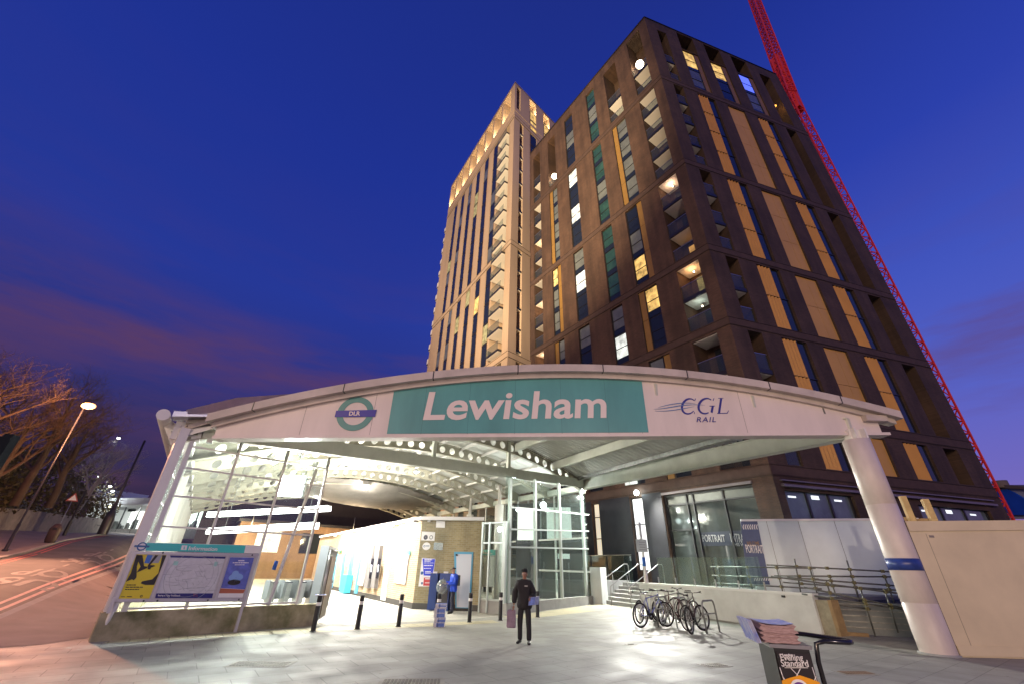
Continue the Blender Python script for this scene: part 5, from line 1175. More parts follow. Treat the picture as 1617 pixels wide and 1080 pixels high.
# corner balconies: every floor, standing proud of the recess
for i in range(3):
    z = zbands[i] + .8
    while z < zbands[i + 1] - 1.2:
        bm_ = MB(); bm_.hexa(B0 + BL_ * 1.5 + V(0, 0, z) - BNL * 2.05, BL_ * 3.1, BNL * 2.6, V(0, 0, .30), darkf); bl = part(bm_, 'balcony', None, tB)
        bm_ = MB(); bm_.hexa(B0 + BL_ * 1.56 + V(0, 0, z - .03) - BNL * 2.0, BL_ * 2.98, BNL * 2.5, V(0, 0, .028), soff); part(bm_, 'soffit', None, bl)
        if z > 20:
            bm_ = MB(); bm_.hexa(B0 + BL_ * 1.5 + V(0, 0, z + .3) + BNL * .52, BL_ * 3.1, BNL * .02, V(0, 0, 1.1)); bm_.hexa(B0 + BL_ * 4.58 + V(0, 0, z + .3) - BNL * .3, BL_ * .02, BNL * .82, V(0, 0, 1.1)); part(bm_, 'balustrade', glassd, bl)
        bm_ = MB(); bm_.hexa(B0 + BR_ * 1.41 + V(0, 0, z) - BNR * 1.15, BR_ * .88, BNR * 1.1, V(0, 0, .28), darkf); bm_.hexa(B0 + BR_ * 1.43 + V(0, 0, z - .03) - BNR * 1.1, BR_ * .84, BNR * 1.0, V(0, 0, .028), soff); part(bm_, 'side_balcony', None, tB)
        if z > 22:
            bm_ = MB(); bm_.hexa(p1 + V(0, 0, z) - BNL * 2.2 - BL_ * .3, BL_ * 1.9, BNL * 1.9, V(0, 0, .30), darkf); b2_ = part(bm_, 'end_balcony', None, tB)
            bm_ = MB(); bm_.hexa(p1 + V(0, 0, z - .03) - BNL * 2.15, BL_ * 1.55, BNL * 1.8, V(0, 0, .028), soff); bm_.hexa(p1 + V(0, 0, z + .3) - BNL * .34, BL_ * 1.6, BNL * .04, V(0, 0, 1.05), soff); bm_.hexa(p1 + V(0, 0, z + .3) - BNL * 2.2 + BL_ * 1.56, BL_ * .04, BNL * 1.9, V(0, 0, 1.05), soff); part(bm_, 'balcony_panel', None, b2_)
        z += 3.1
# ---------------------------------------------------------------- tower crane
cr_ = thing('tower_crane', 'red lattice tower crane lit from below rising behind the right edge of the brown tower', 'crane', PD(1568, 808, 62) * Vector((1, 1, 0)) if False else (0, 0, 0))
red = mat('crane_red', (.85, .05, .03), .5, noise_amt=.2, noise_scale=2)
def lattice(b, p, q, wd, seg, up=Vector((1, 0, 0))):
    p, q = Vector(p), Vector(q); d = (q - p); l = d.length; d.normalize(); x = d.cross(up).normalized(); y = d.cross(x); n = int(l / seg); h = wd / 2
    cs = [x * h + y * h, -x * h + y * h, -x * h - y * h, x * h - y * h]
    for c in cs: b.tube([p + c, q + c], wd * .09, 4, smooth=False)
    for i in range(n):
        a, e = p + d * (l * i / n), p + d * (l * (i + 1) / n)
        for k in range(4):
            c, c2 = cs[k], cs[(k + 1) % 4]; b.tube([a + c, a + c2], wd * .055, 4, smooth=False); b.tube([a + (c if i % 2 else c2), e + (c2 if i % 2 else c)], wd * .055, 4, smooth=False)
m0 = PD(1571, 800, 66); m0.z = 0; mt = PD(1266, 205, 66); mb0 = V(mt.x, mt.y, 0)
m0 = V((m0.x + mt.x) / 2, (m0.y + mt.y) / 2, 0)
mtop = PD(1262, 200, 66).z
lean0 = PD(1571, 806, 52); lean1 = PD(1247, 150, 66)
cb_ = PD(1573, 806, 66); cb2 = cb_ + (cb_ - lean1) * (cb_.z / (lean1.z - cb_.z))
b = MB(); lattice(b, cb2, lean1, 1.25, 1.4); part(b, 'mast', red, cr_)
j1 = PD(1176, -40, 78)
b = MB(); lattice(b, lean1, j1, 1.5, 1.5); part(b, 'jib', red, cr_)
b = MB(); b.beam(lean1 - V(0, 0, 5), lean1 + (j1 - lean1) * .22, 1.5, 1.6); part(b, 'cab', red, cr_)
q = V(PD(1590, 806, 60).x, PD(1590, 806, 60).y, 3)
# ================================================================== TERRACE, STEPS, HOARDINGS, SCAFFOLD RAILS
W0, W1 = V(10.80, 16.75, 0), V(5.15, 29.0, 0)          # front line of the retaining wall (near end, far end)
WD = (W1 - W0).normalized(); WN = Vector((-WD.y, WD.x, 0))
if WN.dot(-W0) < 0: WN = -WN                            # towards the forecourt
TZ = 1.08
p_st0 = G(1010, 962); s_end = (W1 - W0).length
sA = (PL(1012, 950, W0, WD) - W0).to_2d().length        # steps begin here
sB = (PL(950, 950, W0, WD) - W0).to_2d().length
b = MB(); tp_ = [W0 - WN * .3 + WD * .0, W0 - WN * .3 + WD * sA, W0 - WN * 2.2 + WD * sA, W0 - WN * 2.2 + WD * 26, A0 + AL * 26, A0 + AR * 20 , A0 + AR * 20 + V(0, -3, 0), W0 + V(3.4, 1.5, 0)]
b.prism([V(p.x, p.y, TZ - .12) for p in tp_], V(0, 0, .12)); struct(b.build('terrace', mat('terrace_paving', (.20, .20, .19), .8, noise_amt=.2, noise_scale=1)))
rw_ = thing('retaining_wall', 'long pale rendered retaining wall behind the bicycles', 'wall', W0)
b = MB(); b.hexa(W0, WD * sA, -WN * .3, V(0, 0, TZ + .02)); part(b, 'wall', concw, rw_)
b = MB(); b.hexa(W0 + WN * .03 - WD * .03, WD * (sA + .03), -WN * .36, V(0, 0, .09)); 
for v in b.v: pass
b.v = [(x, y, z + TZ + .02) for x, y, z in b.v]; part(b, 'coping', mat('coping', (.66, .69, .68), .6), rw_)
b = MB(); b.hexa(W0 + WD * 1.0 + WN * .001 + V(0, 0, TZ - .08), WD * .12, WN * .05, V(0, 0, .07)); part(b, 'wall_vent', darkf, rw_)
# end pier of brownish concrete beside the ramp
ep = thing('ramp_pier', 'short brownish concrete pier at the near end of the retaining wall', 'wall', W0)
b = MB(); b.hexa(W0 - WD * .42 - WN * .1, WD * .42, -WN * .5, V(0, 0, 1.0)); part(b, 'pier', mat('pier_concrete', (.34, .32, .23), .9, noise_amt=.35, noise_scale=3, bump=.2), ep)
b = MB(); b.hexa(W0 - WD * .55 - WN * .08, WD * .12, -WN * .4, V(0, 0, 1.02)); part(b, 'timber_edge', mat('plywood', (.32, .22, .11), .8, noise_amt=.3), ep)
# steps
stp = thing('steps', 'six pale stone steps rising from the forecourt to the brown tower terrace', 'steps', W0 + WD * sA)
b = MB(); ns = 6
for i in range(ns):
    b.hexa(W0 + WD * (sA + .02) - WN * (.33 * i), WD * (sB - sA - .04), -WN * (.33 * (ns - i) + .6), V(0, 0, TZ / ns) )
    b.v[-8:] = [(x, y, z + TZ / ns * i) for x, y, z in b.v[-8:]]
part(b, 'treads', mat('step_stone', (.36, .37, .36), .7, noise_amt=.2, noise_scale=1.5), stp)
b = MB(); b.hexa(W0 + WD * sB + WN * .05, WD * .25, -WN * 2.6, V(0, 0, TZ + .1)); part(b, 'side_wall', concw, stp)
# handrails
for i, (s_, lab) in enumerate(((sA + .25, 'steel handrail at the right side of the steps, beside the retaining wall'), (sA + (sB - sA) * .55, 'steel handrail up the middle of the steps'), (sB - .2, 'steel handrail at the far left side of the steps'))):
    c_ = W0 + WD * s_; t_ = thing('handrail', lab, 'handrail', c_, 0, 'steel handrails of the steps'); b = MB()
    b.tube([c_ + WN * .45 + V(0, 0, 0), c_ + WN * .45 + V(0, 0, .88), c_ + WN * .40 + V(0, 0, .96), c_ - WN * 1.75 + V(0, 0, TZ + .98), c_ - WN * 2.0 + V(0, 0, TZ + .98), c_ - WN * 2.06 + V(0, 0, TZ + .9), c_ - WN * 2.06 + V(0, 0, TZ)], .024, 8); part(b, 'tube', steel, t_)
    b = MB(); b.tube([c_ - WN * .8 + V(0, 0, .45), c_ - WN * .8 + V(0, 0, 1.48)], .02, 8); part(b, 'baluster', steel, t_)
bl_ = thing('pale_block', 'tall pale rendered block between the glass lobby and the steps', 'wall', W1)
q0 = G(934, 953); b = MB(); b.hexa(q0 + V(.02, 0, 0), V(.55, -.35, 0), V(.5, .75, 0), V(0, 0, 1.85)); part(b, 'block', concw, bl_)
# glass balustrade on the wall and terrace edge
gb = thing('glass_balustrade', 'clear glass balustrade with steel clamps standing on the retaining wall', 'balustrade', W0)
b = MB()
for k in range(5): s_ = .25 + (sA - 3.2) / 5 * k + 1.6; b.hexa(W0 + WD * s_ - WN * .15 + V(0, 0, TZ + .12), WD * ((sA - 3.2) / 5 - .06), -WN * .015, V(0, 0, 1.15))
part(b, 'glass_panel', glassmat('green_glass', (.84, .92, .89), .08, .965), gb)
b = MB()
for k in range(6): s_ = .25 + (sA - 3.2) / 5 * k + 1.6; b.box(W0 + WD * s_ - WN * .155 + V(0, 0, TZ + .1), .05, .05, .3)
part(b, 'clamp', steel, gb)
gb2 = thing('terrace_balustrade', 'dark glass balustrade of the upper terrace beside the lit doorway', 'balustrade', W1)
b = MB(); e0_, e1_ = W0 - WN * 2.3 + WD * (sB - .3), W0 - WN * 2.3 + WD * (sB + 5); b.hexa(e0_ + V(0, 0, TZ), e1_ - e0_, WN * .015, V(0, 0, 1.5)); part(b, 'glass_panel', glassmat('smoke_glass', (.35, .42, .42), .1, .95), gb2)
b = MB(); b.beam(e0_ + V(0, 0, TZ + 1.5), e1_ + V(0, 0, TZ + 1.5), .04, .03); part(b, 'rail', steel, gb2)
# white lamp/CCTV post beside the steps with notice and blue band
pp = G(1026, 962); wp = thing('white_post', 'white round steel post with a blue band and a white notice behind the bicycles', 'post', (pp.x, pp.y, 0))
tz = PL(1012, 790, pp, V(1, .1, 0)).z
b = MB(); b.lathe((pp.x, pp.y, 0), [(.11, 0), (.11, 1.5), (.085, 1.7), (.07, 1.75), (.07, 4.1), (0, 4.1)], 14); pst = part(b, 'pole', signw, wp)
b = MB(); b.lathe((pp.x, pp.y, 1.95), [(.086, 0), (.088, .0), (.088, .42), (.086, .42)], 14); part(b, 'blue_band', mat('band_blue3', (.02, .12, .5), .4), wp)
b = MB(); b.box((pp.x - .05, pp.y - .12, 2.62), .62, .02, .62, R(10)); nb_ = part(b, 'notice', mat('notice_mint', (.70, .78, .74), .4), wp)
b = MB()
for i in range(4): b.box((pp.x - .02, pp.y - .135, 2.72 + i * .12), .4 - .08 * (i % 2), .004, .025, R(10))
part(b, 'print_lines', mat('print_grey2', (.35, .38, .38), .5), nb_)
# white hoarding with navy banner on the terrace
def hz(px, py, D): return PD(px, py, D)
HB0, HB1 = PD(1170, 823, 24.0), PD(1450, 819, 26.2); HB0.z = HB1.z = 0; HD_ = (HB1 - HB0).normalized(); HN = Vector((HD_.y, -HD_.x, 0))
ho = thing('white_hoarding', 'white site hoarding panels behind the scaffold rails, joined by thin dark seams', 'hoarding', HB0)
HL = (HB1 - HB0).length
b = MB(); b.hexa(HB0 + V(0, 0, .4), HD_ * HL, -HN * .1, V(0, 0, 3.62)); part(b, 'panel', mat('hoarding_white', (.72, .82, .83), .5, noise_amt=.12, noise_scale=.5), ho)
b = MB()
for px in (1217, 1268, 1326, 1385): p = PL(px, 850, HB0, HD_); b.hexa(V(p.x, p.y, .4) + HN * .001, HD_ * .012, HN * .004, V(0, 0, 3.6))
part(b, 'panel_joint', darkf, ho)
b = MB(); b.hexa(HB0 + V(0, 0, 3.93), HD_ * HL, HN * .05, V(0, 0, .09)); part(b, 'cap_rail', signw, ho)
def HP(x, y, off=.0): return PL(1040 + x / 5.4, 740 + y / 5.4, HB0 + HN * off, HD_)
b = MB(); b.prism([HP(760, 985, .004), HP(950, 985, .004), HP(840, 440, .004), HP(697, 440, .004)], HN * .01); bn = part(b, 'banner', mat('banner_navy', (.075, .105, .22), .5, noise_amt=.15), ho)
b = MB()
for i in range(7):
    x = 715 + i * 19
    for sgn in (0, 1):
        b.prism([HP(x, 492, .016), HP(x + 9, 492, .016), HP(x + 17, 472 if sgn else 514, .016), HP(x + 8, 472 if sgn else 514, .016)], HN * .003)
part(b, 'chevrons', signw, bn)
text3('banner_lettering', 'WELCOME', HP(755, 652, .018), HP(862, 652, .018), UZ * .17, mat('print_ochre', (.38, .22, .08), .5), bn)
text3('banner_lettering', 'PORTRAIT', HP(752, 712, .018), HP(902, 718, .018), UZ * .34, signw, bn, bold=.01)
b = MB()
for i in range(8): x = 812 + i * 20; b.prism([HP(x, 952, .016), HP(x + 9, 952, .016), HP(x + 16, 928, .016), HP(x + 7, 928, .016)], HN * .003)
part(b, 'lower_pattern', signw, bn)
# timber posts and cap behind the white hoarding, right of the column
tf = thing('timber_fence', 'rough timber fence with two pale posts rising behind the cream hoarding', 'fence', PD(1430, 810, 24) )
tim = mat('timber', (.36, .24, .12), .8, noise_amt=.4, noise_scale=3, stretch=(1, 1, .2))
f0 = PD(1410, 820, 21); f0.z = 0; f1 = PD(1545, 812, 21); f1.z = 0; fdv = (f1 - f0).normalized()
zt0 = PD(1430, 795, 21).z; b = MB()
for i in range(7): b.hexa(f0 + fdv * (i * .33) , fdv * .31, V(0, .04, 0), V(0, 0, zt0 - .42 + .22 * math.sin(i * 1.3) * .2 - i * .05))
part(b, 'board', tim, tf); b = MB()
for px in (1424, 1457): p = PL(px, 800, f0, fdv); zz = PL(px, 783 if px < 1430 else 788, f0, fdv).z; b.hexa(V(p.x, p.y - .12, 0), fdv * .16, V(0, .1, 0), V(0, 0, zz))
part(b, 'post', mat('timber_pale', (.50, .35, .17), .8, noise_amt=.2), tf)
# cream hoarding at the right
c0 = G(1517, 1037); c1 = G(1617, 1040); cd = V(1, -.02, 0).normalized(); cn = V(-.02, -1, 0)
CH = PL(1436, 822, c0 + V(-.0, 0, 0), V(0, 1, 0)).z
CHZ = PD(1435, 822, math.hypot(c0.x, c0.y)).z
ch = thing('cream_hoarding', 'large smooth cream plywood hoarding running off the right edge beside the column', 'hoarding', c0)
b = MB(); zR_ = PL(1617, 812, c0, cd).z; poly = [c0, c0 + cd * 9, c0 + cd * 9 + V(0, 0, zR_), c0 + V(0, 0, CHZ)]; b.prism(poly, -cn * .08); crm = mat('cream_paint', (.70, .60, .40), .5, noise_amt=.12, noise_scale=.7); part(b, 'panel', crm, ch)
b = MB(); b.beam(c0 + cn * .02 + V(0, 0, CHZ - .14), c0 + cd * 9 + cn * .02 + V(0, 0, zR_ - .14), .02, .26); b.beam(c0 + cn * .02 + V(0, 0, .14), c0 + cd * 9 + cn * .02 + V(0, 0, .14), .02, .22)
part(b, 'edge_board', crm, ch)
b = MB(); pA = PL(1462, 842, c0 + cn * .004, cd); pB = PL(1535, 1022, c0 + cn * .004, cd); b.beam(pA, pB, .004, .008); b.hexa(PL(1468, 848, c0 + cn * .004, cd), cd * .14, cn * .004, V(0, 0, .06)); part(b, 'scuff', seam, ch)
b = MB(); b.hexa(c0 - V(.03, .0, 0), V(0, .1, 0), V(.03, 0, 0), V(0, 0, CHZ + .02)); part(b, 'end_edge', darkf, ch)
# ramp pit with grey boarded sides
rp0 = W0 + V(.15, -.15, 0)
r1, r2 = G(1300, 1001), G(1452, 1012)
rpd = (V(r2.x, r2.y, 0) - V(r1.x, r1.y, 0)).normalized()
rs = thing('ramp_wall', 'grey panelled low wall of the access ramp behind the scaffold poles', 'wall', r1)
gsl = mat('ramp_grey', (.22, .25, .26), .6, noise_amt=.15, noise_scale=2)
b = MB(); rn = V(-rpd.y, rpd.x, 0); b.hexa(r1 + rn * .9, rpd * 4.2, rn * .12, V(0, 0, .95), gsl)
for k in range(5): b.hexa(r1 + rn * .88 + V(0, 0, .18 + .17 * k), rpd * 4.2, rn * .02, V(0, 0, .03), galv)
part(b, 'boards', None, rs)
b = MB(); b.hexa(r1 + rn * .25, rpd * 1.3, -rn * .1, V(0, 0, .10)); part(b, 'kick_board', MATS['plywood'], rs)
# scaffold guard rails: every standard and ledger is part of one rail
def scaffold(lab, posts, rails, r=.026, group=True):
    t_ = thing('scaffold_rail', lab, 'scaffold rail', posts[0][0], 0, 'scaffold tube guard rails on the ramp'); 
    for p, q in posts: b = MB(); b.tube([p, q], r, 8); part(b, 'standard', mat('scaffold_steel', (.16, .17, .16), .5, .6, noise_amt=.4, noise_scale=5), t_)
    for p, q in rails: b = MB(); b.tube([p, q], r, 8); part(b, 'ledger', mat('scaffold_steel', (.16, .17, .16), .5, .6, noise_amt=.4, noise_scale=5), t_)
    b = MB()
    for p, q in posts:
        for (a, c) in rails:
            den = (c - a).to_2d().length; u = max(0, min(1, (p - a).to_2d().dot((c - a).to_2d()) / den ** 2)); x = a.lerp(c, u)
            if (x - p).to_2d().length < .5: b.box((x.x, x.y, x.z - .05), .09, .09, .1)
    part(b, 'clamp', mat('clamp_brass', (.20, .18, .09), .5, .4), t_)
zf = lambda x, y: (1200 + x / 5.775, 840 + y / 5.775)
def seg(O, d, pts): return [(PL(*zf(*a), O, d), PL(*zf(*c), O, d)) for a, c in pts]
Oa = V(r1.x, r1.y, 0) - rpd * .6 + rn * .05
scaffold('front scaffold rail with three slanting poles beside the round column', seg(Oa, rpd, [((605, 440), (712, 812)), ((915, 510), (1055, 950)), ((1135, 515), (1262, 915))]), seg(Oa, rpd, [((100, 400), (1290, 560)), ((400, 500), (1320, 690)), ((650, 650), (1010, 700)), ((380, 560), (1330, 705))]))
Ob = Oa + rn * 1.1
scaffold('rear scaffold rail with tall poles against the white hoarding', seg(Ob, rpd, [((315, 240), (385, 620)), ((630, 385), (745, 735)), ((792, 255), (935, 715)), ((1130, 385), (1272, 765))]), seg(Ob, rpd, [((60, 295), (1230, 360)), ((130, 395), (1240, 405)), ((250, 410), (1280, 490)), ((210, 455), (1290, 530))]))
scaffold('long low scaffold rail along the top of the retaining wall', [(W0 - WN * .5 + WD * s + V(0, 0, TZ), W0 - WN * .5 + WD * s + V(0, 0, TZ + .95)) for s in (.1, 1.4, 2.7, 4.2)], [(W0 - WN * .5 - WD * .1 + V(0, 0, TZ + h), W0 - WN * .5 + WD * 4.6 + V(0, 0, TZ + h)) for h in (.25, .55, .9)])
# distant blue and white building
bb = thing('blue_building', 'distant rounded white building with a big blue curved panel beyond the cream hoarding', 'building', PD(1600, 800, 120))
o0, o1 = PD(1556, 800, 120), PD(1680, 800, 110); o0.z = o1.z = 0; od = (o1 - o0).normalized(); on = Vector((od.y, -od.x, 0)); z_t = PL(1590, 765, o0, od).z; z_m = PL(1560, 772, o0, od).z
def BP(x, y, off=0): return PL(1500 + x / 6.75, 700 + y / 6.75, o0 + on * off, od)
b = MB(); poly = [BP(380, 800), BP(385, 515), BP(430, 478), BP(610, 470), BP(800, 480), BP(1200, 540), BP(1200, 800)]; b.prism(poly, -on * 18); part(b, 'wall', mat('far_white', (.42, .46, .50), .6), bb)
b = MB(); poly = [BP(400, 480), BP(470, 455), BP(600, 438), BP(800, 452), BP(1200, 500), BP(1200, 542), BP(800, 482), BP(610, 472), BP(430, 480)]; b.prism([p + on * .4 for p in poly], -on * 18); part(b, 'roof', mat('far_roof', (.16, .13, .11), .8), bb)
b = MB(); poly = [BP(395, 510, .1), BP(620, 485, .1), BP(700, 520, .1), BP(790, 575, .1), BP(1000, 760, .1), BP(660, 760, .1), BP(600, 690, .1), BP(520, 630, .1), BP(430, 585, .1)]; b.prism(poly, on * .2); part(b, 'blue_panel', mat('far_blue', (.01, .10, .62), .5, noise_amt=.3, noise_scale=.2), bb)
b = MB(); q = BP(548, 440); b.lathe((q.x, q.y, q.z - .5), [(1.0, 0), (1.0, 1.2), (0, 1.3)], 12); part(b, 'roof_vent', MATS['far_roof'], bb)
# ================================================================== BOLLARDS
def bollard_parts(t):
    b = MB(); b.lathe((0, 0, 0), [(.072, 0), (.072, .68), (.066, .69), (.066, .76), (.072, .77), (.072, .90), (.06, .915), (0, .915)], 16); part(b, 'shaft', black, t, True)
    b = MB(); b.lathe((0, 0, .655), [(.0735, 0), (.0745, .002), (.0745, .088), (.0735, .09)], 16); part(b, 'reflective_band', mat('band_white', (.75, .75, .72), .4), t, True)
    b = MB(); b.lathe((0, 0, 0), [(.10, 0), (.10, .012), (.075, .02)], 16); part(b, 'base_plate', black, t, True)
blabs = ['black bollard with a blue and white newspaper laid on its top, leftmost in the row', 'black bollard second from the left, in the bright opening of the concourse', 'black bollard third from the left, in front of the brick kiosk side wall', 'black bollard mostly hidden behind the stack of newspapers', 'black bollard in front of the blue framed white door', 'black bollard in front of the small information board', 'black bollard beside the standing newspaper vendor, rightmost in the row']
bproto = None
for i, (px, py) in enumerate(((494, 997), (564, 993), (629, 989), (690, 985), (741, 982), (790, 979), (849, 974))):
    p = G(px, py)
    if bproto is None: bproto = thing('bollard', blabs[0], 'bollard', p, 0, 'black bollards across the station entrance'); bollard_parts(bproto)
    else: dup(bproto, p, 0, blabs[i])
p = G(494, 997); np_ = thing('folded_newspaper', 'folded blue and white newspaper lying on top of the leftmost bollard', 'newspaper', (p.x, p.y, .92), R(30))
b = MB(); b.box((0, 0, 0), .30, .22, .018); part(b, 'pages', signw, np_, True); b = MB(); b.box((0, .0, .0185), .30, .22, .004); part(b, 'cover', mat('np_blue', (.12, .2, .55), .5, noise_amt=.4, noise_scale=12), np_, True)
# stack of newspaper bundles on the paving
p = G(693, 989)
for k in range(5):
    o = thing('newspaper_bundle', ['bottom', 'second from the bottom', 'middle', 'second from the top', 'topmost'][k] + ' bundle of blue and white newspapers in the stack by the bollards', 'newspaper bundle', (p.x + .015 * math.sin(k * 2), p.y + .0, .002 + .132 * k), R(6 + 4 * math.sin(k * 1.7)), 'bundles of free newspapers')
    b = MB(); rr2 = random.Random(k)
    for j in range(6): b.box((rr2.uniform(-.006, .006), rr2.uniform(-.006, .006), .021 * j), .37, .28, .019, R(rr2.uniform(-1.5, 1.5)))
    part(b, 'papers', mat('newsprint_white', (.62, .62, .64), .7, noise_amt=.2, noise_scale=14), o, True)
    b = MB(); b.box((.04, -.1415, .012), .26, .006, .10); b.box((0, 0, .1265), .36, .27, .003); part(b, 'blue_cover', mat('np_blue'), o, True)
    b = MB(); b.box((-.05, 0, -.001), .012, .292, .133); part(b, 'strap', darkf, o, True)
# ================================================================== NEWSPAPER STAND
ks = G(1250, 1100); kz = 1.0
K_ = thing('newspaper_stand', 'black wheeled newspaper stand with white lettering on its tilted front panel', 'newspaper stand', (0, 0, 0))
D0 = 4.2
ft_l = PD(1222, 1026, 4.05); 
zg = lambda x, y: (1160 + x / 8.085, 960 + y / 8.085)
kO = PD(*zg(720, 480), 3.75); kdir = dirv(104); kn_ = Vector((kdir.y, -kdir.x, 0)); UPV = V(0, 0, 1)
def KS(x, y, off=0): return PL(*zg(x, y), kO + kn_ * off, kdir)
TL, TR = KS(500, 530), KS(945, 500); zt_ = (TL.z + TR.z) / 2
wid = (TR - TL).to_2d().length
TLg, TRg = V(TL.x, TL.y, zt_), V(TL.x, TL.y, zt_) + kdir * wid
b = MB(); dep = .36
b.hexa(V(TL.x, TL.y, .10), kdir * wid, -kn_ * dep, V(0, 0, zt_ - .10)); body = part(b, 'cabinet', black, K_)
b = MB(); b.hexa(V(TL.x, TL.y, .16) + kn_ * .004 + kdir * .01, kdir * (wid - .02), kn_ * .012, V(0, 0, zt_ - .18)); fp = part(b, 'front_panel', mat('panel_black', (.022, .018, .02), .35), K_)
F_ = lambda x, y, off=.02: KS(x, y, off)
text3('masthead_lettering', 'London', F_(612, 604), F_(742, 604), UZ * .012, signw, fp, bold=.02)
text3('masthead_lettering', 'Evening', F_(590, 660), F_(875, 664), UZ * .033, signw, fp, bold=.0)
text3('masthead_lettering', 'Standard', F_(600, 738), F_(943, 742), UZ * .034, signw, fp, bold=.0)
b = MB()
for p, q in (((575, 750), (650, 970)), ((640, 757), (935, 757)), ((990, 750), (1060, 970)), ((720, 765), (880, 930)), ((840, 768), (740, 960)), ((620, 880), (690, 960)), ((1040, 870), (1000, 960))): b.tube([F_(*p), F_(*q)], .0022, 6)
part(b, 'line_pattern', signw, fp)
b = MB(); b.prism([F_(600, 920, .022), F_(640, 1100, .022), F_(1140, 1100, .022), F_(1080, 940, .022), F_(960, 895, .022), F_(830, 852, .022), F_(700, 885, .022)], kn_ * .004); part(b, 'orange_print', mat('print_orange', (.80, .34, .01), .4), fp)
b = MB(); c_ = F_(840, 1045, .028); ring(b, c_, .055, kdir, UZ, kn_, .02, 30); part(b, 'round_print', signw, fp); b = MB(); ring(b, c_ + kn_ * .004, .042, kdir, UZ, kn_, .02, 30); part(b, 'round_print_centre', mat('print_plum', (.12, .03, .25), .5), fp)
# left side board (wider black flank) and handle
b = MB();  b.hexa(V(TL.x, TL.y, zt_) - kdir * .02, kdir * (wid + .04), -kn_ * dep, V(0, 0, .02)); part(b, 'tray', mat('tray_metal', (.35, .35, .36), .35, .7), K_)
hb = TRg + V(0, 0, -.02)
Hh = lambda x, y, off: PL(*zg(x, y), kO + kn_ * off, kdir)
b = MB(); pts = [V(TRg.x, TRg.y, .15) + kdir * .035, V(TRg.x, TRg.y, zt_ - .06) + kdir * .035, V(TRg.x, TRg.y, zt_ + .035) + kdir * .05, V(TRg.x, TRg.y, zt_ + .05) + kdir * .10, V(TRg.x, TRg.y, zt_ + .05) + kdir * .24, V(TRg.x, TRg.y, zt_ + .05) + kdir * .265 - kn_ * .03, V(TRg.x, TRg.y, zt_ + .05) + kdir * .25 - kn_ * .12, V(TRg.x, TRg.y, zt_ + .05) + kdir * .1 - kn_ * (dep - .03), V(TRg.x, TRg.y, zt_ + .05) - kdir * .05 - kn_ * (dep + .01), V(TRg.x, TRg.y, zt_ - .1) - kdir * .06 - kn_ * (dep + .01)]
b.tube(pts, .014, 10); part(b, 'handle', mat('handle_black', (.012, .012, .014), .18), K_)
for sx in (.08, wid - .08):
    b = MB(); c_ = V(TL.x, TL.y, .06) + kdir * sx - kn_ * .05; b.lathe(c_ - kdir * .015, [(.0, 0), (.05, 0), (.06, .008), (.06, .022), (.05, .03), (0, .03)], 16, ax=kdir); part(b, 'wheel', rubber, K_)
# newspapers lying on the stand
ns_ = thing('newspaper_pile', 'thick pile of pink edged newspapers on top of the black stand', 'newspapers', V(TL.x, TL.y, zt_ + .022))
b = MB(); rr3 = random.Random(5); hgt = .105; n = 26
for j in range(n):
    z = zt_ + .024 + hgt * j / n; dx = rr3.uniform(-.004, .004) + (.01 * math.sin(j * .9)); dy = rr3.uniform(-.004, .004)
    c_ = V(TL.x, TL.y, z) + kdir * (-.045 + dx) + kn_ * (-.015 + dy); w2 = wid + .0
    nseg = 8; vs = []; fs = []
    for i in range(nseg + 1):
        sag = -.010 * math.sin(math.pi * i / nseg) * (j / n) + .002 * math.sin(i * 1.7 + j * .3)
        for k_, dd in ((0, 0), (1, -dep + .04)):
            for hh_ in (0, .0042): vs.append(c_ + kdir * (w2 * i / nseg) + kn_ * dd + V(0, 0, sag + hh_))
    for i in range(nseg):
        a = 4 * i; fs += [(a, a + 4, a + 5, a + 1), (a + 1, a + 5, a + 7, a + 3), (a + 3, a + 7, a + 6, a + 2), (a + 2, a + 6, a + 4, a)]
    fs += [(0, 1, 3, 2), (4 * nseg, 4 * nseg + 2, 4 * nseg + 3, 4 * nseg + 1)]
    b.add(vs, fs)
part(b, 'pages', mat('pink_newsprint', (.46, .33, .32), .8, noise_amt=.2, noise_scale=40, stretch=(1, 1, 12), col2=(.24, .14, .14)), ns_)
b = MB(); vs = []; fs = []; nseg = 10; z = zt_ + .024 + hgt + .0045; c_ = V(TL.x, TL.y, z) + kdir * -.045 + kn_ * -.015
for i in range(nseg + 1):
    sag = -.010 * math.sin(math.pi * i / nseg)
    for dd in (0, -dep + .04): vs.append(c_ + kdir * (w2 * i / nseg) + kn_ * dd + V(0, 0, sag + .002))
for i in range(nseg): a = 2 * i; fs.append((a, a + 2, a + 3, a + 1))
b.add(vs, fs, mat('cover_blue', (.10, .15, .50), .6, noise_amt=.5, noise_scale=14, col2=(.55, .55, .62)))
part(b, 'front_page', None, ns_)
fn2 = thing('leaning_newspaper', 'blue front page newspaper leaning against the left end of the pile on the stand', 'newspaper', V(TL.x, TL.y, zt_) - kdir * .1)
b = MB(); c_ = V(TL.x, TL.y, zt_ + .02) - kdir * .05
for k in range(3): b.hexa(c_ - kdir * (.012 + .01 * k) + kn_ * .0, -kn_ * (dep - .05), -kdir * .006, V(0, 0, .125) - kdir * .035)
part(b, 'pages', MATS['cover_blue'], fn2)
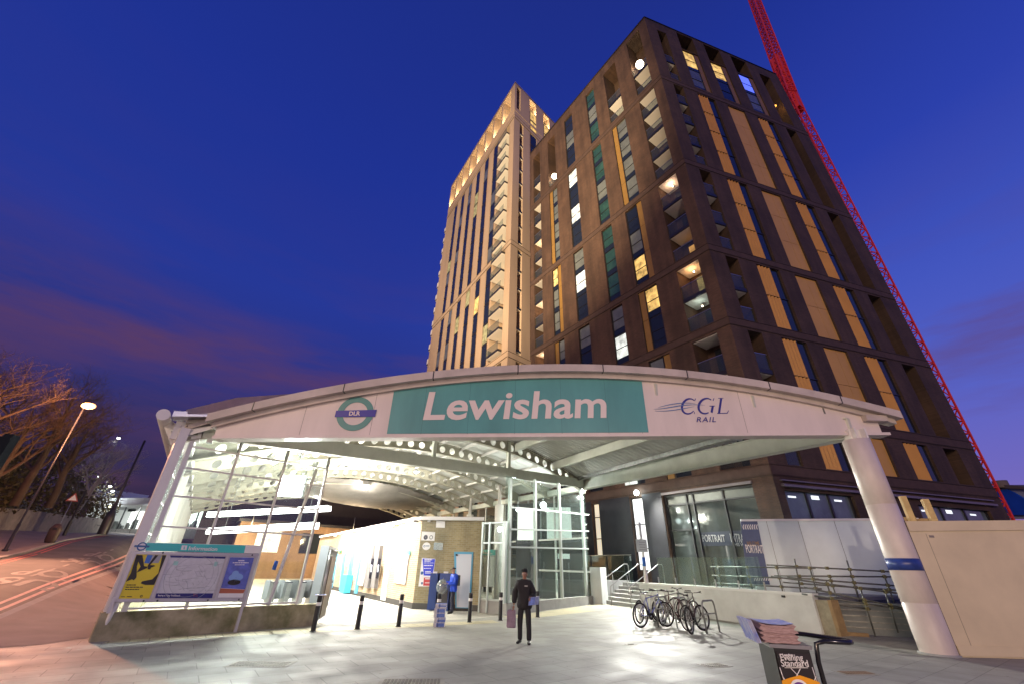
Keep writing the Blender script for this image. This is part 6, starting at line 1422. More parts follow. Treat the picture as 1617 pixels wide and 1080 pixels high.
# ================================================================== BICYCLES AND STANDS
tyre = rubber; rimm = mat('rim_alloy', (.55, .55, .56), .3, .85); spk = mat('spoke', (.5, .5, .5), .35, .8)
def bicycle(loc, rz, label, fcol, style='flat', steer=0.0, lean=0.0, fat=False, rack=False):
    """local x forwards, rear hub at -.52, front hub at +.53; wheels touch z=0"""
    t = thing('bicycle', label, 'bicycle', loc, rz, 'bicycles chained to the stands'); t.rotation_euler = (lean, 0, rz); t.matrix_world = Matrix.Translation(Vector(loc)) @ Matrix.Rotation(rz, 4, 'Z') @ Matrix.Rotation(lean, 4, 'X')
    r = .335; rh, fh = V(-.52, 0, r), V(.53, 0, r); bbk = V(-.09, 0, .29); st = V(-.22, 0, .80); sd = V(-.245, 0, .90); ht, hb_ = V(.33, 0, .86), V(.365, 0, .74)
    fm = mat('frame_' + label.split()[0] + label.split()[1], fcol, .3, .2, coat=.4); tw = .022 if not fat else .028
    b = MB(); b.tube([bbk, st], .016, 8); b.tube([st, sd], .014, 8, steel); b.tube([st - V(-.01, 0, .03), ht], .016, 8, fm); b.tube([bbk, hb_], .019, 8, fm); b.tube([ht + V(-.01, 0, .03), hb_ + V(.01, 0, -.03)], .019, 8, fm)
    b.mi = [b._m(fm) if i < 10 else x for i, x in enumerate(b.mi)]
    for y in (-.045, .045): b.tube([rh + V(0, y, 0), bbk + V(0, y * .4, 0)], .009, 6, fm); b.tube([rh + V(0, y, 0), st + V(0, y * .3, -.02)], .008, 6, fm)
    part(b, 'frame', None, t, True)
    b = MB(); ca, sa = math.cos(steer), math.sin(steer)
    def rs(p): q = Vector(p) - hb_; return hb_ + V(q.x * ca - q.y * sa, q.x * sa + q.y * ca, q.z)
    for y in (-.05, .05): b.tube([rs(hb_ + V(.015, y * .8, -.05)), rs(fh + V(-.03, y, .12)), rs(fh + V(0, y, 0))], .010, 6, fm)
    part(b, 'fork', None, t, True)
    def wheel(c, rot):
        wb = MB(); ax = V(-math.sin(rot), math.cos(rot), 0); fx = V(math.cos(rot), math.sin(rot), 0); cir = lambda rr, n=36: [c + fx * math.cos(2 * math.pi * i / n) * rr + V(0, 0, math.sin(2 * math.pi * i / n) * rr) for i in range(n)]
        wb.tube(cir(r - tw), tw, 8, tyre, closed=True); o = part(wb, 'wheel', None, t, True)
        wb = MB(); wb.tube(cir(r - tw * 2 - .008), .010, 6, rimm, closed=True); x = wb.build('rim', None); x.parent = o
        wb = MB()
        for i in range(24):
            a = 2 * math.pi * i / 24; e = c + fx * math.cos(a) * (r - .055) + V(0, 0, math.sin(a) * (r - .055)); wb.tube([c + ax * (.03 if i % 2 else -.03), e], .0018, 3)
        wb.lathe(c - ax * .045, [(0, 0), (.018, 0), (.018, .09), (0, .09)], 10, ax=ax); x = wb.build('spokes', spk); x.parent = o
    wheel(rh, 0); wheel(rs(fh), steer)
    b = MB(); b.lathe(bbk + V(0, -.045, 0), [(.09, 0), (.095, .002), (.095, .006), (.09, .008), (.03, .008)], 20, ax=V(0, 1, 0)); b.tube([bbk + V(0, -.055, 0), bbk + V(.10, -.06, -.13)], .009, 6); b.tube([bbk + V(0, .055, 0), bbk + V(-.10, .06, .13)], .009, 6)
    for s_, q in ((-1, V(.10, -.09, -.13)), (1, V(-.10, .09, .13))): b.box(bbk + q, .09, .07, .018)
    b.lathe(rh + V(0, -.04, 0), [(.045, 0), (.045, .02), (.015, .02)], 14, ax=V(0, 1, 0))
    for z in (.09, -.09): b.tube([bbk + V(0, -.04, z), rh + V(0, -.035, z * .5)], .004, 4)
    part(b, 'drivetrain', darkf, t, True)
    b = MB(); prof = [(-.14, .070), (-.10, .078), (-.02, .05), (.06, .022), (.13, .016), (.145, .004)]; vs = []; fs = []
    for x, w_ in prof: vs += [sd + V(x, -w_, .02), sd + V(x, w_, .02), sd + V(x, w_ * .7, .055), sd + V(x, -w_ * .7, .055)]
    for i in range(len(prof) - 1):
        for k in range(4): fs.append((4 * i + k, 4 * i + (k + 1) % 4, 4 * i + 4 + (k + 1) % 4, 4 * i + 4 + k))
    fs += [(3, 2, 1, 0)]; b.add(vs, fs, None, True); part(b, 'saddle', darkf, t, True)
    b = MB(); sm_ = rs(ht + V(.02, 0, .10)); b.tube([rs(ht), sm_, rs(ht + V(.09, 0, .12))], .013, 8); top = ht + V(.09, 0, .12)
    if style == 'flat':
        b.tube([rs(top + V(-.05, -.31, .02)), rs(top + V(-.01, -.12, .0)), rs(top), rs(top + V(-.01, .12, 0)), rs(top + V(-.05, .31, .02))], .012, 8)
        for y in (-.27, .27): b.tube([rs(top + V(-.05, y * 1.15, .02)), rs(top + V(-.035, y * .8, .012))], .017, 8); b.tube([rs(top + V(-.02, y * .75, 0)), rs(top + V(.03, y * 1.05, -.02))], .006, 5)
    else:
        for y in (-.2, .2): b.tube([rs(top), rs(top + V(0, y, 0)), rs(top + V(.09, y, -.0)), rs(top + V(.12, y, -.05)), rs(top + V(.08, y, -.12)), rs(top + V(0, y, -.13))], .012, 8)
    part(b, 'handlebar', darkf, t, True)
    if rack:
        b = MB()
        for y in (-.06, .06): b.tube([rh + V(0, y, 0), rh + V(.02, y, .40)], .005, 5); b.tube([rh + V(-.2, y, .41), rh + V(.24, y, .41)], .005, 5)
        for x in (-.2, -.05, .1, .24): b.tube([rh + V(x, -.06, .41), rh + V(x, .06, .41)], .005, 5)
        part(b, 'luggage_rack', steel, t, True)
    t.scale = (1.15, 1.15, 1.15); return t
def place(rear, front, **k):
    a, c = G(*rear), G(*front); m = (a + c) / 2; m.z = 0; d = c - a; return m, math.atan2(d.y, d.x)
m, a = place((1009, 991), (1053, 988)); bicycle(m, a, 'blue framed bicycle in front, leftmost at the stands, with black saddle', (.10, .12, .42), 'flat', .35, .06)
m, a = place((1043, 981), (1007, 984)); bicycle(m, a, 'silver drop handlebar bicycle behind the blue one, leftmost', (.45, .46, .48), 'drop', .25, -.05)
m, a = place((1083, 996), (1069, 979)); a_ = a; d_ = G(1083, 996); e_ = V(math.cos(R(100)), math.sin(R(100)), 0); bicycle(d_ + e_ * .52, R(104), 'dark red bicycle seen nearly from behind, in the middle of the row', (.09, .035, .035), 'flat', .3, .08)
d_ = G(1094, 1001); bicycle(d_ + V(math.cos(R(52)), math.sin(R(52)), 0) * .52, R(52), 'brown bicycle with dark saddle, nearest the right hand stand', (.10, .065, .055), 'flat', -.4, -.07, fat=True)
m, a = place((1121, 991), (1068, 978)); bicycle(m + V(.1, .75, 0), a + .1, 'black bicycle at the back of the row, its front wheel under the handrail', (.03, .03, .035), 'flat', .4, .04, rack=True)
m2 = G(1075, 983); bicycle(m2 + V(-.1, .4, 0), R(20), 'grey bicycle tucked between the blue and the dark red ones', (.18, .18, .19), 'flat', -.3, -.05)
# steel hoop stands
hp = None
for i, (pa, pb, lab) in enumerate((((1117, 1001), (1143, 997), 'rightmost steel bicycle stand, its hoop and cross bar in full view'), ((1040, 990), (1075, 985), 'steel bicycle stand between the blue bicycle wheels'), ((1070, 992), (1105, 988), 'steel bicycle stand behind the dark red bicycle'))):
    a, c = G(*pa), G(*pb); d = c - a; L_ = .75; t = thing('bicycle_stand', lab, 'bicycle stand', a, math.atan2(d.y, d.x), 'steel hoop stands for bicycles')
    b = MB(); b.tube([(0, 0, 0), (-.04, 0, .70), (.0, 0, .80), (.06, 0, .84), (.62, 0, .84), (.68, 0, .80), (.72, 0, .70), (L_ + .02, 0, 0)], .026, 10); part(b, 'hoop', galv, t, True)
    b = MB(); b.tube([(-.02, 0, .5), (.74, 0, .5)], .018, 8); part(b, 'cross_bar', galv, t, True)
    b = MB()
    for x in (0, L_ + .02): b.lathe((x, 0, 0), [(.07, 0), (.07, .012), (.03, .014)], 12)
    part(b, 'foot_plate', galv, t, True); t.scale = (1.1, 1.1, 1.1)
# ================================================================== PEOPLE
def skin(name, chains, m, parent, sub=2, smooth=True):
    """chains: list of [(x,y,z,rx,ry),...]; a chain may start with an int pair ('j', index) joining an earlier vertex"""
    me = bpy.data.meshes.new(name); vs = []; es = []; rad = []
    for ch in chains:
        prev = None
        for q in ch:
            if isinstance(q, int): prev = q; continue
            vs.append(q[:3]); rad.append((q[3], q[4] if len(q) > 4 else q[3]))
            if prev is not None: es.append((prev, len(vs) - 1))
            prev = len(vs) - 1
    me.from_pydata(vs, es, []); o = bpy.data.objects.new(name, me); COL.objects.link(o)
    md = o.modifiers.new('skin', 'SKIN'); md.use_smooth_shade = True
    me.skin_vertices[0].data[0].use_root = True
    for i, r_ in enumerate(rad): me.skin_vertices[0].data[i].radius = r_
    s2 = o.modifiers.new('sub', 'SUBSURF'); s2.levels = sub; s2.render_levels = sub
    dg = bpy.context.evaluated_depsgraph_get(); dg.update(); m2 = bpy.data.meshes.new_from_object(o.evaluated_get(dg)); bpy.data.objects.remove(o)
    m2.materials.clear(); m2.materials.append(m); m2.name = name; o = bpy.data.objects.new(name, m2); COL.objects.link(o); o.parent = parent; return o
def hand_chains(w_, d, side, palm_down=V(0, 0, -1), curl=.6, base=0):
    """wrist w_, direction d of the fingers, side vector across the palm"""
    d = d.normalized(); side = side.normalized(); nrm = d.cross(side); out = []
    for i, (off, ln) in enumerate(((-.030, .070), (-.010, .080), (.010, .075), (.029, .058))):
        p0 = w_ + d * .03 + side * off * .5; p1 = w_ + d * .085 + side * off; p2 = p1 + d * ln * .45 - nrm * ln * .2 * curl; p3 = p2 + (d * (1 - curl * .7) - nrm * curl).normalized() * ln * .4
        out.append([(*p0, .013), (*p1, .0105), (*p2, .009), (*p3, .0075)])
    p0 = w_ + d * .02 - side * .02; p1 = p0 + d * .035 - side * .028 - nrm * .012; p2 = p1 + d * .03 - side * .006 - nrm * .012; out.append([(*p0, .014), (*p1, .0115), (*p2, .009)])
    return out
skinm = mat('skin', (.30, .15, .09), .55, noise_amt=.08, noise_scale=8); skin2 = mat('skin_light', (.42, .24, .16), .55)
def person(loc, rz, label, H_=1.73, coat=None, trous=None, hairm=None, feet=((-.11, .02), (.11, .0)), rh=None, lh=None, re=None, le=None, skm=skinm, turn=0, cap=None, stoop=0, coat_len=.80):
    t = thing('person', label, 'person', loc, rz, None); s = H_ / 1.73
    # local: faces -y, x to the viewer's right
    def K(x, y, z, *r_): return (x * s, y * s, z * s, *[q * s for q in r_])
    rs_, ls_ = V(-.175, .01, 1.40), V(.175, .01, 1.40)
    rh = rh or V(-.27, -.03, .80); lh = lh or V(.27, -.03, .80); re = re or V(-.25, .03, 1.12); le = le or V(.25, .03, 1.12)
    hipR, hipL = V(-.09, 0, .92), V(.09, 0, .92); (rx, ry), (lx, ly) = feet
    kR, kL = V(rx * .95 - .0, ry - .03, .49), V(lx * .95, ly - .03, .49)
    y0 = -stoop
    chains = [[K(0, 0, .95, .14, .10), K(0, 0, 1.15, .13, .095), K(0, y0 * .5, 1.36, .155, .10), K(0, y0 * .8, 1.46, .07, .065), K(0, y0, 1.53, .052, .055), K(0, y0 - .012, 1.60, .066, .080), K(0, y0 - .008, 1.66, .075, .092), K(0, y0 + .005, 1.71, .05, .062)],
              [2, K(*rs_, .055), K(*re, .042), K(*rh, .026)], [2, K(*ls_, .055), K(*le, .042), K(*lh, .026)],
              [0, K(*hipR, .06), K(*kR, .035), K(rx, ry + .01, .09, .026)], [0, K(*hipL, .06), K(*kL, .035), K(lx, ly + .01, .09, .026)]]
    body = skin('body', chains, skm, t)
    # hands: five fingers each, joined into the body mesh
    hb_ = []
    for h_, e_, sg in ((rh, re, 1), (lh, le, -1)):
        d = (h_ - e_).normalized(); side = V(0, 1, 0) if abs(d.z) > .6 else V(0, 0, -1)
        side = (side - d * side.dot(d)).normalized()
        pal = [(*(h_), .026, .02), (*(h_ + d * .045), .036, .017), (*(h_ + d * .075), .034, .014)]
        for ch in [pal] + hand_chains(h_, d, side, curl=.7): hb_.append([K(*q) for q in ch])
    parts_ = [skin('h', [c], skm, t, 1) for c in hb_]
    # nose, ears, brow, mouth joined as well
    f = MB(); fy = y0 - .10
    f.ball((0, (fy - .004) * s, 1.612 * s), .014 * s, skm, 8, 6, (.8, 1.1, 1.5))
    for x in (-.078, .078): f.ball((x * s, (y0 + .0) * s, 1.62 * s), .022 * s, skm, 8, 6, (.4, .8, 1.3))
    f.ball((0, (fy + .012) * s, 1.572 * s), .024 * s, mat('lips', (.22, .08, .06), .5), 8, 6, (1.1, .4, .28))
    for x in (-.030, .030): f.ball((x * s, (fy + .014) * s, 1.640 * s), .0125 * s, mat('eye_white', (.6, .6, .6), .3), 8, 6); f.ball((x * s, (fy + .004) * s, 1.640 * s), .006 * s, darkf, 6, 5)
    fo = f.build('face', None); parts_.append(fo); fo.parent = t
    bm = bmesh.new(); mats_ = [skm, MATS['lips'], MATS['eye_white'], darkf]
    for o in [body] + parts_:
        me = o.data; k0 = len(bm.faces); bm.from_mesh(me); bm.faces.ensure_lookup_table()
        names = [x.name for x in me.materials]
        for fc_ in bm.faces[k0:]:
            nm_ = names[min(fc_.material_index, len(names) - 1)]; fc_.material_index = [x.name for x in mats_].index(nm_); fc_.smooth = True
    me = bpy.data.meshes.new('body'); bm.to_mesh(me); bm.free()
    for x in mats_: me.materials.append(x)
    for o in [body] + parts_: bpy.data.objects.remove(o)
    o = bpy.data.objects.new('body', me); COL.objects.link(o); o.parent = t
    # coat
    zl = coat_len; up_ = lambda a, b_, q: a.lerp(b_, q)
    skin('coat', [[K(0, .0, zl - .12, .255, .175), K(0, 0, .93, .235, .165), K(0, 0, 1.15, .205, .15), K(0, y0 * .5, 1.33, .20, .145), K(0, y0 * .8, 1.45, .125, .11), K(0, y0, 1.51, .085, .088)],
                  [3, K(*rs_, .11), K(*re, .098), K(*re.lerp(rh, .88), .072)], [3, K(*ls_, .11), K(*le, .098), K(*le.lerp(lh, .88), .072)]], coat, t)
    skin('trousers', [[K(0, 0, .96, .13, .10), K(0, 0, .90, .12, .10)], [1, K(*hipR, .095), K(*kR, .080), K(rx, ry + .01, .32, .070), K(rx, ry + .01, .05, .072)], [1, K(*hipL, .095), K(*kL, .080), K(lx, ly + .01, .32, .070), K(lx, ly + .01, .05, .072)]], trous, t)
    for (x, y), sg in (((rx, ry), -1), ((lx, ly), 1)):
        skin('shoe', [[K(x, y + .06, .05, .052, .048), K(x + sg * .01, y - .04, .05, .055, .045), K(x + sg * .03, y - .14, .038, .052, .036), K(x + sg * .04, y - .19, .028, .030, .024)]], mat('shoe_black', (.02, .02, .02), .4), t)
    return t, s, y0
blackcoat = mat('black_coat', (.016, .015, .017), .8, noise_amt=.5, noise_scale=7, bump=1.0); blacktr = mat('black_trousers', (.014, .014, .017), .8)
p = G(828, 1016)
t, s, y0 = person((p.x, p.y, 0), R(-14), 'vendor in black hat, long black coat and trousers standing in the middle of the forecourt', 1.74, blackcoat, blacktr, feet=((-.13, .03), (.13, -.02)), rh=V(-.30, -.02, .86), re=V(-.29, .05, 1.14), lh=V(.24, -.27, 1.06), le=V(.27, .0, 1.12), coat_len=.86)
skin('hat', [[(0, .01, 1.655 * s, .104, .116), (0, .01, 1.70 * s, .106, .118), (0, .015, 1.75 * s, .08, .09), (0, .015, 1.775 * s, .04, .045)]], mat('knit_black', (.012, .012, .013), .95), t)
skin('hair', [[(0, .03, 1.56 * s, .07, .05), (0, .035, 1.64 * s, .085, .07)]], mat('hair_black', (.012, .010, .009), .7), t)
wm = t.matrix_world
# satchel strap/badge
b = MB(); b.box((.07, -.128, 1.33), .09, .01, .03); part(b, 'badge', mat('badge_grey', (.35, .35, .33), .5), t, True)
q = wm @ V(.30, -.36, 1.06) ; hp_ = thing('held_newspaper', 'blue and white newspaper held out in the left hand of the vendor in black', 'newspaper', q, R(-14))
b = MB(); b.hexa((-.12, 0, -.16), (.27, .03, .03), (0, .02, 0), (.02, .02, .19)); part(b, 'pages', mat('np_page', (.20, .25, .45), .7, noise_amt=.3, noise_scale=18), hp_, True); b = MB(); b.hexa((-.10, -.006, -.15), (.15, .017, .017), (0, .004, 0), (.018, .018, .17)); part(b, 'cover', mat('np_blue'), hp_, True)
q = wm @ V(-.31, -.01, .76); bg_ = thing('paper_bag', 'pale lilac carrier bag of papers hanging from the right hand of the vendor in black', 'bag', q, R(-14))
b = MB(); vs = []; 
for z, w0_, d_ in ((-.42, .16, .05), (-.38, .18, .06), (-.05, .17, .055), (0, .15, .03)):
    vs += [(-w0_, -d_, z), (w0_ * .35, -d_, z), (w0_ * .35, d_, z), (-w0_, d_, z)]
fs = [(3, 2, 1, 0)]
for i in range(3):
    for k in range(4): fs.append((4 * i + k, 4 * i + (k + 1) % 4, 4 * i + 4 + (k + 1) % 4, 4 * i + 4 + k))
b.add(vs, fs); part(b, 'bag', mat('bag_lilac', (.25, .18, .24), .6, noise_amt=.25, noise_scale=9), bg_, True)
b = MB(); b.tube([(-.10, 0, 0), (-.05, 0, .09), (.0, 0, .0)], .006, 6); part(b, 'handle', mat('bag_lilac'), bg_, True) if False else part(b, 'handle', MATS['bag_lilac'], bg_, True)
# second person by the kiosk door
p = G(713, 968)
bluej = mat('blue_jacket', (.012, .07, .62), .55, noise_amt=.35, noise_scale=6, bump=.9)
t, s, y0 = person((p.x, p.y, 0), R(-62), 'person in a bright blue jacket and dark cap beside the blue framed door', 1.70, bluej, mat('navy_trousers', (.03, .035, .06), .8), feet=((-.10, .05), (.10, -.06)), rh=V(-.16, -.36, 1.14), re=V(-.24, -.05, 1.12), lh=V(.12, -.36, 1.12), le=V(.24, -.04, 1.12), skm=skin2, stoop=.05, coat_len=.88)
skin('cap', [[(0, -.04, 1.665 * s, .090, .10), (0, -.04, 1.71 * s, .088, .10), (0, -.035, 1.745 * s, .05, .06)]], mat('knit_black'if 0 else 'cap_dark', (.02, .02, .03), .9), t)
b = MB(); b.prism([(-.07, -.13, 1.655 * s), (.07, -.13, 1.655 * s), (.055, -.225, 1.645 * s), (-.055, -.225, 1.645 * s)], (0, 0, .012)); part(b, 'cap_peak', MATS['cap_dark'], t, True)
b = MB(); b.hexa((-.14, .10, 1.02), (.28, 0, 0), (0, .13, .0), (0, 0, .40)); bp_ = part(b, 'backpack', mat('backpack_grey', (.06, .07, .08), .8), t, True)
q = t.matrix_world @ V(-.02, -.52, .98); um = thing('clear_bag', 'round clear plastic bag held in front by the person in the blue jacket', 'bag', q, 0)
b = MB(); b.ball((0, 0, 0), .25, None, 18, 12, (1, .8, 1.15)); part(b, 'plastic', glassmat('clear_plastic', (.72, .72, .78), .22, .80), um, True)
b = MB(); b.ball((.03, 0, -.08), .15, None, 12, 8, (1, .8, 1.0)); part(b, 'contents', mat('bag_contents', (.30, .29, .32), .7, noise_amt=.5, noise_scale=12), um, True)
b = MB(); b.tube([(0, 0, .26), (.02, .04, .33), (.04, .0, .26)], .01, 6); part(b, 'handle', MATS['bag_contents'], um, True)
# navy cabinets by the kiosk front
bxn = mat('cabinet_navy', (.008, .03, .14), .4)
for i, (x0, x1, lab) in enumerate(((215, 290, 'navy blue metal cabinet against the kiosk wall under the blue and white notice'), (300, 400, 'navy blue cabinet with a dark opening behind the person in the blue jacket'))):
    a, c = KP(x0 + 12, 650, .45), KP(x1 + 5, 650, .45); t_ = thing('navy_cabinet', lab, 'cabinet', (a.x, a.y, 0), 0, 'navy cabinets by the kiosk')
    wv = (c - a); wv.z = 0; b = MB(); b.hexa(V(a.x, a.y, .03), wv, -kn * .42, V(0, 0, a.z - .03)); part(b, 'body', bxn, t_)
    b = MB(); b.hexa(V(a.x, a.y, .3) + wv * .12 + kn * .002, wv * .76, kn * .012, V(0, 0, a.z - .6)); part(b, 'door', darkf if i else bxn, t_)
    b = MB(); b.box(V(a.x, a.y, a.z + .0) + wv * .5 - kn * .12, .2, .14, .07); part(b, 'top_notice', signw, t_)
# ================================================================== LEFT: lamps, wall, trees, bus station
def at(yaw, D, dz=0): p = dirv(yaw) * D; return V(p.x, p.y, H(p.x, p.y) + dz)
pole_m = mat('pole_dark', (.02, .02, .024), .4)
def streetlamp(yaw, D, tan_top, label, col, mt, pw, arm=.0, head=True, band=False, fat=False):
    p = at(yaw, D); top = EYE.z + tan_top * D - p.z; t = thing('street_lamp', label, 'street lamp', p, 0, 'street lamps along the road')
    b = MB(); prof = [(.16, 0), (.16, .12), (.10, .16), (.095, 1.6), (.065, 1.7), (.05, top - .25), (0, top - .25)] if not fat else [(.45, 0), (.45, 1.5), (.34, 2.2), (.22, 2.3), (.13, 3.4), (.11, top), (0, top)]
    b.lathe((0, 0, 0), prof, 12); part(b, 'pole', pole_m, t, True)
    if head:
        b = MB(); b.tube([(0, 0, top - .3), (arm * .5, -.1 * arm, top - .05), (arm, -.2 * arm, top)], .04, 8); part(b, 'arm', pole_m, t, True)
        b = MB(); b.ball((arm, -.2 * arm, top + .08), .26, None, 14, 8, (1.3, .9, .45)); part(b, 'head', pole_m, t, True)
        b = MB(); b.ball((arm, -.2 * arm, top - .05), .40 if pw > 3000 else .2, None, 14, 8, (1.2, .9, .6)); part(b, 'lens', mt, t, True)
        lamp('POINT', p + V(arm + .5, -.2 * arm - .9, top - .5), pw, col, .2, t, name='street_light')
    return t
streetlamp(-47.45, 44.4, .2275, 'orange street lamp blazing at the top of a dark pole on the left footway', (1, .42, .20), bulbo, 3600, arm=.35)
lq = at(-47.45, 44.4); lamp('SPOT', V(lq.x + .5, lq.y - .8, 11.6), 26000, (1, .45, .26), .3, None, target=V(-20, 19, 0), angle=95, blend=.8, name='street_light_spot').parent = bpy.data.objects['street_lamp']; bpy.data.objects['street_light_spot'].matrix_parent_inverse = bpy.data.objects['street_lamp'].matrix_world.inverted()
streetlamp(-43.95, 84, .184, 'small white street lamp farther up the road behind the bare branches', (.9, .95, 1), bulb, 130)
streetlamp(-41.9, 64, .1865, 'tall dark pole with a fat base standing at the edge of the bus station', (1, 1, 1), bulb, 1, head=False, fat=True)
streetlamp(-42.9, 100, .105, 'left one of two low white lamps at the bus station corner', (.9, 1, 1), bulb, 350)
streetlamp(-42.55, 99, .098, 'right one of two low white lamps at the bus station corner', (.9, 1, 1), bulb, 350)
streetlamp(-44.0, 120, .118, 'tiny distant lamp low in the trees', (.9, 1, 1), bulb, 900)
# black post on the far footway
p = at(-44.4, 60); t = thing('black_post', 'plain black post on the far footway between the lamp pole and the bus station', 'post', p); b = MB(); b.lathe((0, 0, 0), [(.14, 0), (.14, 1.2), (.09, 1.3), (.08, 3.9), (0, 3.95)], 12); part(b, 'shaft', black, t, True); b = MB(); b.ball((0, 0, 4.0), .1, None, 8, 6); part(b, 'finial', black, t, True)
# litter bin and triangular sign
p = at(-45.1, 52); t = thing('litter_bin', 'dark rounded litter bin against the roadside wall', 'litter bin', p); b = MB(); b.lathe((0, 0, 0), [(.3, 0), (.36, .2), (.38, 1.0), (.34, 1.1), (.2, 1.35), (0, 1.4)], 16); part(b, 'body', mat('bin_brown', (.05, .03, .025), .6), t, True); b = MB(); b.box((.2, -.28, .95), .3, .15, .14, R(30)); part(b, 'opening', darkf, t, True)
p = at(-45.0, 66); t = thing('road_sign', 'red edged triangular road sign on a thin pole beyond the litter bin', 'road sign', p, R(40)); b = MB(); b.lathe((0, 0, 0), [(.04, 0), (.04, 3.7), (0, 3.7)], 8); part(b, 'pole', galv, t, True)
b = MB(); b.prism([(-.5, -.05, 3.0), (.5, -.05, 3.0), (0, -.05, 3.87)], (0, -.02, 0)); part(b, 'plate', redp, t, True); b = MB(); b.prism([(-.33, -.072, 3.1), (.33, -.072, 3.1), (0, -.072, 3.67)], (0, -.004, 0)); part(b, 'plate_centre', signw, t, True)
# big dark sign cut by the left edge
p = PD(0, 720, 9.0); t = thing('edge_sign', 'back of a tilted grey and black sign panel cut off by the left edge', 'sign', (p.x, p.y, 0))
q0, q1 = PD(-22, 745, 9.0), PD(19, 697, 9.0); b = MB(); dd = dirv(-20); z0_, z1_ = PD(3, 738, 9.0).z, PD(17, 698, 9.0).z
px_ = PD(12, 700, 9.0); px_.z = 0; b.hexa(px_ + V(0, 0, z0_ - .05), V(-1.2, -.3, 0), V(.05, -.1, 0), V(0, 0, z1_ - z0_ + .1)); part(b, 'panel', mat('sign_back', (.008, .010, .014), .95, spec=.1), t)
b = MB(); b.hexa(px_ + V(0, 0, z0_ - .12), V(.10, .02, 0), V(.05, -.14, 0), V(0, 0, z1_ - z0_ + .2)); part(b, 'frame', MATS['sign_back'], t); b = MB(); b.tube([px_ + V(-.7, -.2, 0), px_ + V(-.7, -.2, z0_)], .05, 8); part(b, 'pole', galv, t)
# roadside retaining wall
wl_m = mat('road_wall', (.24, .20, .17), .9, noise_amt=.3, noise_scale=1.2, bump=.2)
t = thing('roadside_wall', 'long low concrete wall behind the far footway with an earth bank above', 'wall', F0)
b = MB(); inn = offset(FAR, -6.4); pts = []
for a, c in zip(inn, inn[1:]):
    for k in range(6): pts.append(a.lerp(c, k / 6))
pts = [q for q in pts if math.hypot(q.x, q.y) < 100 and q.y > 8]
wn2 = Vector((-kd.y, kd.x, 0))
for a, c in zip(pts, pts[1:]):
    za, zc_ = H(a.x, a.y), H(c.x, c.y); d_ = (c - a); d_.z = 0; n_ = Vector((d_.y, -d_.x, 0)).normalized() * -.35
    D_ = math.hypot(a.x, a.y); ht_ = 1.9
    b.add([V(a.x, a.y, za - .2), V(c.x, c.y, zc_ - .2), V(c.x, c.y, zc_ + ht_), V(a.x, a.y, za + ht_), V(a.x, a.y, za - .2) + n_, V(c.x, c.y, zc_ - .2) + n_, V(c.x, c.y, zc_ + ht_) + n_, V(a.x, a.y, za + ht_) + n_], [(0, 1, 2, 3), (7, 6, 5, 4), (3, 2, 6, 7), (1, 5, 6, 2), (0, 3, 7, 4)])
part(b, 'wall', wl_m, t)
# wooded bank behind the wall
b = MB(); vs = []; fs = []; m_ = 14
for i, a in enumerate(pts):
    t_ = (pts[min(i + 1, len(pts) - 1)] - pts[max(i - 1, 0)]); t_.z = 0; t_.normalize(); n_ = Vector((-t_.y, t_.x, 0))
    if n_.dot(a) < 0: n_ = -n_
    for j in range(m_): k = j / (m_ - 1); q = a + n_ * (.3 + 45 * k); vs.append((q.x, q.y, H(a.x, a.y) + 1.6 + 7.0 * sm(k * 1.6) + .7 * noise.noise((q.x * .2, q.y * .2, 3))))
for i in range(len(pts) - 1):
    for j in range(m_ - 1): q = i * m_ + j; fs.append((q, q + 1, q + m_ + 1, q + m_))
b.add(vs, fs, None, True); bank = b.build('bank', mat('bank_earth', (.10, .065, .035), .95, noise_amt=.6, noise_scale=.7, bump=.3)); struct(bank)
# bare winter trees
barkm = mat('bark', (.085, .055, .035), .9, noise_amt=.3, noise_scale=2); barkw = mat('bark_pale', (.30, .27, .24), .9, noise_amt=.3, noise_scale=2)
def tree(loc, h, seed, label, m=barkm, lean=(0, 0), spread=1.0, dens=1.0, ivy=False):
    rq = random.Random(seed); t = thing('bare_tree', label, 'tree', loc, 0, 'bare winter trees on the bank'); TB, CB = MB(), MB(); cnt = [0]
    def grow(p, d, ln, r_, lev):
        n = 4 if lev < 3 else 3; pts_ = [p]; dd = d.copy()
        for i in range(n):
            dd = (dd + V(rq.uniform(-1, 1), rq.uniform(-1, 1), rq.uniform(-.5, .8)) * (.10 + .07 * lev)).normalized(); pts_.append(pts_[-1] + dd * ln / n)
        rs = [r_ * (1 - .45 * i / n) for i in range(n + 1)]
        (TB if lev == 0 else CB).tube(pts_, rs, 7 if lev < 2 else 3, caps=False, smooth=lev < 2)
        cnt[0] += 1
        if lev >= 5: return
        nb_ = (5, 5, 5, 4, 3)[lev]
        for k in range(int(nb_ * dens + rq.random())):
            u = rq.uniform(.35, 1.0) if lev else rq.uniform(.35, 1.0); i = min(n - 1, int(u * n)); bp = pts_[i].lerp(pts_[i + 1], u * n - i)
            x = V(rq.uniform(-1, 1), rq.uniform(-1, 1), rq.uniform(-.15, .6)).normalized(); nd = (dd * (.75 if lev else .9) + x * (.75 + .1 * lev) * spread).normalized()
            grow(bp, nd, ln * rq.uniform(.52, .74), max(.006, rs[i] * rq.uniform(.42, .6)), lev + 1)
    grow(V(0, 0, 0), V(lean[0], lean[1], 1).normalized(), h * .42, h * .020 + .05, 0)
    part(TB, 'trunk', m, t, True); part(CB, 'crown', m, t, True)
    return t
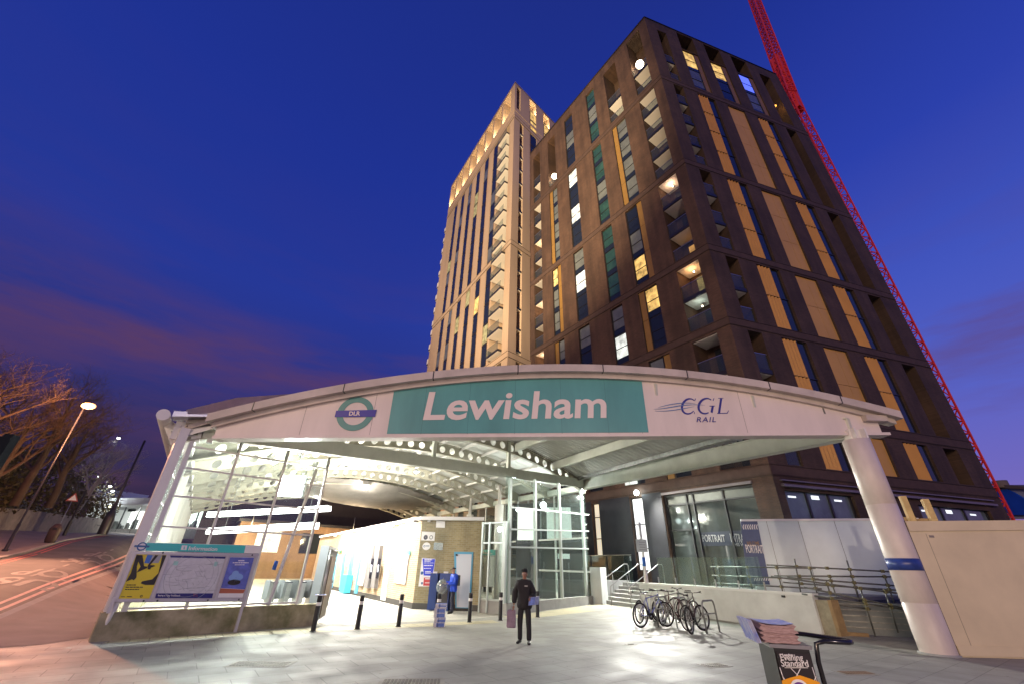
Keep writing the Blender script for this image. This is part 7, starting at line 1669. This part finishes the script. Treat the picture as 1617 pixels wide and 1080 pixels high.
TR = [(-54.0, 46, 13, 1, 'spreading bare tree at the left edge, its orange lit twigs nearest the viewer', 1.2), (-50.6, 52, 13, 2, 'bare tree left of the orange street lamp pole', 1.1), (-48.4, 60, 15.5, 3, 'tall bare tree directly behind the orange street lamp', 1.1), (-46.3, 66, 15.5, 4, 'bare tree with twigs reaching under the orange lamp, right of the pole', 1.2),
      (-44.4, 82, 14, 5, 'pale barked bare tree lit white beside the small white street lamp', 1.0), (-52.3, 66, 17, 6, 'dark bare tree on the upper bank, second from the left edge', 1.0), (-49.6, 82, 17, 7, 'bare tree far up the bank behind the taller ones', 1.0), (-45.6, 100, 15, 8, 'farthest bare tree, low behind the road sign', 1.0), (-56.5, 60, 16, 9, 'bare tree mostly outside the left edge', 1.1), (-47.3, 90, 17, 12, 'bare tree deep in the bank between the lamp and the white lamp', 1.0)]
for y_, D_, h_, sd_, lab, sp in TR:
    q = at(y_, D_); tree((q.x, q.y, q.z + (2.2 if D_ < 70 else 1.5)), h_, sd_, lab, barkw if sd_ == 5 else barkm, (rnd.uniform(-.1, .25), rnd.uniform(-.15, .1)), sp, 1.0)
# evergreen undergrowth on the bank
b = MB(); rq = random.Random(4)
for i in range(16000):
    k = rq.random(); a = pts[int(rq.random() * (len(pts) - 1))]; dr_ = Vector((a.x, a.y, 0)).normalized(); u = rq.random() ** 1.4 * 24; q = a + dr_ * (.8 + u) + V(rq.uniform(-1, 1), rq.uniform(-1, 1), 0); hh2 = (3.0 + 1.6 * noise.noise((q.x * .18, q.y * .18, 0)) + 1.6 * sm(u / 12)); z = H(a.x, a.y) + 1.7 + 5.0 * sm(u / 28) + rq.random() * max(.3, hh2)
    c_ = V(q.x, q.y, z); s_ = rq.uniform(.10, .26); v1 = V(rq.gauss(0, 1), rq.gauss(0, 1), rq.gauss(0, 1)).normalized(); v2 = v1.orthogonal().normalized(); b.add([c_ - v1 * s_, c_ + v2 * s_ * .5, c_ + v1 * s_, c_ - v2 * s_ * .5], [(0, 1, 2, 3)])
ug = b.build('undergrowth', mat('ivy', (.085, .06, .025), .7, noise_amt=.5, noise_scale=.8, col2=(.03, .035, .015))); ug['kind'] = 'stuff'
# bus station: low flat roofed hall with a bright glazed front
bs0, bs1 = PD(136, 838, 105), PD(262, 838, 92); bs0.z = bs1.z = 0; bd_ = (bs1 - bs0).normalized(); bn_ = Vector((bd_.y, -bd_.x, 0)); BL2 = (bs1 - bs0).length + 8
zbt = H(bs0.x, bs0.y) - .6
bus = thing('bus_station', 'low flat roofed bus station with bright white interior at the road end', 'building', (bs0.x, bs0.y, zbt))
def BSP(px, py): return PL(px, py, bs0, bd_)
zro = BSP(150, 788).z; zgl = BSP(150, 800).z; zgb = BSP(160, 832).z
b = MB(); b.hexa(bs0 + V(0, 0, zro - 1.0) + bn_ * 2, bd_ * BL2, -bn_ * 14, V(0, 0, .9)); b.hexa(bs0 + V(0, 0, zro - 1.25) + bn_ * 2.5 - bd_ * 1, bd_ * (BL2 + 1), -bn_ * 15, V(0, 0, .25)); part(b, 'roof', mat('bus_roof', (.35, .36, .38), .6), bus)
b = MB(); b.hexa(bs0 + V(0, 0, zbt) - bn_ * 6, bd_ * BL2, -bn_ * .3, V(0, 0, zro - zbt - 1)); part(b, 'lit_wall', mat('bus_lit', (.8, .8, .8), .5, emit=(.95, 1, .93), estr=1.5), bus)
b = MB(); b.hexa(bs0 + V(0, 0, zbt - .5), bd_ * BL2, -bn_ * .2, V(0, 0, zgb - zbt + .3)); part(b, 'low_wall', galv, bus)
b = MB(); b.hexa(bs0 + V(0, 0, zgl + .1), bd_ * BL2, -bn_ * .2, V(0, 0, .55)); part(b, 'glazing_band', mat('bus_band', (.42, .45, .32), .5, noise_amt=.5, noise_scale=1.5), bus)
for k in range(9): b = MB(); b.hexa(bs0 + bd_ * (k * BL2 / 8) + V(0, 0, zbt), bd_ * .16, -bn_ * .16, V(0, 0, zro - zbt - 1)); part(b, 'post', darkf, bus)
rq = random.Random(9); b = MB()
for k in range(44): x = rq.random() * BL2; hh3 = rq.uniform(.9, 1.9); w3 = rq.uniform(.25, .6); b.hexa(bs0 - bn_ * rq.uniform(1.5, 5) + bd_ * x + V(0, 0, zgb - .6), bd_ * w3, -bn_ * .4, V(0, 0, hh3 * .8 + .5))
part(b, 'counter', mat('bus_clutter', (.16, .18, .18), .6), bus)
b = MB()
for k in range(5): x = (.12 + .2 * k) * BL2; b.hexa(bs0 - bn_ * 3 + bd_ * x + V(0, 0, zgl - .4), bd_ * 1.6, -bn_ * .15, V(0, 0, .5))
part(b, 'hanging_sign', darkf, bus)
bus_end = MB(); bus_end.hexa(bs0 - bd_ * .5 + V(0, 0, zbt) + bn_ * 1.0, bd_ * .3, -bn_ * 9, V(0, 0, zro - zbt + 1.8)); part(bus_end, 'end_frame', mat('end_white', (.6, .62, .62), .5), bus)
for k in range(2):
    q = bs0 + bd_ * (6 + 9 * k) + bn_ * 2.5; lamp('POINT', V(q.x, q.y, zro - 1.6), 1100, (.95, 1, .95), .3, bus, name='bus_station_light')
# parapet bars at the road end
t = thing('road_end_barrier', 'short steel barrier with black posts in front of the bus station', 'barrier', at(-41, 88)); b = MB()
for k in range(4): q = bs0 + bn_ * 9 + bd_ * (6 + 3.6 * k); b.tube([V(q.x, q.y, H(q.x, q.y)), V(q.x, q.y, H(q.x, q.y) + 1.1)], .09, 8, darkf)
q0 = bs0 + bn_ * 9 + bd_ * 6; q1 = bs0 + bn_ * 9 + bd_ * 16.8; b.tube([V(q0.x, q0.y, H(q0.x, q0.y) + 1.0), V(q1.x, q1.y, H(q1.x, q1.y) + 1.0)], .05, 8, galv); part(b, 'barrier', None, t)
# ================================================================== unseen street lamps, assumed behind the viewer, that light the forecourt front
for i, (x, y) in enumerate(((-9, -7), (7, -9))):
    t = thing('street_lamp', ['left', 'right'][i] + ' unseen street lamp assumed behind the viewer', 'street lamp', (x, y, 0)); b = MB(); b.lathe((0, 0, 0), [(.12, 0), (.1, 1.2), (.06, 8), (0, 8)], 12); part(b, 'pole', pole_m, t, True)
    b = MB(); b.ball((0, .5, 8.0), .2, None, 12, 8, (1, 1.4, .5)); part(b, 'lens', bulbw, t, True); b = MB(); b.tube([(0, 0, 7.9), (0, .3, 8.15), (0, .5, 8.1)], .04, 8); part(b, 'arm', pole_m, t, True)
    lamp('POINT', (x, y + .6, 7.7), (1300, 4000)[i], (1, .78, .62), .25, t, name='street_light')  # light from an assumed, unseen lamp
# unseen floodlight mast added behind the viewer to light towers and soffits
t = thing('added_flood_mast', 'unseen floodlight mast added behind the viewer to light the towers', 'floodlight', (-26, -10, 0)); b = MB(); b.lathe((0, 0, 0), [(.2, 0), (.12, 14), (0, 14)], 12); part(b, 'pole', pole_m, t, True)
b = MB(); b.box((0, .3, 13.6), 1.2, .3, .8, R(-20)); part(b, 'housing', pole_m, t, True); b = MB(); b.box((.03, .47, 13.7), 1.1, .02, .6, R(-20)); part(b, 'lens', bulbw, t, True)
lamp('SPOT', (-25.8, -9.2, 14.0), 340000, (1, .76, .47), .5, t, target=V(-2, 42, 45), angle=52, blend=.7, name='added_flood_light')
